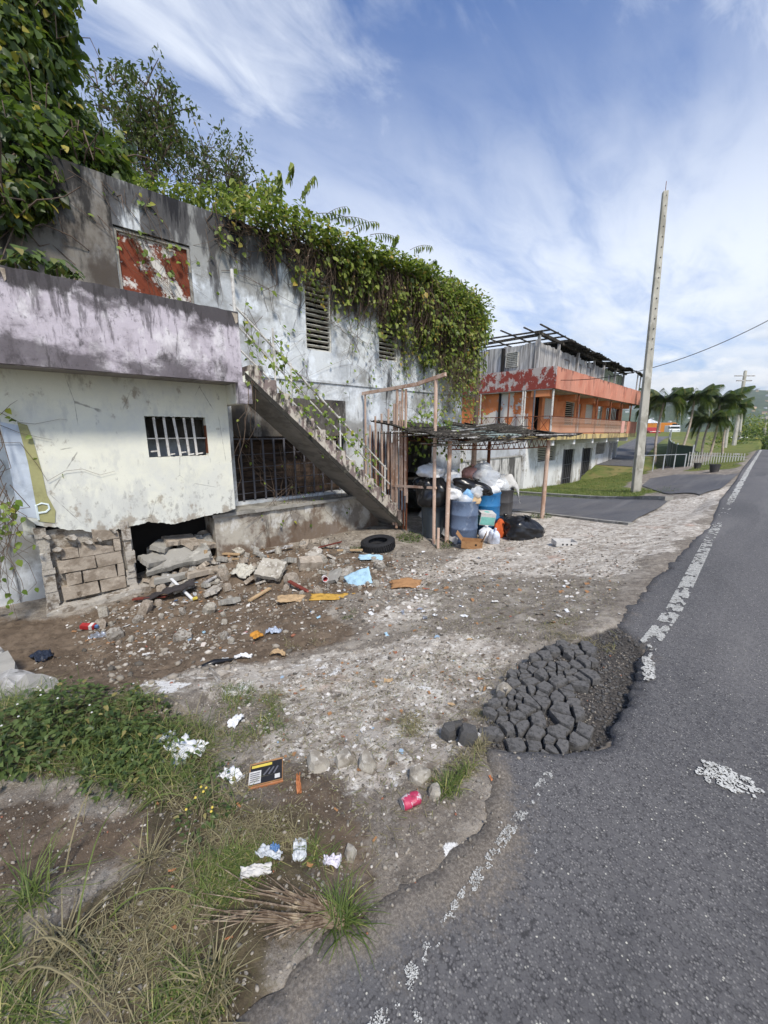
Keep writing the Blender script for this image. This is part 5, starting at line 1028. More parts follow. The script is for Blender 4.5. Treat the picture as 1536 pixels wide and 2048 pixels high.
# ------------------------------------------------------------------ vehicles at the top of the drive
def car(name, label, cat, loc, rz, col, L_=4.3, W_=1.75, Hh=1.45, kind='car'):
    t = thing(name, label, cat, loc, rz); m = plain(name + '_paint', col, .35, .05, 3, .5)
    if kind == 'car': prof = [(-.5, .22), (.5, .22), (.5, .50), (.46, .58), (.24, .64), (.12, .98), (-.24, 1.0), (-.40, .66), (-.5, .60)]
    else: prof = [(-.5, .2), (.5, .2), (.5, .55), (.48, .62), (.42, .95), (.36, 1.0), (-.5, 1.0)]
    b = MB().prism([(x * L_, z_ * Hh) for x, z_ in prof], -W_ / 2, W_ / 2).build('body', m, t); b.modifiers.new('b', 'BEVEL').width = .06
    if kind == 'car': MB().prism([(.20 * L_, .66 * Hh), (.105 * L_, .94 * Hh), (-.22 * L_, .95 * Hh), (-.34 * L_, .68 * Hh)], -W_ / 2 - .01, W_ / 2 + .01).build('windows', K['glass'], t)
    else: MB().prism([(.475 * L_, .66 * Hh), (.42 * L_, .93 * Hh), (.28 * L_, .93 * Hh), (.28 * L_, .66 * Hh)], -W_ / 2 - .01, W_ / 2 + .01).build('windows', K['glass'], t); MB().box(.455 * L_, .482 * L_, -W_ * .42, W_ * .42, .66 * Hh, .88 * Hh).build('windscreen', K['glass'], t)
    for sx in (-.31, .31):
        for sy in (-1, 1):
            w = MB().lathe([(0, -.1), (.26, -.1), (.31, -.06), (.31, .06), (.26, .1), (0, .1)], 16).build('wheel', K['rubber'], t); w.location = (sx * L_, sy * (W_ / 2 - .08), .31); w.rotation_euler = (math.pi / 2, 0, 0)
    for sy in (-.34, .34): MB().box(.49 * L_, .505 * L_, sy * W_ - .15, sy * W_ + .15, .42 * Hh, .52 * Hh).build('headlight', K['silver'], t)
    return t
def onrise(px, d): p = atd(px, 880, d); return (float(p[0]), float(p[1]), float(rise(p[1])) - (.0))
car('parked_car', 'red car parked at the top of the drive', 'car', onrise(1298, 70), R(-60), srgb(150, 36, 36))
car('parked_truck', 'white box fronted truck parked right of the red car', 'truck', onrise(1341, 88), R(-70), srgb(220, 222, 222), 5, 2.0, 2.1, 'van')
tr_ = car('parked_truck', 'orange truck behind the white truck at the top of the drive', 'truck', onrise(1322, 98), R(10), srgb(214, 132, 48), 6.5, 2.3, 2.9, 'van')
vn = car('parked_van', 'white box van beside the leaning pole right of the palms', 'van', tuple(atd(1470, 905, 58)), R(95), srgb(226, 228, 230), 5.2, 2.0, 2.3, 'van')
cn_ = thing('white_canopy', 'white tent canopy beside the red car', 'canopy', onrise(1295, 75)); MB().add([(-1.6, -1.6, 2.3), (1.6, -1.6, 2.3), (1.6, 1.6, 2.3), (-1.6, 1.6, 2.3), (0, 0, 3.1)], [(0, 1, 4), (1, 2, 4), (2, 3, 4), (3, 0, 4), (3, 2, 1, 0)]).build('canvas', K['plasticwhite'], cn_)
for sx in (-1.5, 1.5):
    for sy in (-1.5, 1.5): MB().tube([(sx, sy, -.5), (sx, sy, 2.3)], .04, 6).build('leg', K['galv'], cn_)
# ------------------------------------------------------------------ wooded hills with houses
K['hill'] = mk('wooded_hill', srgb(74, 92, 56), [(srgb(52, 68, 42), .012, .5, .14, (1, 1, 1), .85), (srgb(104, 112, 72), .03, .58, .08, (1, 1, 1), .8), (srgb(40, 54, 34), .08, .54, .1, (1, 1, 1), .8)], .95, ((.06, .8, 6.),))
def hillstrip(name, d0, d1, el, a0, a1, seed, n=160, m=14):
    vs = []; fs = []
    for j in range(m):
        t = j / (m - 1)
        for i in range(n):
            a = a0 + (a1 - a0) * i / (n - 1); d = d0 + (d1 - d0) * t; e = np.interp(math.degrees(a), [q[0] for q in el], [q[1] for q in el])
            hh = -8 + (d1 * math.tan(R(float(e))) + 10) * (math.sin(t * math.pi / 2) ** 1.3) + (mnoise.fractal((a * 30 + seed, t * 3, seed), 1, 2, 5) * .05 + mnoise.noise((a * 260, t * 9, seed)) * .012) * d1 * math.tan(R(2.5)) * (1.4 * t)
            vs.append((-math.sin(a) * d, math.cos(a) * d, hh))
    for j in range(m - 1):
        for i in range(n - 1): q = j * n + i; fs.append((q, q + 1, q + n + 1, q + n))
    V = np.array(vs); o = npmesh(name, V, np.array(fs), K['hill'], smooth=True); tag(o, kind='structure'); return V.reshape(m, n, 3)
HV = hillstrip('hills', 900, 2300, [(-30, 3.0), (-6, 3.6), (0, 3.7), (2.4, 4.1), (4.5, 3.4), (7, 2.9), (12, 2.4), (20, 2.2), (40, 1.8), (80, 1.6), (110, 1.5)], R(-30), R(110), 3.3)
HV2 = hillstrip('hills', 2600, 5200, [(-30, 2.0), (0, 2.8), (8, 3.0), (14, 3.0), (30, 2.0), (110, 1.5)], R(-30), R(110), 8.8)
hm = [plain('hillside_wall_%d' % i, c, .9, .05, .1) for i, c in enumerate((srgb(232, 230, 224), srgb(214, 188, 150), srgb(196, 200, 204)))]
hh_ = []
for i in range(3):
    mb = MB(); mb.box(-5, 5, -4, 4, -3, 3.5, 0); mb.add([(-5.5, -4.5, 3.5), (5.5, -4.5, 3.5), (5.5, 4.5, 3.5), (-5.5, 4.5, 3.5), (-5.5, 0, 5.0), (5.5, 0, 5.0)], [(0, 1, 5, 4), (2, 3, 4, 5), (1, 2, 5), (3, 0, 4)], 1); o = mb.build('hillside_house', [hm[i], plain('hill_roof_%d' % i, srgb(150, 110, 92) if i == 1 else srgb(190, 190, 188), .9)]); hh_.append(o.data); bpy.data.objects.remove(o)
rh = random.Random(9)
for i in range(48):
    ja, jb = rh.randint(3, 10), rh.uniform(0, 1); a = rh.gauss(1.2, 1.6) if i % 3 else rh.uniform(3, 14)
    col_ = int(np.clip((R(a) - R(-30)) / (R(140)) * 159, 1, 158)); v = HV[ja, col_] * (1 - jb) + HV[ja + 1, col_] * jb
    o = link('hillside_house', hh_[i % 3]); o.location = tuple(v + [0, 0, .5]); o.rotation_euler = (0, 0, rh.uniform(0, 3)); s = rh.uniform(.5, 1.0); o.scale = (s, s, s); tag(o, 'tiny pale house among the trees on the far hillside', 'house', 'houses on the far hillside')

# ------------------------------------------------------------------ humid air
hz_ = MB().box(-5700, 5700, -420, 5700, -9, 460).build('haze', bpy.data.materials.new('humid_air')); tag(hz_, kind='stuff')
_m = hz_.data.materials[0]; _m.use_nodes = True; _t = _m.node_tree; _t.nodes.clear(); _o = _t.nodes.new('ShaderNodeOutputMaterial'); _v = _t.nodes.new('ShaderNodeVolumePrincipled')
_v.inputs['Color'].default_value = (.90, .96, 1, 1); _v.inputs['Density'].default_value = .00020; _v.inputs['Anisotropy'].default_value = .2; _t.links.new(_v.outputs[0], _o.inputs['Volume'])
# ------------------------------------------------------------------ rubbish heap
hr = random.Random(21)
def bagmesh(seed, sx, sy, sz, knot=True, n=44, m=26, crease=.13):
    """a filled bag: slumped lump, sharp folds running up to the tied neck"""
    mb = MB(); vs = []; fs = []; k = crease / .13
    rid = lambda p: 1 - 2 * abs(mnoise.noise(p))
    for j in range(m + 1):
        t = j / m; th = math.pi * t
        for i in range(n):
            a = 2 * math.pi * i / n; r = math.sin(th) ** .62; z_ = -math.cos(th); c, s_ = math.cos(a), math.sin(a)
            f = 1 + .30 * mnoise.noise((c * 1.3 + seed * 3, s_ * 1.3, z_ * 1.1 + seed)) + .07 * k * rid((c * 2.6 + seed, s_ * 2.6, z_ * 2.2)) + .05 * k * rid((c * 6 + seed, s_ * 6, z_ * 4 + seed)) + .09 * k * (abs(math.sin(a * 5.5 + 2.5 * mnoise.noise((c, s_ + seed, t * 2)))) - .5) * max(0, t - .3) * 1.4
            top = max(0, t - .72) / .28; f *= 1 - .25 * top
            x, y = c * r * f, s_ * r * f; zz = max(z_ * (1 + .22 * mnoise.noise((x * 1.6 + seed, y * 1.6, seed)) + .06 * k * rid((x * 4, y * 4, seed))), -.66)
            vs.append((x * sx, y * sy, (zz + .66) / 1.66 * sz))
    for j in range(m):
        for i in range(n): a = j * n + i; b = j * n + (i + 1) % n; fs.append((a, b, b + n, a + n))
    mb.add(vs, fs)
    if knot: mb.lathe([(.16 * sx, sz * .90), (.06 * sx, sz * 1.02), (.11 * sx, sz * 1.12), (.20 * sx, sz * 1.20), (.14 * sx, sz * 1.16)], 14, wob=lambda a, z: .35 * math.sin(a * 5 + seed) + .2 * math.sin(a * 3))
    return mb
def bag(px, py, d, sx, sy, sz, mat, label, seed, name='rubbish_bag', cat='bag', group='bags on the rubbish heap', knot=True, loc=None, tilt=(0, 0), crease=.13):
    p = loc if loc is not None else atd(px, py, d)
    o = bagmesh(seed, sx, sy, sz, knot, crease=crease).build(name, mat, smooth=True); o.location = [float(q) for q in p]; o.rotation_euler = (tilt[0], tilt[1], seed * 1.7); return tag(o, label, cat, group)
def drum(px, py, r, h, mat, name, label, ribs=(.33, .66), seed=0, rim=True, taper=0.):
    p = gp(px, py); t = thing(name, label, 'drum' if 'drum' in name else 'bin', p, seed); prof = [(0, 0), (r * .97 * (1 - taper), 0), (r * (1 - taper), .02)]
    for q in ribs: z_ = h * q; rr = r * (1 - taper * (1 - q)); prof += [(rr, z_ - .025), (rr * 1.025, z_ - .012), (rr * 1.025, z_ + .012), (rr, z_ + .025)]
    prof += [(r * .995, h - .05), (r * (1.04 if rim else 1.0), h - .03), (r * (1.04 if rim else 1), h), (r * .95, h), (r * .92, h - .12), (0, h - .12)]
    MB().lathe(prof, 32, wob=lambda a, z: .012 * math.sin(a * 2 + seed) * z).build('shell', mat, t, smooth=False)
    for o in t.children: o.data.polygons.foreach_set('use_smooth', [True] * len(o.data.polygons)); o.data.set_sharp_from_angle(angle=R(35))
    return t, np.array(p)
D1, d1 = drum(926, 1080, .285, .88, K['greyblue'], 'plastic_drum', 'grey blue plastic drum at the front of the rubbish heap', seed=.3)
D2, d2 = drum(972, 1058, .28, .86, K['drumblue'], 'plastic_drum', 'bright blue plastic drum behind the grey blue one', seed=1.)
D3, d3 = drum(999, 1048, .27, .86, K['drumblack'], 'metal_drum', 'charcoal drum at the right of the rubbish heap', seed=2.)
D4, d4 = drum(866, 1072, .27, .74, K['bingrey'], 'rubbish_bin', 'dark grey tapered rubbish bin under a black bag', ribs=(.9,), seed=.5, taper=.22)
for s in (-1, 1): MB().box(-.06, .06, s * .27 - .02, s * .27 + .02, .60, .68).build('handle', K['bingrey'], D4)
for k in range(4): a = k * 1.57 + .4; MB().tube([(.225 * math.cos(a), .225 * math.sin(a), .05), (.268 * math.cos(a), .268 * math.sin(a), .6)], .012, 5).build('rib', K['bingrey'], D4)
D5, d5 = drum(888, 1066, .26, .74, plain('navy_bin', srgb(32, 40, 72), .5, .15, 6, .4), 'rubbish_bin', 'navy bin half hidden behind the posts', ribs=(.9,), seed=.9, taper=.18)
H4 = d4 + [0, 0, .72]; H1 = d1 + [0, 0, .80]; H2 = d2 + [0, 0, .78]; H3 = d3 + [0, 0, .78]
v_in = _hv[0], _hv[1]; inn = np.array([v_in[0], v_in[1], 0])
bag(0, 0, 0, .36, .33, .60, K['blackbag'], 'bulging black bag sitting on the dark grey bin', 1.1, loc=H4 - _R * .06 - inn * .06 + [0, 0, .02], crease=.2)
bag(0, 0, 0, .22, .20, .30, K['blackbag'], 'smaller black bag wedged behind the dark grey bin bag', 2.1, loc=H4 + inn * .35 + [0, 0, .28])
bag(0, 0, 0, .40, .16, .22, K['blackbag'], 'slack black bag lying across the top of the heap', 3.2, loc=H1 + inn * .0 + _R * .14 + [0, 0, .26], tilt=(.1, .35)).rotation_euler = (.15, .30, HEAD)
bag(0, 0, 0, .25, .24, .32, K['film'], 'clear bag of bottles in the mouth of the grey blue drum', 4.3, loc=H1 + [-.02, 0, -.06])
bag(0, 0, 0, .13, .12, .22, fabric('tan_bag', srgb(206, 178, 140), .5, .4), 'tan bag beside the clear bag on the grey blue drum', 5.2, loc=H1 + _R * .18 - _F * .1 + [0, 0, .0])
bag(0, 0, 0, .11, .09, .26, fabric('pale_blue_bag', srgb(130, 176, 216), .4, .45), 'pale blue bag in the clear bag at the drum mouth', 5.9, loc=H1 + _R * .05 - _F * .14 + [0, 0, .02], knot=False)
bag(0, 0, 0, .24, .22, .26, K['plasticwhite'], 'white bag with yellow ties on the bright blue drum', 6.6, loc=H2 - _F * .02 + [0, 0, 0])
bag(0, 0, 0, .27, .26, .40, K['film'], 'large clear bag on the bright blue drum', 7.7, loc=H2 + inn * .1 + [0, 0, .22])
bag(0, 0, 0, .26, .24, .36, K['plasticwhite'], 'crumpled white bag at the back of the heap', 8.4, loc=H1 + inn * .55 - _R * .25 + [0, 0, .15])
bag(0, 0, 0, .25, .22, .3, K['film'], 'grey translucent bag between the posts', 8.9, loc=H1 - _R * .26 + inn * .35 + [0, 0, .08])
bag(0, 0, 0, .30, .24, .24, K['plasticwhite'], 'white bag topmost on the heap beside the tall post', 9.3, loc=H1 + inn * .5 - _R * .35 + [0, 0, .52])
bag(0, 0, 0, .22, .2, .26, fabric('reddish_bag', srgb(206, 150, 136), .4, .4), 'pinkish bag behind the slack black bag', 9.9, loc=H2 + inn * .35 - _R * .1 + [0, 0, .36])
bag(0, 0, 0, .24, .22, .34, K['film'], 'clear bag on the charcoal drum under the white cloth', 10.5, loc=H3 + [0, 0, .02])
hb = [(K['plasticwhite'], 'crumpled white carrier bag'), (K['film'], 'clear carrier bag'), (fabric('pale_grey_bag', srgb(176, 178, 182), .4, .4), 'pale grey carrier bag')]
for k, (base, dx, di, dz, wh) in enumerate([(H1, -.22, .0, .10, 'left in the grey blue drum'), (H1, .12, -.1, .16, 'right in the grey blue drum'), (H2, -.15, -.08, .18, 'left in the bright blue drum'), (H2, .16, .02, .16, 'right in the bright blue drum'), (H4, .28, .25, .30, 'right of the bulging black bag'), (H4, .3, .4, .55, 'high behind the two posts'), (H1, .0, .35, .40, 'behind the slack black bag'), (H2, .0, .15, .50, 'topmost above the bright blue drum')]):
    bag(0, 0, 0, .17, .15, .22, hb[k % 3][0], hb[k % 3][1] + ' ' + wh, 20.3 + k * 1.37, loc=base + _R * dx + inn * di + [0, 0, dz], crease=.2)
# white shirt draped over the right of the heap
def cloth(px_c, w, dpt, drop, seed, mat, label, name, cat, n=26):
    vs = []; fs = []; c = np.array(px_c)
    for j in range(n):
        for i in range(n):
            u = (i / (n - 1) - .5) * 2; v = (j / (n - 1) - .5) * 2; ed = .82 + .18 * mnoise.noise((u * 2, v * 2, seed)); r = math.hypot(u, v)
            z_ = -drop * max(0, r - .42) ** 1.3 + .05 * math.sin(5 * math.atan2(v, u) + seed) * min(1, r) + .05 * mnoise.noise((u * 3, v * 3, seed + 2)); q = 1 - .28 * max(0, r - .42)
            p = c + _R * u * w * ed * q + inn * v * dpt * ed * q + np.array([0, 0, z_]); vs.append(tuple(p))
    for j in range(n - 1):
        for i in range(n - 1): a = j * n + i; fs.append((a, a + 1, a + n + 1, a + n))
    mb = MB(); mb.add(vs, fs); o = mb.build(name, mat, smooth=True); o.modifiers.new('t', 'SOLIDIFY').thickness = .004; return tag(o, label, cat)
cloth(H3 + [0, 0, .40] - _F * .03 + _R * .02, .42, .36, .62, 3., K['paper'], 'white shirt draped over the bags at the right of the heap', 'white_shirt', 'shirt')
o = bag(0, 0, 0, .36, .30, .40, K['blackbag'], 'large knotted black bag on the ground right of the heap', 12.3, loc=np.array(gp(1040, 1073)) - [0, 0, .02], group=None, crease=.22); o.rotation_euler = (.1, .25, .6)
bag(0, 0, 0, .2, .2, .36, K['blackbag'], 'upright black bag between the drums and the big ground bag', 13.1, loc=np.array(gp(1008, 1066)), group=None)
bag(0, 0, 0, .12, .10, .36, fabric('orange_rags', srgb(196, 92, 48), .8, .2, .2), 'orange rags beside the charcoal drum', 13.9, loc=np.array(gp(999, 1074)), name='orange_rags', cat='rags', group=None, knot=False)
bag(0, 0, 0, .17, .14, .26, K['plasticwhite'], 'white floppy bag under the mint box', 14.2, loc=np.array(gp(972, 1080)), group=None)
bag(0, 0, 0, .11, .08, .30, fabric('bluish_white_bag', srgb(206, 214, 228), .4, .4), 'bluish white bag slumped in front of the heap', 14.9, loc=np.array(gp(986, 1086)), group=None, tilt=(.3, .2))
def carton(p, rz, w, d, h, mats, label, name='carton', cat='carton', tilt=(0, 0), open_=False, stripe=None, extra=None):
    t = thing(name, label, cat, p, rot=(tilt[0], tilt[1], rz)); th = .006
    side = MB(); side.box(-w / 2, w / 2, -d / 2, -d / 2 + th, 0, h); side.box(-w / 2, w / 2, d / 2 - th, d / 2, 0, h); side.box(-w / 2, -w / 2 + th, -d / 2 + th, d / 2 - th, 0, h); side.box(w / 2 - th, w / 2, -d / 2 + th, d / 2 - th, 0, h); side.box(-w / 2 + th, w / 2 - th, -d / 2 + th, d / 2 - th, 0, th)
    b = side.build('walls', mats[0], t)
    if not open_: MB().box(-w / 2, w / 2, -d / 2, d / 2, h + .001, h + .005).build('lid', mats[1], t)
    if stripe: MB().box(-w / 2 + .01, w / 2 - .01, -d / 2 - .003, -d / 2 - .001, h * stripe[0], h * stripe[1]).build('print', stripe[2], t); MB().box(-w / 2 - .003, -w / 2 - .001, -d / 2 + .01, d / 2 - .01, h * stripe[0], h * stripe[1]).build('print', stripe[2], t)
    if extra: extra(t, w, d, h)
    return t
def holes(t, w, d, h):
    for x in (-.1, 0, .1): MB().lathe([(0, 0), (.016, 0), (.016, .003), (0, .003)], 12).build('vent_hole', K['dark'], t).matrix_local = Matrix.Translation((x * w * 2, -d / 2 - .004, h * .5)) @ Matrix.Rotation(math.pi / 2, 4, 'X')
carton(np.array(gp(968, 1070)) + [0, 0, .26], R(50), .33, .26, .26, (K['paper'], K['paper']), 'mint and white carton perched on white bags by the drums', stripe=(.05, .72, K['teal']), tilt=(.12, .1), extra=lambda t, w, d, h: MB().lathe([(0, h + .0055), (.06, h + .0055), (.06, h + .007), (0, h + .007)], 20).build('round_logo', K['teal'], t))
def flaps(t, w, d, h):
    for s, a in ((-1, .9), (1, 1.2)):
        o = MB().box(0, w * .45, -d / 2, d / 2, -.003, .003).build('flap', K['card'], t); o.location = (s * w / 2, 0, h); o.rotation_euler = (0, -a if s > 0 else math.pi + a, 0)
    MB().lathe([(0, 0), (.02, 0), (.02, .003), (0, .003)], 10).build('hand_hole', K['dark'], t).matrix_local = Matrix.Translation((w * .2, -d / 2 - .004, h * .6)) @ Matrix.Rotation(math.pi / 2, 4, 'X')
carton(np.array(gp(944, 1094)), R(28), .40, .28, .15, (K['card'],), 'open brown cardboard carton in front of the grey blue drum', open_=True, extra=flaps)
carton(np.array(gp(1128, 1090)), R(40), .36, .26, .085, (K['paper'],), 'shallow white cardboard tray alone on the pale concrete', 'cardboard_tray', 'tray', open_=True, extra=holes)
def strips(t, w, d, h):
    for x, mt_ in ((-.42, K['red']), (-.36, K['weed']), (.08, K['blue']), (.30, K['blackprint'])): MB().box(x * w, x * w + .07, -d / 2 - .003, -d / 2 - .001, h * .25, h * .8).build('print', mt_, t)
pa, pb2 = np.array(gp(838, 1046)), np.array(gp(912, 1090)); mid = (pa + pb2) / 2; ln = np.linalg.norm(pb2 - pa)
carton(mid + [0, 0, .10], math.atan2(pb2[1] - pa[1], pb2[0] - pa[0]), ln * .95, .10, .13, (K['paper'], K['paper']), 'long thin white printed carton leaning before the bins', 'long_carton', 'carton', tilt=(-.5, .1), extra=strips)
# ------------------------------------------------------------------ tyre
ty = thing('old_tyre', 'old black tyre lying by the foundation near the stair foot', 'tyre', np.array(gp(757, 1098)) + [0, 0, .02], rot=(.12, -.05, .4))
pr_ = [(.20, .02), (.28, .0), (.325, .03), (.335, .10), (.325, .17), (.28, .20), (.20, .18), (.185, .16), (.24, .15), (.26, .10), (.24, .05), (.185, .04), (.20, .02)]
MB().lathe(pr_, 40).build('carcass', K['rubber'], ty, smooth=True)
tb = MB().box(-.014, .014, -.012, .012, -.07, .07); t0 = None
for k in range(44):
    a = 2 * math.pi * k / 44
    if t0 is None: t0 = tb.build('tread_block', K['rubber'], ty); o = t0
    else: o = link('tread_block', t0.data, ty)
    o.location = (.333 * math.cos(a), .333 * math.sin(a), .10); o.rotation_euler = (.25, 0, a)
# ------------------------------------------------------------------ debris by the house
def slab(name, label, cat, px, py, w, d, h, mat, rz, tilt=(0, 0), dz=0., seed=1, group=None, chip=.06):
    r = random.Random(seed); n = 9; poly = []
    for k in range(n * 4):
        t = k / (n * 4) * 4; s = int(t); f = t - s; q = [(-1 + 2 * f, -1), (1, -1 + 2 * f), (1 - 2 * f, 1), (-1, 1 - 2 * f)][s]; j = r.uniform(-chip, chip) if f > .01 else -abs(r.uniform(0, chip))
        poly.append(((q[0] + (j if abs(q[0]) == 1 else 0)) * w / 2, (q[1] + (j * w / d if abs(q[1]) == 1 else 0)) * d / 2))
    m = len(poly); mb = MB(); mb.add([(x, y, 0) for x, y in poly] + [(x * .985, y * .985, h + r.uniform(-.06, .06) * h) for x, y in poly], [tuple(range(m - 1, -1, -1)), tuple(range(m, 2 * m))] + [(i, (i + 1) % m, m + (i + 1) % m, m + i) for i in range(m)])
    o = mb.build(name, mat); p = gp(px, py, dz); o.location = p; o.rotation_euler = (tilt[0], tilt[1], rz); return tag(o, label, cat, group)
slab('concrete_slab', 'square broken concrete slab on the earth mound left of centre', 'slab', 545, 1165, .42, .36, .07, K['stone'], .6, (.55, .1), .14, 1)
slab('concrete_block', 'single grey concrete block lying on the earth mound', 'block', 620, 1150, .38, .20, .15, K['block'], 1.2, (.3, .1), .04, 2, chip=.02)
for i, (x, y, z_, w, d, rz, tl, lab) in enumerate([(-1.0, .62, -.52, .95, .42, -.25, (.42, -.12), 'long grey slab sloping out of the void under the wall'), (-.62, .80, -.40, .55, .26, .5, (.3, .2), 'brown broken plank slab at the right of the void under the wall'), (-1.35, .72, -.50, .40, .30, .4, (.3, .1), 'small dark slab at the left of the void'), (-.55, .18, -.72, .95, .13, .12, (.1, .06), 'low weathered beam crossing the earth before the void'), (-1.15, .30, -.74, .6, .11, -.1, (.1, 0), 'short beam end left of the weathered beam'), (-.9, .95, -.30, .5, .3, .1, (.15, .1), 'upper broken slab piled in the void'), (-1.2, .9, -.34, .3, .25, .9, (.3, -.1), 'small slab wedged at the back of the void')]):
    o = slab('broken_slab', lab, 'slab', 400, 1150, w, d, .08, K['concrete'] if i % 2 == 0 else K['block'], 0, tl, 0, 10 + i, 'slabs fallen under the house'); p = hw(x, y, z_); o.location = p; o.rotation_euler = (tl[0], tl[1], HRZ + rz)
for i in range(26):
    x, y = hr.uniform(-1.45, -.4), hr.uniform(.45, 1.25); s_ = hr.uniform(.08, .2); o = rock(800 + i, s_ * 1.3, s_, s_ * .7, 7, .2).build('void_rubble', (K['concrete'], K['block'], K['mortar'])[i % 3]); o.location = hw(x, y, max(hground(x, y), -.85) + .02 + (y - .45) * .45); o.rotation_euler = (hr.uniform(-.4, .4), hr.uniform(-.4, .4), hr.uniform(0, 6)); tag(o, 'lump of rubble filling the void under the cream wall', 'rubble', 'rubble in the void under the wall')
_rp = []; _bd = []
mtl = [K['stone'], K['mortar'], K['block'], K['concrete']]
for i in range(34):
    if i < 22: a, b = hr.uniform(430, 720), hr.uniform(1092, 1175)
    else: a, b = hr.uniform(290, 470), hr.uniform(1120, 1215)
    w = .14 * 2.6 ** hr.random(); o = slab('rubble_piece', 'jagged broken rubble piece heaped on the earth', 'rubble', a, b, w, w * hr.uniform(.4, .9), w * hr.uniform(.15, .35), mtl[i % 4], hr.uniform(0, 6), (hr.uniform(-.5, .6), hr.uniform(-.5, .5)), .03, 60 + i, 'jagged pieces heaped before the house', .12); _rp.append(o)
for i, (a, b, L_, rz) in enumerate([(470, 1130, .6, .3), (560, 1105, .5, 1.2), (650, 1100, .7, .6), (700, 1108, .5, .9), (430, 1165, .5, 2.1), (600, 1185, .45, .2), (520, 1195, .4, 1.8), (350, 1170, .6, 2.6), (300, 1200, .5, .8)]):
    p = np.array(gp(a, b)) + [0, 0, .06]; d = np.array([math.cos(rz), math.sin(rz), hr.uniform(-.2, .3)]) * L_ / 2; o = MB().bar(tuple(p - d), tuple(p + d), .06, .02).build('broken_board', (K['lightcard'], K['greywood'], K['redwood'])[i % 3]); tag(o, 'broken wooden board lying in the rubble before the house', 'board', 'broken boards in the rubble'); _bd.append(o); o['px'] = a
def bent(name, label, cat, px, py, w, d, mat, rz, bend=.3, tilt=(0, 0), dz=.02, seed=1, thick=.004, rag=.05, group=None, n=14, crum=.02, mats=None):
    vs = []; fs = []
    for j in range(n):
        for i in range(n):
            u = i / (n - 1) - .5; v = j / (n - 1) - .5; e = 1 + rag * mnoise.noise((u * 5, v * 5, seed)) * 3
            vs.append((u * w * e, v * d * e, bend * w * (.25 - u * u) * 1.0 + crum * mnoise.noise((u * 5, v * 5, seed + 7)) + crum * .6 * mnoise.noise((u * 13, v * 13, seed))))
    for j in range(n - 1):
        for i in range(n - 1): a = j * n + i; fs.append((a, a + 1, a + n + 1, a + n))
    mb = MB(); mb.add(vs, fs); o = mb.build(name, mat, smooth=True); o.modifiers.new('t', 'SOLIDIFY').thickness = thick
    o.location = gp(px, py, dz); o.rotation_euler = (tilt[0], tilt[1], rz); return tag(o, label, cat, group)
bent('blue_board', 'large pale blue printed board propped on the earth', 'board', 716, 1168, .40, .26, K['bluesheet'], HEAD, .05, (.75, -.35), .08, 3)
bent('blue_folder', 'narrow pale blue folded board below the tyre', 'board', 742, 1122, .44, .13, K['bluesheet'], HEAD, .08, (.5, .05), .05, 4)
bent('curled_cardboard', 'curled brown cardboard piece on the pale ground', 'cardboard', 812, 1172, .42, .22, K['card'], .75, .5, (.25, 0), .03, 5)
bent('plywood_sheet', 'thin pale wood panel lying on the earth', 'panel', 590, 1203, .48, .20, K['lightcard'], .75, .02, (.12, 0), .03, 6, rag=.03)
bent('yellow_mat', 'mustard straw mat lying beside the wood panel', 'mat', 665, 1197, .60, .16, fabric('mustard_mat', srgb(184, 146, 72), .9, .1, .2), .80, .03, (.12, 0), .03, 7)
bent('black_felt', 'long black roofing felt strip sliding off the footing', 'felt', 345, 1195, .20, .75, plain('black_felt', srgb(58, 54, 54), .9, .2, 9), -.55, .1, (.30, 0), .16, 8, crum=.05, rag=.1)
bent('dirty_rag', 'dirty grey printed rag on the earth beside the slab', 'rag', 487, 1158, .36, .28, fabric('grey_rag', srgb(186, 182, 170), .9, .1, .25), .5, .3, (.35, .1), .08, 9, crum=.07)
bent('straw_broom_head', 'mustard curled scrap standing on the brown earth', 'scrap', 515, 1282, .16, .09, fabric('mustard_scrap', srgb(190, 136, 62), .9, .1, .2), 2.0, .5, (.5, .3), .05, 10)
bent('bamboo_piece', 'short tan curved husk on the brown earth', 'husk', 555, 1310, .15, .06, K['lightcard'], .75, .9, (0, 0), .02, 11, thick=.01)
bent('grey_pouch', 'bluish grey plastic pouch beside the mustard scrap', 'pouch', 548, 1272, .17, .08, fabric('grey_blue_pouch', srgb(160, 170, 186), .4, .4, .15), .8, .3, (0, 0), .03, 12, crum=.04)
t_ = MB().tube([tuple(np.array(gp(392, 1340)) + [0, 0, .02]), tuple(np.array(gp(430, 1332)) + [0, 0, .03]), tuple(np.array(gp(470, 1325)) + [0, 0, .02])], [.028, .032, .018], 8).build('black_hose', K['blackbag'], smooth=True); tag(t_, 'short black hose piece at the edge of the pale slab', 'hose')
bent('white_scrap_sheet', 'torn white plastic strip joined to the black hose', 'plastic', 488, 1320, .16, .05, K['plasticwhite'], .8, .2, (0, 0), .03, 13, crum=.03)
pp = thing('white_pipe', 'white plastic pipe with a yellow end leaning on the earth', 'pipe', (0, 0, 0)); a_, b_ = np.array(gp(338, 1168)) + [0, 0, .16], np.array(gp(386, 1205)) + [0, 0, .03]
MB().tube([tuple(a_), tuple(b_)], .022, 10).build('tube', K['plasticwhite'], pp); MB().tube([tuple(b_ - (b_ - a_) * .01 + _R * .02), tuple(b_ + (b_ - a_) * .02 + _R * .05 + [0, 0, .03])], .024, 6).build('yellow_end', K['yellow'], pp)
st_ = MB().bar(tuple(np.array(gp(415, 1140))), tuple(np.array(gp(415, 1140)) + [0, 0, .33]), .05, .03).build('wood_stake', K['lightcard']); tag(st_, 'short pale wooden stake upright in the earth', 'stake')
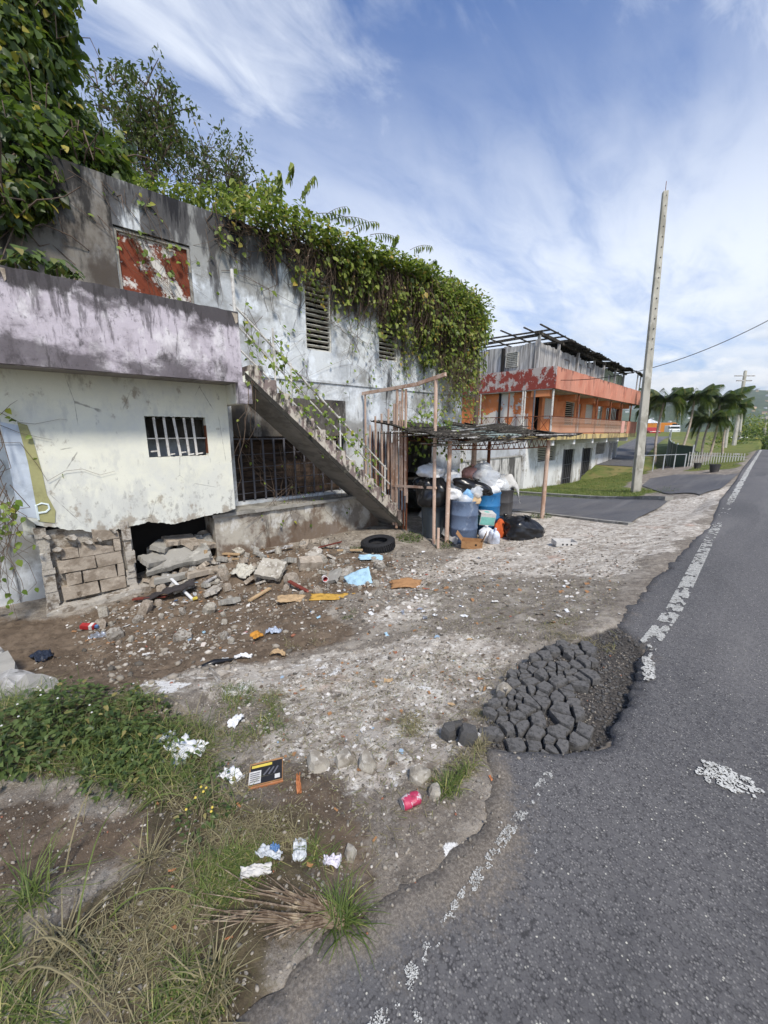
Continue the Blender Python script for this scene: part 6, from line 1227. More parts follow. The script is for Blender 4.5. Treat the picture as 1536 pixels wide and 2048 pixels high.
st_ = MB().bar(tuple(np.array(gp(436, 1112)) + [0, 0, .06]), tuple(np.array(gp(480, 1113)) + [0, 0, .06]), .05, .03).build('wood_batten', K['lightcard']); tag(st_, 'tan wooden batten against the foundation wall', 'batten')
cu = thing('red_cup', 'red plastic cup tipped over on the earth', 'cup', np.array(gp(648, 1164)) + [0, 0, .045], rot=(R(85), .2, R(65))); MB().lathe([(0, 0), (.03, 0), (.045, .11), (.042, .11), (.028, .005), (0, .005)], 16).build('cup', K['red'], cu, smooth=True); MB().lathe([(.044, .11), (.047, .115), (.040, .115), (.041, .02)], 16).build('white_lining', K['plasticwhite'], cu)
cc = thing('red_milk_carton', 'red and white carton on the earth below the block pier', 'carton', np.array(gp(178, 1262)) + [0, 0, .02], rot=(.2, .1, .9)); MB().box(-.11, .11, -.045, .045, 0, .07).build('body', K['red'], cc); MB().box(.03, .08, -.048, .048, -.002, .073).build('white_band', K['paper'], cc); MB().box(.11, .16, -.02, .02, .02, .06).build('blue_cap', K['blue'], cc)
bent('blue_black_tarp', 'dark navy tarp scrap in the trench by the weeds', 'tarp', 85, 1322, .22, .16, plain('navy_tarp', srgb(38, 46, 62), .5, .1), .3, .3, (0, 0), .04, 15, crum=.05)
bent('pale_foil', 'grey crumpled foil left on the earth beside the red carton', 'foil', 200, 1275, .22, .12, K['silver'], .8, .1, (0, 0), .02, 16, crum=.05)
cc.scale = (.75, .75, .75)
# ------------------------------------------------------------------ foreground litter
bx = thing('crushed_printed_box', 'flattened black and orange printed box on the near grass', 'box', np.array(gp(533, 1556)) + [0, 0, .02], rot=(.10, -.06, R(58)))
MB().box(-.081, .083, -.061, .061, 0, .012).build('card', K['card'], bx); MB().box(-.075, .080, -.058, .050, .0125, .0135).build('black_face', K['blackprint'], bx); MB().box(-.08, -.022, -.055, .012, .014, .015).build('white_panel', K['paper'], bx); MB().box(-.07, .03, .030, .044, .014, .015).build('yellow_lettering', K['yellow'], bx)
MB().box(.045, .07, -.05, -.028, .014, .015).build('barcode_panel', K['paper'], bx); MB().box(-.08, .085, -.072, -.065, .001, .010).build('orange_flap', K['orangeprint'], bx)
for k in range(5): MB().box(-.074, -.028, -.045 + k * .011, -.041 + k * .011, .0152, .0156).build('text_line', K['greymetal'], bx)
for k in range(3): MB().bar((-.01 + k * .025, -.02, .0150), (.02 + k * .02, .015, .0150), .008, .001).build('grey_utensil_print', K['greymetal'], bx)
bent('orange_strip', 'torn orange printed strip beside the crushed box', 'scrap', 598, 1580, .10, .018, K['orangeprint'], -.5, .3, (0, .1), .012, 17)
bent('white_tissue', 'white crumpled plastic beside the crushed box', 'plastic', 462, 1556, .12, .07, K['plasticwhite'], .4, .4, (0, 0), .015, 18, crum=.03)
cn3 = thing('crushed_soda_can', 'crushed crimson soda can lying near the road edge', 'can', np.array(gp(822, 1614)) + [0, 0, .028], rot=(R(90), .1, R(-20)))
MB().lathe([(0, -.052), (.022, -.052), (.031, -.042), (.033, -.01), (.027, .0), (.032, .014), (.031, .04), (.026, .052), (.024, .052), (.022, .046), (0, .046)], 22, wob=lambda a, z: .16 * math.sin(3 * a + z * 60) * (abs(z) < .04)).build('body', K['pink'], cn3, smooth=True)
MB().lathe([(0, .047), (.022, .047), (.027, .0525), (.0275, .0545), (.0245, .055), (.02, .049), (0, .049)], 22).build('lid', K['silver'], cn3, smooth=True); MB().lathe([(.0, .05), (.008, .05), (.008, .052), (0, .052)], 10).build('ring_pull', K['silver'], cn3); MB().box(-.012, .014, -.034, -.030, -.03, .02).build('white_lettering', K['paper'], cn3)
cn3.scale = (.85, .85, .85)
bent('clear_bottle_scrap', 'flattened clear bottle with blue label in the near grass', 'bottle', 540, 1722, .10, .035, K['film'], .6, .4, (0, 0), .03, 19); bent('blue_label', 'bright blue label scrap on the flattened clear bottle', 'label', 550, 1718, .035, .022, K['blue'], .6, .2, (0, 0), .045, 20, thick=.001)
bent('printed_paper', 'white printed paper strip in the near grass', 'paper', 512, 1757, .11, .035, K['paper'], .95, .2, (.1, 0), .03, 21); bent('crumpled_receipt', 'white receipt with purple print beside the big grass tuft', 'paper', 665, 1730, .065, .035, fabric('receipt', srgb(208, 204, 214), .8, .2, .2), .7, .3, (0, 0), .02, 22)
bent('clear_film', 'clear plastic film scrap by the grey stone', 'film', 600, 1702, .08, .05, K['film'], -.6, .3, (0, 0), .015, 23, crum=.02)
for i, (px, py, w, lab) in enumerate([(365, 1510, .20, 'largest white crumpled plastic in the weeds'), (395, 1500, .10, 'small white plastic beside the largest one in the weeds'), (330, 1488, .12, 'greyish film at the left of the weeds plastic'), (472, 1450, .10, 'white paper flap above the crushed box')]): bent('crumpled_plastic', lab, 'plastic', px, py, w, w * .6, K['plasticwhite'] if i != 2 else K['film'], i * .7, .4, (0, 0), .03, 30 + i, crum=.14 * w, rag=.15)
# stones
for i, (px, py, s, lab) in enumerate([(635, 1535, .12, 'pale pointed stone at the edge of the broken concrete'), (838, 1560, .09, 'grey white stone right of the pale rubble'), (868, 1594, .06, 'small pale stone beside the soda can'), (700, 1708, .05, 'round grey pebble near the receipt'), (1008, 1395, .09, 'pale stone on the left rim of the pothole'), (690, 1530, .09, 'flat stone in the middle of the broken concrete'), (735, 1535, .10, 'flat stone right in the broken concrete')]):
    o = rock(500 + i, s * 1.3, s, s * .7, 7, .25).build('stone', K['stone']); o.location = gp(px, py, .0); o.rotation_euler = (.1, .15, i); tag(o, lab, 'stone')
# dead palm leaf base lying at the road edge
pf = thing('dead_palm_sheath', 'brown fibrous dead palm sheath lying at the asphalt edge', 'palm sheath', np.array(gp(690, 1852)) + [0, 0, .015]); tipd = np.array(gp(400, 1815)) - np.array(gp(690, 1852)); K['fibre'] = mk('dead_palm_fibre', srgb(134, 118, 100), [(srgb(92, 76, 62), 30, .5, .1, (1, 1, 1), .8), (srgb(184, 168, 142), 20, .6, .1, (1, 1, 1), .8)], .95)
for k in range(56):
    f = hr.uniform(.2, .55) if k % 3 else hr.uniform(.5, 1.05); sp2 = hr.uniform(-1, 1); q = np.array([tipd[1], -tipd[0], 0]); q /= np.linalg.norm(q)
    pts = [tuple(q * sp2 * .02 + [0, 0, .005 * (k % 4)]), tuple(tipd * f * .3 + q * sp2 * .03 + [0, 0, .012 + .004 * (k % 5)]), tuple(tipd * f * .65 + q * sp2 * .05 + q * hr.uniform(-.015, .015) + [0, 0, .03 + .01 * hr.random()]), tuple(tipd * f + q * sp2 * .075 + q * hr.uniform(-.03, .03) + [0, 0, .01 + .05 * hr.random()])]
    MB().tube(pts, [.003, .0028, .002, .0008], 4).build('fibre', K['fibre'], pf)
# scattered scraps
scr = []
for k in range(5):
    vs = []; fs = []; n = 7
    for j in range(n):
        for i in range(n):
            u, v = i / (n - 1) - .5, j / (n - 1) - .5; vs.append((u * (1 + .3 * mnoise.noise((v * 4, k, 1))), v * (.6 + .3 * mnoise.noise((u * 4, k, 2))), .14 * mnoise.noise((u * 3.1, v * 3.1, k * 3.3)) + .10 * mnoise.noise((u * 7, v * 7, k)) + .05))
    for j in range(n - 1):
        for i in range(n - 1): a = j * n + i; fs.append((a, a + 1, a + n + 1, a + n))
    mb = MB(); mb.add(vs, fs); me = bpy.data.meshes.new('paper_scrap'); me.from_pydata(mb.v, [], mb.f); scr.append(me)
def scraps(n, box, smin, smax, mats, seed, label, group, name):
    r = random.Random(seed); x0, x1, y0, y1 = box; mm = {}
    for i in range(n):
        px, py = r.uniform(x0, x1), r.uniform(y0, y1)
        k = r.randrange(5); mt_ = r.choice(mats); me = mm.get((k, mt_.name))
        if me is None: me = scr[k].copy(); me.materials.append(mt_); mm[(k, mt_.name)] = me
        o = link(name, me); s = r.uniform(smin, smax); o.scale = (s, s * r.uniform(.5, 1), s); o.location = gp(px, py, .008); o.rotation_euler = (r.uniform(-.4, .4), r.uniform(-.4, .4), r.uniform(0, 6.3)); tag(o, label, 'litter', group)
scraps(46, (700, 1000, 1100, 1240), .03, .10, [K['paper'], K['plasticwhite'], K['silver']], 1, 'small white scrap of litter strewn below the rubbish heap', 'white scraps below the rubbish heap', 'paper_scrap')
scraps(22, (980, 1250, 1080, 1240), .025, .07, [K['paper'], K['plasticwhite'], K['paper']], 2, 'small white scrap of litter on the pale concrete apron', 'white scraps on the concrete apron', 'paper_scrap')
scraps(40, (150, 520, 1180, 1330), .03, .10, [K['paper'], K['film'], K['stone']], 3, 'small pale scrap of litter on the brown earth by the house', 'pale scraps on the brown earth', 'paper_scrap')
scraps(34, (480, 800, 1080, 1200), .03, .10, [K['paper'], K['film'], K['stone']], 4, 'small pale scrap of litter on the earth mound by the foundation', 'pale scraps on the earth mound', 'paper_scrap')
scraps(26, (560, 1000, 1250, 1500), .015, .045, [K['paper'], K['stone']], 5, 'tiny white scrap of litter on the worn concrete in the middle', 'tiny scraps on the worn concrete', 'paper_scrap')
scraps(18, (500, 1000, 1130, 1420), .03, .08, [K['card'], K['block'], K['lightcard']], 6, 'small brown scrap of litter on the open yard', 'brown scraps on the yard', 'card_scrap')
scraps(8, (300, 900, 1130, 1300), .04, .08, [K['blue'], K['bluesheet']], 7, 'small blue scrap of litter on the yard', 'blue scraps on the yard', 'plastic_scrap')
scraps(10, (300, 1000, 1500, 1900), .015, .03, [K['orangeprint'], K['card']], 8, 'small orange dead leaf on the near ground', 'dead leaves on the near ground', 'dead_leaf')
for i in range(110):      # broken lumps of plaster and block over the mound
    r = hr; px, py = (r.uniform(430, 760), r.uniform(1085, 1195)) if i < 70 else (r.uniform(200, 470), r.uniform(1150, 1290)); s = .05 * 5 ** (r.random() ** 1.5)
    if i < 6: me_ = [rock(700 + i, 1, .8, .6, 7, .2).build('rubble_lump', (K['stone'], K['mortar'], K['block'])[i % 3])]; o = me_[0]; scr.append(o.data)
    else: o = link('rubble_lump', scr[-1 - i % 6])
    o.location = gp(px, py, s * .1); o.scale = (s, s, s); o.rotation_euler = (r.uniform(-.5, .5), r.uniform(-.5, .5), r.uniform(0, 6.3)); tag(o, 'lump of broken plaster or block on the earth before the house', 'rubble', 'rubble lumps before the house')
# ------------------------------------------------------------------ vegetation
def nrm(a): return a / (np.linalg.norm(a, axis=1, keepdims=True) + 1e-9)
def leaves(name, pos, fwd, up, size, mat, parent, tmpl=LEAF_V):
    o = scatter(name, tmpl, LEAF_T, pos, frames(nrm(fwd), nrm(up)), size, mat, parent, True); o['kind'] = 'stuff'; return o
def tubes(name, lines, r, mat, parent, n=4):
    mb = MB()
    for L_ in lines: mb.tube(L_, [r * (1 - .6 * i / (len(L_) - 1)) for i in range(len(L_))], n, cap=False)
    o = mb.build(name, mat, parent, smooth=True); o['kind'] = 'stuff'; return o
vg = np.random.default_rng(77)
# roof vine on the front wall
vine = thing('roof_vine', 'thick green vine spilling over the roof edge and down the front wall', 'vine', (HOX, HOY, 0), HRZ)
US = [.2, 1, 2, 3, 4, 5, 6, 7, 7.7]; ZB = [5.2, 5.0, 4.75, 4.5, 4.4, 4.05, 3.65, 3.25, 3.4]; TH = [.10, .22, .34, .42, .5, .55, .6, .6, .5]
lp, lf, lu, ls, lines = [], [], [], [], []
for k in range(620):
    u = .2 + 7.5 * vg.random() ** .62; zb = np.interp(u, US, ZB) + vg.normal(.05, .34) - (.5 if vg.random() < .12 else 0); th = np.interp(u, US, TH); z0 = 5.40 + vg.normal(0, .14)
    y0 = MY - .03 - vg.random() * th; line = []; du = vg.normal(0, .25); n = 9
    for i in range(n):
        t = i / (n - 1); z_ = z0 + (zb - z0) * t ** .9; yy = MY - .03 - (MY - .03 - y0) * math.sin(math.pi * min(1, .12 + t * .75)) + vg.normal(0, .02); yy = min(yy, MY - .02)
        line.append((u + du * t + vg.normal(0, .03), yy, z_))
    lines.append(line); m = int(5 + 17 * (1 if u > 2 else .6) * (z0 - zb) / 1.4); L_ = np.array(line)
    tt = vg.random(m) ** 1.35 * (n - 1.001); i0 = tt.astype(int); p = L_[i0] + (L_[i0 + 1] - L_[i0]) * (tt - i0)[:, None] + vg.normal(0, .045, (m, 3)) * [1, 1, 1]; p[:, 1] = np.minimum(p[:, 1], MY - .03); p[:, 1] -= np.clip(vnoise(p[:, 0], p[:, 2], 2.0, 91), 0, 1) * .22; kk = (vnoise(p[:, 0], p[:, 2], 2.6, 92) + vg.normal(0, .2, m) > -.10); p = p[kk]; m = len(p)
    lp.append(p); lf.append(np.stack([vg.normal(0, .5, m), vg.normal(-.45, .3, m), vg.normal(-.75, .35, m)], 1)); lu.append(np.stack([vg.normal(0, .4, m), vg.normal(-.8, .35, m), vg.normal(.6, .3, m)], 1)); ls.append(.045 + .10 * vg.random(m) ** 1.4)
# mound on top, with shoots
m = 9000; u = .3 + 7.5 * vg.random(m) ** .7; hgt_ = np.interp(u, [.2, 1, 1.8, 2.2, 3, 4.5, 6, 7.2, 7.9], [.12, .25, .62, .5, .34, .40, .48, .30, .05]); zt = 5.28 + vg.random(m) ** .8 * hgt_ * (1 + .45 * vnoise(u, u * 0, 3, 5)); yy = MY + .5 - vg.random(m) * 1.15
yy = np.where(zt > 5.6, MY + .35 - vg.random(m) * .7, yy); zt = np.where((yy < MY) & (u > 5.5), zt - vg.random(m) * .9, zt)
lp.append(np.stack([u, yy, zt], 1)); lf.append(np.stack([vg.normal(.1, .6, m), vg.normal(-.5, .5, m), vg.normal(-.15, .45, m)], 1)); lu.append(np.stack([vg.normal(0, .3, m), vg.normal(-.3, .3, m), vg.normal(.9, .2, m)], 1)); ls.append(vg.uniform(.06, .12, m))
leaves('foliage', np.concatenate(lp), np.concatenate(lf), np.concatenate(lu), np.concatenate(ls), K['vine'], vine)
tubes('stems', lines + [[(a[0] + vg.normal(0, .1), min(a[1] + .12, MY - .02), a[2]) for a in L_] for L_ in lines[::2]], .010, K['stem'], vine, 3)
sl_, sp_l, sf, su = [], [], [], []
def shoot(p0, d, L_, n=12, droop=.3):
    d = np.array(d, float); d /= np.linalg.norm(d); pts = [np.array(p0) + d * L_ * t - np.array([0, 0, 1]) * droop * L_ * t * t for t in np.linspace(0, 1, n)]; sl_.append([tuple(q) for q in pts])
    for i in range(2, n):
        for s in (-1, 1): sp_l.append(pts[i]); sf.append((s * vg.uniform(.2, .7) * d[2] + d[0] * .5, s * .35 - .1, -.75 + vg.normal(0, .15))); su.append((d[0] * .4, -.5, .6))
for px, py, dx, dz, L_ in [(660, 440, .8, .42, .95), (640, 440, .55, .6, .8), (740, 470, .85, .38, .75), (820, 500, .7, .5, .7), (600, 400, .3, .8, .7), (560, 390, -.1, .9, .5), (700, 460, .6, .5, .8), (520, 400, .4, .7, .5), (880, 560, .7, .45, .6), (940, 610, .9, .2, .6), (620, 430, .9, .4, 1.0), (480, 400, -.3, .7, .4), (780, 500, .2, .8, .5), (850, 540, .4, .7, .5), (575, 370, .1, .9, .5), (900, 590, .2, .8, .4)]:
    p = EYE + ray(px, py) * (((hw(0, MY) - EYE)[:2] @ -_hv) / (ray(px, py)[:2] @ -_hv)); q = hl(p[0], p[1]); shoot((q[0], q[1], p[2]), (dx, -.25, dz), L_)
leaves('shoot_leaves', np.array(sp_l), np.array(sf), np.array(su), vg.uniform(.12, .19, len(sp_l)), K['vine'], vine, NARROW_V * [1.5, 1, 1.3])
tubes('shoots', sl_, .008, K['stem'], vine, 4)
# thin climbers: over the wall, along the stair rails, over the gate and carport
def climber(name, label, strands, nleaf, size, mat, parent_loc=(HOX, HOY, 0), rz=HRZ, r=.004, off=.04):
    t = thing(name, label, 'vine', parent_loc, rz); lp, lf, lu = [], [], []
    for S_ in strands:
        A = np.array(S_, float); m = max(1, int(nleaf * (len(A) - 1))); tt = vg.random(m) * (len(A) - 1.001); i0 = tt.astype(int)
        lp.append(A[i0] + (A[i0 + 1] - A[i0]) * (tt - i0)[:, None] + vg.normal(0, off, (m, 3))); lf.append(np.stack([vg.normal(0, .6, m), vg.normal(-.4, .4, m), vg.normal(-.6, .4, m)], 1)); lu.append(np.stack([vg.normal(0, .3, m), vg.normal(-.7, .3, m), vg.normal(.6, .3, m)], 1))
    p = np.concatenate(lp); leaves('foliage', p, np.concatenate(lf), np.concatenate(lu), vg.uniform(size * .7, size * 1.25, len(p)), mat, t); tubes('stems', strands, r, K['stem'], t, 4)
def wander(a, b, n, amp): return [tuple(np.array(a) + (np.array(b) - np.array(a)) * i / (n - 1) + vg.normal(0, amp, 3) * [1, .4, 1] * (0 < i < n)) for i in range(n)]
st = []
for h_ in (1.0, .74, .4):
    for k in range(3): x0 = vg.uniform(.1, 1.0); st.append([(x, .05 + vg.normal(0, .03), sof(x) + h_ + vg.normal(0, .04)) for x in np.linspace(x0, vg.uniform(2.0, 3.2), 16)])
for k in range(22): x = vg.uniform(.15, 2.9); st.append([(x + vg.normal(0, .1), .05 + vg.normal(0, .05), sof(x) + q + vg.normal(0, .05)) for q in np.linspace(1.15, .15, 7)])
climber('stair_vine', 'light green heart leaved vine climbing over the stair rails', st, 1.25, .085, K['vinefresh'])
st = [wander((vg.uniform(.2, 6.8), MY - .04, vg.uniform(4.2, 5.2)), (vg.uniform(.2, 6.8), MY - .04, vg.uniform(2.2, 3.6)), 9, .10) for _ in range(22)] + [wander((vg.uniform(2.7, 6.9), MY - .05, vg.uniform(3.8, 4.6)), (vg.uniform(2.7, 6.9), MY - .06, vg.uniform(2.0, 3.0)), 9, .10) for _ in range(40)] + [wander((-.9 + vg.normal(0, .5), MY - .03, 5.2), (-.3 + vg.normal(0, .4), MY - .02, vg.uniform(3.0, 4.4)), 8, .06) for _ in range(16)]
climber('wall_creeper', 'sparse thin creeper stems trailing down the whitewashed wall', st, .45, .075, K['vinefresh'])
st = [wander((vg.uniform(5.6, 7.4), MY - vg.uniform(.1, .7), 3.6), (vg.uniform(5.4, 7.4), MY - vg.uniform(.2, 1.1), vg.uniform(1.7, 2.4)), 8, .07) for _ in range(90)]
climber('hanging_vine', 'curtain of vine stems hanging from the roof corner onto the carport', st, .9, .085, K['vine'])
st = [wander((vg.uniform(3.4, 5.2), vg.uniform(-.8, 1.2), vg.uniform(1.7, 2.4)), (vg.uniform(3.5, 4.8), vg.uniform(-1.2, .6), vg.uniform(.6, 1.7)), 7, .09) for _ in range(26)]
climber('gate_vine', 'bright green vine tangled over the pipe gate and carport corner', st, 1.6, .10, K['vinefresh'])
st = [wander((.15 + vg.normal(0, .05), -.02, 2.4), (.1 + vg.normal(0, .15), .1, vg.uniform(.5, 1.9)), 7, .04) for _ in range(5)] + [wander((vg.uniform(.2, 3), MY - .1, vg.uniform(1.2, 1.6)), (vg.uniform(.1, 2.8), .7, vg.uniform(-.5, .1)), 8, .06) for _ in range(26)]
climber('dry_creeper', 'bare brown creeper stems hanging before the dark barred opening', st, .06, .07, K['vinefresh'], r=.006)
# trailing vine across the cream wall at the left
def onwall(px, py, y=CY - .03): r = ray(px, py); p = EYE + r * (((hw(0, y) - EYE)[:2] @ -_hv) / (r[:2] @ -_hv)); q = hl(p[0], p[1]); return (q[0], q[1], p[2])
st = [[onwall(a, b) for a, b in L_] for L_ in ([(0, 885), (40, 885), (75, 930), (95, 962), (130, 942), (165, 938), (200, 950), (230, 942)], [(0, 825), (40, 845), (70, 848), (120, 838), (135, 840)], [(0, 850), (40, 866), (80, 875), (105, 880)], [(0, 830), (20, 810), (35, 800)])]
climber('trailing_vine', 'thin vine with round leaves trailing across the cream wall', st, .55, .085, K['vinefresh'], off=.015)
st = [wander((vg.uniform(-3.5, -2.85), vg.uniform(.2, .9), vg.uniform(.4, 1.9)), (vg.uniform(-3.5, -2.8), vg.uniform(-.1, .7), vg.uniform(-.8, .2)), 7, .08) for _ in range(40)]
climber('corner_vine', 'vine tangle at the far left corner of the cream wall', st, .5, .09, K['vinefresh'], r=.006)
st = [wander((-.95 + vg.normal(0, .25), MY + .03, 4.66), (-.45 + vg.normal(0, .2), MY + .02, vg.uniform(3.2, 3.8)), 7, .05) for _ in range(16)]
climber('door_creeper', 'dry creeper stems hanging over the rusty door', st, .18, .09, K['vinefresh'])
# balcony plants
for px, py, s, lab in [(30, 520, .26, 'broad leaved plant at the left end of the balcony'), (112, 530, .24, 'broad leaved plant on the balcony left of the rusty door'), (150, 548, .12, 'tiny plant on the balcony nearest the rusty door'), (60, 515, .2, 'middle broad leaved plant on the balcony')]:
    p = onwall(px, py, .45); t = thing('balcony_plant', lab, 'plant', hw(p[0], p[1], p[2] - .05), HRZ, 'plants on the balcony'); m = 26; a = vg.uniform(0, 6.28, m); el = vg.uniform(.2, 1.3, m); rr = s * vg.uniform(.3, .9, m)
    q = np.stack([np.cos(a) * rr * np.cos(el), np.sin(a) * rr * np.cos(el), rr * np.sin(el)], 1); leaves('foliage', q, np.stack([np.cos(a), np.sin(a), np.full(m, -.6)], 1), np.tile([0, -.3, 1.], (m, 1)), vg.uniform(s * .5, s * .8, m), K['weed'], t, LEAF_V * [.7, 1, 1]); MB().tube([(0, 0, -.6), (0, 0, s * .5)], .012, 5).build('stem', K['stem'], t)
# ------------------------------------------------------------------ trees behind and beside the house
def crown(name, clumps, nper, size, mat, parent, tmpl=LEAF_V, hollow=.5, down=.4):
    P_, Fw, Up, Sz = [], [], [], []
    for c, r in clumps:
        m = int(nper * r ** 1.5 * .85); d = nrm(vg.normal(0, 1, (m, 3))); rad = r * (hollow + (1 - hollow) * vg.random(m)) ** .8 * (1 + .25 * vg.normal(0, 1, m) * .5); P_.append(np.array(c) + d * rad[:, None] * [1, 1, .85]); Fw.append(d * .5 + vg.normal(0, .5, (m, 3)) - [0, 0, down]); Up.append(d * .5 + vg.normal(0, .35, (m, 3)) + [0, 0, .6]); Sz.append(vg.uniform(size * .65, size * 1.25, m))
    return leaves(name, np.concatenate(P_), np.concatenate(Fw), np.concatenate(Up), np.concatenate(Sz), mat, parent, tmpl)
def clump_set(px_list, base): return [(atd(a, b, d) - base, r) for a, b, d, r in px_list]
bs = hw(-3.2, 2.2, 0.); tl = thing('vine_covered_tree', 'big leafy vine covered tree crowding the top left corner', 'tree', bs)
CLP = [(-40, 20, 6.2, .75), (30, 10, 6.4, .7), (75, 60, 6.8, .55), (20, 100, 6.2, .7), (70, 140, 6.6, .55), (10, 190, 6.0, .65), (60, 220, 6.4, .6), (105, 110, 7.0, .4), (110, 210, 7.0, .5), (30, 290, 6.0, .6), (100, 290, 6.4, .55), (150, 260, 7.2, .5), (5, 340, 5.1, .42), (60, 335, 5.3, .40), (115, 330, 5.6, .40), (165, 335, 5.9, .36), (-20, 400, 4.9, .36), (40, 390, 5.1, .28), (95, 385, 5.4, .24), (215, 345, 6.2, .30), (20, 270, 5.2, .45), (80, 260, 5.6, .42), (110, 290, 5.6, .34), (160, 300, 5.85, .32), (205, 318, 6.0, .24), (130, 350, 5.7, .24), (185, 360, 5.9, .22), (235, 352, 6.1, .22), (170, 325, 5.8, .3), (225, 325, 6.05, .26), (150, 365, 5.8, .2), (215, 300, 7.6, .45), (10, 430, 5.0, .16), (75, 410, 5.2, .14), (90, 15, 6.6, .4), (0, -60, 6.2, .8), (100, -50, 6.8, .5), (-80, 150, 6, .9), (-80, 330, 5.8, .7)]
cs = clump_set(CLP, bs); crown('crown', cs, 1000, .15, K['treeleaf'], tl, down=.8)
MB().tube([(0, 0, -1), (.1, .1, 3), tuple(cs[3][0] * .7), tuple(cs[0][0])], [.2, .17, .1, .03], 8).build('trunk', K['bark'], tl)
tubes('branches', [wander(tuple(np.array([.1, .1, 3.2])), tuple(c), 6, .12) for c, r in cs] + [wander(tuple(c), tuple(c + vg.normal(0, .5, 3) - [0, 0, .3]), 6, .08) for c, r in cs[9:] for _ in range(5)], .013, K['bark'], tl, 5)
bs = atd(215, 420, 10.5) * [1, 1, 0]; tl = thing('dark_bush_tree', 'dense dark small leaved tree behind the left roof edge', 'tree', bs); cs = clump_set([(180, 285, 10, .65), (225, 325, 10, .6), (180, 330, 10, .8), (250, 355, 10.5, .5), (150, 240, 10.5, .6), (215, 370, 10, .6), (280, 365, 11, .35)], bs)
crown('crown', cs, 2600, .075, K['darkleaf'], tl, LEAF_V * [.8, 1, 1], .35, .2); MB().tube([(0, 0, -1), tuple(cs[0][0])], [.18, .05], 8).build('trunk', K['bark'], tl)
def sparse_tree(label, px, pyb, d, tips, nsub, mat, size, nleaf, r0, seed):
    g = np.random.default_rng(seed); b = atd(px, pyb, d); t = thing('slender_tree', label, 'tree', (b[0], b[1], 0), group='slender trees behind the roof'); b0 = np.array([0, 0, b[2]]); lines = []; lp = []
    for tx_, ty_ in tips:
        e = atd(tx_, ty_, d + g.normal(0, .5)) - [b[0], b[1], 0]; L_ = [b0 + (e - b0) * q + g.normal(0, .06, 3) * d / 12 + np.array([0, 0, .15]) * math.sin(q * 3.1) for q in np.linspace(0, 1, 8)]; lines.append([tuple(q) for q in L_])
        for k in range(nsub):
            q = L_[g.integers(3, 8)]; e2 = q + g.normal(0, .42, 3) * d / 14 + [0, 0, .15]; lines.append([tuple(q), tuple((q + e2) / 2 + [0, 0, .04]), tuple(e2)]); m = nleaf; lp.append(e2 + g.normal(0, .13, (m, 3)) * d / 13)
    P_ = np.concatenate(lp); m = len(P_); leaves('crown', P_, g.normal(0, .6, (m, 3)) - [0, 0, .3], g.normal(0, .4, (m, 3)) + [0, 0, .7], g.uniform(size * .7, size * 1.2, m), mat, t, NARROW_V * [1.4, 1, 1])
    MB().tube([(0, 0, -1), tuple(b0 * .6), tuple(b0)], [r0, r0 * .9, r0 * .7], 8).build('trunk', K['bark'], t); tubes('branches', lines, r0 * .22, K['bark'], t, 5)
sparse_tree('tall slender open crowned tree above the left roof', 305, 370, 13.5, [(200, 180), (230, 165), (260, 175), (290, 180), (320, 185), (345, 220), (350, 260), (250, 230), (300, 240), (330, 300), (215, 210), (275, 290), (310, 210)], 13, K['darkleaf'], .18, 20, .12, 5)
sparse_tree('thin tree with small clumps right of the tall slender one', 405, 420, 16, [(370, 300), (390, 310), (410, 295), (420, 330), (355, 330), (400, 350)], 10, K['darkleaf'], .18, 17, .08, 6)
sparse_tree('small pointed tree nearest the vine mound', 455, 430, 16, [(450, 310), (470, 320), (480, 345), (440, 340), (465, 360), (490, 370)], 10, K['darkleaf'], .18, 17, .08, 8)
bs = hw(.2, 2.6, 5.2); tl = thing('roof_shrub', 'leafy shrub growing on the roof above the rusty door', 'shrub', bs); crown('foliage', clump_set([(330, 385, 7.8, .28), (380, 395, 8, .3), (430, 395, 8.2, .32), (470, 405, 8.4, .3), (290, 378, 7.6, .22), (500, 400, 8.6, .3), (540, 380, 8.8, .3)], bs), 1300, .10, K['vine'], tl); MB().tube([(0, 0, -.1), (.1, 0, .4)], .03, 5).build('stem', K['bark'], tl)
bs = atd(960, 660, 14) * [1, 1, 0]; tl = thing('background_tree', 'pale green tree glimpsed between vine and orange building', 'tree', bs); crown('crown', clump_set([(955, 640, 14, .5), (940, 660, 14, .5), (965, 665, 14.5, .35)], bs), 1200, .12, K['vinefresh'], tl); MB().tube([(0, 0, -1.5), (0, 0, 4)], [.12, .07], 7).build('trunk', K['bark'], tl)
# roadside shrubs at the far right and along the far verge
for i, (px, py, d, r, lab) in enumerate([(1500, 885, 52, 2.2, 'round roadside bush at the right edge'), (1525, 870, 60, 3.0, 'taller roadside bush behind the right pole'), (1480, 900, 48, 1.4, 'low bush by the road bend'), (1410, 905, 44, 1.3, 'low bush behind the picket gate'), (1380, 905, 45, 1.2, 'low bush behind the green fence'), (1440, 890, 50, 1.6, 'bush behind the rightmost palm'), (1545, 890, 56, 2.2, 'bush cut by the right edge'), (1505, 850, 75, 2.5, 'yellowish bush farther along the road')]):
    b = atd(px, py, d); t = thing('roadside_bush', lab, 'bush', (b[0], b[1], b[2] - r), group='bushes by the far road'); crown('foliage', [((0, 0, r), r), ((r * .6, .2, r * .6), r * .7), ((-r * .7, 0, r * .6), r * .7)], 260, .30, K['vine'] if i % 2 else K['treeleaf'], t); MB().tube([(0, 0, -1), (0, 0, r)], [.12, .05], 6).build('stem', K['bark'], t)
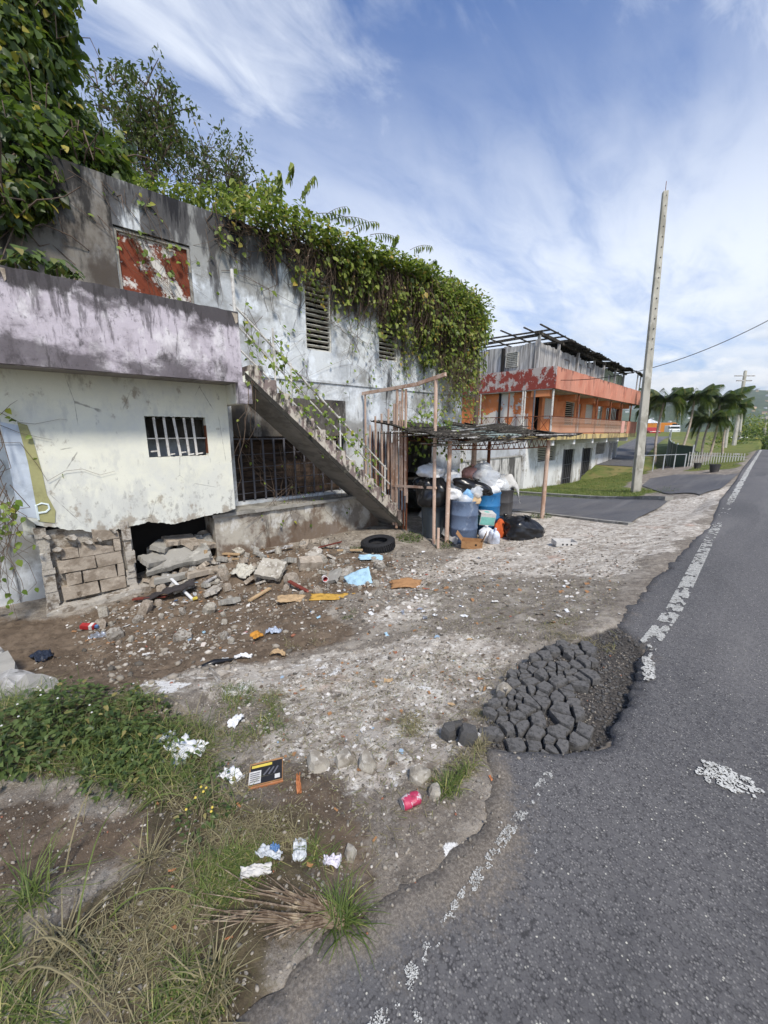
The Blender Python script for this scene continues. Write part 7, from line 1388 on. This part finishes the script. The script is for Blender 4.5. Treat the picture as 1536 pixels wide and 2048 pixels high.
# ------------------------------------------------------------------ grass and weeds
BL_V = np.array([(-.5, 0, 0), (.5, 0, 0), (-.42, .33, .0), (.42, .33, .0), (-.28, .68, 0), (.28, .68, 0), (0, 1, 0)], float); BL_F = np.array([(0, 1, 3), (0, 3, 2), (2, 3, 5), (2, 5, 4), (4, 5, 6)])
def blades(name, pts, L_, w, bend, spread, mat, parent=None, seed=0):
    g = np.random.default_rng(seed); pts = np.asarray(pts, float); n = len(pts); a = g.uniform(0, 6.28, n); tl = np.abs(g.normal(spread, .3, n)); Ln = g.uniform(L_ * .45, L_ * 1.2, n); Wd = g.uniform(w * .7, w * 1.2, n); bd = np.abs(g.normal(bend, .35, n))
    hd = np.stack([np.cos(a), np.sin(a), np.zeros(n)], 1); sd_ = np.stack([-np.sin(a), np.cos(a), np.zeros(n)], 1); V = np.zeros((n, 7, 3))
    for k in range(7):
        s = BL_V[k, 1]; ang = tl + bd * s; V[:, k] = pts + hd * (np.sin(ang) * Ln * s)[:, None] + np.array([0, 0, 1]) * (np.cos(ang) * Ln * s)[:, None] + sd_ * (BL_V[k, 0] * Wd)[:, None]
        V[:, k, 2] = np.maximum(V[:, k, 2], pts[:, 2] + .004)
    return npmesh(name, V.reshape(-1, 3), (BL_F[None] + (np.arange(n) * 7)[:, None, None]).reshape(-1, 3), mat, parent)
def scatter_px(n, poly, seed, mask=None):
    q = np.array(GP(poly)); g = np.random.default_rng(seed); lo, hi = q.min(0), q.max(0); out = []
    x = g.uniform(lo[0], hi[0], n * 3); y = g.uniform(lo[1], hi[1], n * 3); k = inpoly(x, y, [tuple(a) for a in q])
    if mask is not None: k &= mask(x, y)
    x, y = x[k][:n], y[k][:n]; return np.array([(a, b, Hq(a, b) - .005) for a, b in zip(x, y)])
tuft = lambda s, th, seed: (lambda x, y: vnoise(x, y, s, seed, 3) > th)
BANK = [(-60, 1390), (210, 1395), (390, 1430), (450, 1540), (560, 1640), (690, 1740), (690, 1830), (560, 1940), (420, 2060), (-60, 2060)]
LOW = [(380, 1600), (560, 1640), (700, 1750), (680, 1830), (560, 1930), (420, 2060), (-60, 2060), (-60, 1820), (150, 1850), (300, 1780), (390, 1680)]
UPR = [(-60, 1385), (210, 1395), (400, 1440), (460, 1550), (520, 1620), (380, 1640), (300, 1590), (150, 1550), (-60, 1530)]
tag(blades('dry_grass', scatter_px(4000, LOW, 1, tuft(4, .08, 3)), .11, .0028, 1.2, .9, K['straw'], seed=1), 'matted dry straw grass on the near bank', 'grass', kind='stuff')
tag(blades('green_grass', scatter_px(5600, LOW, 2, tuft(3.5, .0, 4)), .10, .0032, 1.0, .6, K['gblade'], seed=2), 'green grass mixed into the straw on the near bank', 'grass', kind='stuff')
tag(blades('dry_grass', scatter_px(4600, UPR, 3, tuft(4, -.05, 5)), .19, .0035, 1.1, .8, K['straw'], seed=3), 'dry grass among the weeds on the upper bank', 'grass', kind='stuff')
tag(blades('green_grass', scatter_px(5600, UPR, 4, tuft(3.5, -.1, 6)), .19, .004, 1.0, .6, K['gblade'], seed=4), 'green grass among the weeds on the upper bank', 'grass', kind='stuff')
tag(blades('yard_grass', np.concatenate([scatter_px(n, p, 20 + i, tuft(7, .0, 30 + i)) for i, (n, p) in enumerate([(900, [(430, 1380), (560, 1380), (580, 1480), (460, 1520), (400, 1440)]), (700, [(1060, 1250), (1180, 1235), (1240, 1270), (1230, 1300), (1100, 1285)]), (260, [(800, 1440), (840, 1430), (840, 1480), (800, 1480)]), (420, [(840, 1560), (930, 1480), (975, 1480), (960, 1540), (880, 1600)]), (160, [(940, 1430), (975, 1420), (975, 1460), (945, 1460)]), (250, [(560, 1280), (640, 1260), (650, 1285), (580, 1300)]), (200, [(950, 1240), (1060, 1220), (1100, 1250), (980, 1260)])])]), .075, .0035, .9, .7, K['straw'], seed=6), 'thin straw grass rooted in cracks of the yard', 'grass', kind='stuff')
tag(blades('yard_grass', np.concatenate([scatter_px(n, p, 40 + i, tuft(7, .05, 50 + i)) for i, (n, p) in enumerate([(700, [(440, 1370), (560, 1380), (580, 1480), (460, 1500)]), (220, [(870, 1590), (930, 1500), (950, 1540), (890, 1600)]), (120, [(680, 1230), (710, 1220), (715, 1240), (690, 1245)])])]), .085, .004, .7, .4, K['gblade'], seed=7), 'green grass rooted in cracks of the yard', 'grass', kind='stuff')
lawnp = []
g_ = np.random.default_rng(8)
for x0, x1, y0, y1, n in [(-9, -3.0, 15.6, 19, 9000), (-9.1, -4.6, 19, 33, 9000), (-2.9, -1, 25, 40, 2500)]:
    x = g_.uniform(x0, x1, n); y = g_.uniform(y0, y1, n); k = np.zeros(n, bool)
    for p in ZONE['lawn']: k |= inpoly(x, y, p)
    k &= ~inpoly(x, y, PK); lawnp += [(a, b, Hq(a, b)) for a, b in zip(x[k], y[k])]
tag(blades('lawn_grass', np.array(lawnp), .13, .012, .6, .5, K['gblade'], seed=9), 'rough green grass before the orange building', 'grass', kind='stuff')
# named tufts and long arching blades
for i, (px, py, n, L_, sprd, m_, lab) in enumerate([(685, 1850, 130, .17, .35, 'gblade', 'bright green grass tuft beside the palm sheath'), (435, 1960, 90, .17, .5, 'straw', 'pale dry tuft at the asphalt edge low in the picture'), (300, 1730, 60, .15, .6, 'straw', 'dry tuft on the bare bank edge'), (60, 1810, 70, .24, .5, 'gblade', 'tall green tuft at the lower left'), (130, 1900, 60, .22, .7, 'straw', 'long straw tuft sprawling at the lower left'), (400, 2030, 60, .14, .7, 'straw', 'straw tuft at the bottom edge'), (905, 1590, 30, .09, .3, 'gblade', 'small green tuft by the soda can stones'), (960, 1500, 40, .09, .5, 'straw', 'dry tuft at the corner of the pothole'), (830, 1460, 26, .07, .5, 'straw', 'tiny dry tuft in the pale concrete')]):
    p = np.array(gp(px, py)); t = thing('grass_tuft', lab, 'grass tuft', p, group='grass tufts'); q = np.random.default_rng(i).normal(0, .022, (n, 3)) * [1, 1, 0]; o = blades('blades', q, L_, .0042, .7, sprd, K[m_], t, seed=60 + i); o['kind'] = 'stuff'
for i, (px, py, n, r, s, lab) in enumerate([(60, 1470, 620, .34, .055, 'dense weeds at the left edge above the bare bank'), (180, 1450, 620, .30, .05, 'weeds with tiny white flowers beside the trench'), (270, 1480, 560, .26, .042, 'low leafy weeds in the middle of the upper bank'), (330, 1510, 260, .2, .04, 'low leafy weeds beside the white plastic'), (120, 1400, 300, .26, .055, 'weeds growing against the old kerb wall'), (20, 1520, 260, .25, .055, 'weeds hanging over the bare soil at the left edge'), (420, 1560, 160, .14, .03, 'small weeds left of the crushed box'), (255, 1540, 200, .2, .04, 'weeds drooping over the bank lip'), (712, 1098, 160, .17, .04, 'small green weed left of the tyre'), (820, 1078, 420, .28, .05, 'leafy weeds at the stair foot'), (1082, 1034, 260, .26, .05, 'green weeds at the foot of the carport post'), (890, 1092, 160, .2, .045, 'weeds at the foot of the two posts'), (695, 1232, 50, .06, .025, 'tiny green sprout on the brown earth'), (410, 1640, 110, .12, .03, 'yellow flowered weeds on the near bank'), (1330, 985, 120, .4, .06, 'weeds at the foot of the concrete pole')]):
    p = np.array(gp(px, py)); t = thing('weed_clump', lab, 'weeds', p, group='weed clumps'); g = np.random.default_rng(90 + i); a = g.uniform(0, 6.28, n); rr = r * g.random(n) ** .6; x, y = np.cos(a) * rr, np.sin(a) * rr; z_ = np.array([Hq(p[0] + u_, p[1] + v_) - p[2] for u_, v_ in zip(x, y)]) + g.random(n) ** 1.3 * r * .55 * (1 - rr / r * .5) * (1 + .8 * vnoise(x, y, 9, 7))
    leaves('foliage', np.stack([x, y, z_], 1), np.stack([np.cos(a) + g.normal(0, .6, n), np.sin(a) + g.normal(0, .6, n), g.normal(-.05, .3, n)], 1), g.normal(0, .3, (n, 3)) + [0, 0, 1], g.uniform(s * .45, s * 1.0, n), K['weed'], t, LEAF_V * [.8, 1, 1.4])
    tubes('stalks', [[(x[k], y[k], z_[k] - .12), (x[k] * .98, y[k] * .98, z_[k])] for k in range(0, n, 4)], .002, K['weed'], t, 3)
    if i in (1, 0, 13):
        for k in range(7):
            fx, fy, fz = g.normal(0, r * .5), g.normal(0, r * .5), r * g.uniform(.6, 1.0); MB().tube([(fx, fy, 0), (fx, fy, fz)], .0015, 3).build('flower_stalk', K['weed'], t); MB().lathe([(0, 0), (.006, .002), (.004, .006), (0, .007)], 7, (fx, fy, fz)).build('flower', K['paper'] if i != 13 else K['yellow'], t)
lb = []; _lb = []
for px, py, dx, dy, L_ in [(130, 1750, -.3, .2, .42), (150, 1900, -.5, .3, .5), (60, 1900, .4, .2, .36), (280, 1620, .3, .3, .3), (200, 1560, .5, -.2, .32), (330, 1500, -.2, .5, .28), (40, 1960, .6, .3, .45), (220, 1840, .4, .4, .4)]:
    p = np.array(gp(px, py)); d = np.array([dx, dy, 0]); d /= np.linalg.norm(d); lb.append([tuple(p + d * L_ * t * .9 + np.array([0, 0, 1]) * L_ * (1.2 * t - 1.1 * t * t)) for t in np.linspace(0, 1, 8)])
mb = MB()
for k, L_ in enumerate(lb):
    mb2 = MB().tube(L_, [.0035, .0035, .003, .003, .0025, .002, .0015, .001], 4); o = mb2.build('long_grass_blade', K['gblade'] if k % 2 else K['straw']); tag(o, 'long arching grass blade on the near bank', 'grass blade', 'long grass blades on the bank'); _lb.append(o); o['px'] = [130, 150, 60, 280, 200, 330, 40, 220][k]
# old rough kerb wall at the left edge
kw = thing('old_kerb_wall', 'rough grey concrete kerb wall at the left edge above the trench', 'wall', gp(20, 1390)); 
rr_ = random.Random(4); pa = np.array(gp(-80, 1330)); pb3 = np.array(gp(80, 1400)); k0 = np.array(kw.location)
for k in range(5):
    a = pa + (pb3 - pa) * (k + .5) / 5; o = rock(900 + k, .62 + rr_.uniform(-.05, .1), .44, .46, 10, .10).build('kerb_stone', K['mouldwall'] if k % 2 else K['concrete'], kw); o.location = tuple(a - k0 + [0, 0, -.28 - .03 * k]); o.rotation_euler = (rr_.uniform(-.06, .06), rr_.uniform(-.06, .06), math.atan2(pb3[1] - pa[1], pb3[0] - pa[0])); o.modifiers.new('s', 'SUBSURF').subdivision_type = 'SIMPLE'

# straw, twigs and bark crumbs lying about
lit = scatter_px(2600, [(60, 1250), (420, 1120), (760, 1100), (860, 1130), (760, 1260), (520, 1330), (230, 1395), (40, 1390)], 70)
o = blades('twig_litter', lit + [0, 0, .012], .09, .005, .1, 1.45, K['fibre'], seed=71); tag(o, 'twigs and straw strewn over the brown earth', 'twigs', kind='stuff')
lit = scatter_px(2600, [(420, 1380), (900, 1300), (1050, 1330), (980, 1500), (900, 1620), (700, 1800), (560, 1700), (450, 1550)], 72)
o = blades('straw_litter', lit + [0, 0, .008], .05, .003, .1, 1.45, K['straw'], seed=73); tag(o, 'dry straw bits strewn over the near yard', 'straw', kind='stuff')
lit = scatter_px(1500, [(850, 1160), (1240, 1150), (1230, 1260), (1060, 1290), (800, 1270)], 74)
o = blades('straw_litter', lit + [0, 0, .008], .07, .004, .1, 1.45, K['straw'], seed=75); tag(o, 'dry straw bits strewn over the yard beyond the pothole', 'straw', kind='stuff')

# tell look-alikes apart by their order from the left
def sidepos(o):
    if 'px' in o: v = o['px']; del o['px']; return v
    d = np.array(o.location) - EYE; return float((d @ _R) / (d @ _F))
ORD = 'leftmost,second,third,fourth,fifth,sixth,seventh,eighth,ninth,tenth,eleventh,twelfth,thirteenth,fourteenth,fifteenth,sixteenth,seventeenth,eighteenth,nineteenth,twentieth'.split(',')
def rank(objs, text):
    objs = [o for _, o in sorted([(sidepos(o), o) for o in objs], key=lambda t: t[0])]; n = len(objs)
    for i, o in enumerate(objs):
        j = n - 1 - i
        w = ('leftmost' if i == 0 else ORD[i] + ' from the left') if i <= j else ('rightmost' if j == 0 else ORD[j] + ' from the right'); o['label'] = text + ', ' + w
for nm, mt_ in (('pale stone', K['stone']), ('plaster', K['mortar']), ('tan block', K['block']), ('grey concrete', K['concrete'])): rank([o for o in _rp if o.data.materials[0] == mt_], 'jagged ' + nm + ' piece in the rubble heap')
for nm, mt_ in (('tan', K['lightcard']), ('grey', K['greywood']), ('dark red', K['redwood'])): rank([o for o in _bd if o.data.materials[0] == mt_], 'broken ' + nm + ' board in the rubble heap')
rank([o for o in _lb if o.data.materials[0] == K['straw']], 'long dry arching blade on the near bank'); rank([o for o in _lb if o.data.materials[0] == K['gblade']], 'long green arching blade on the near bank')
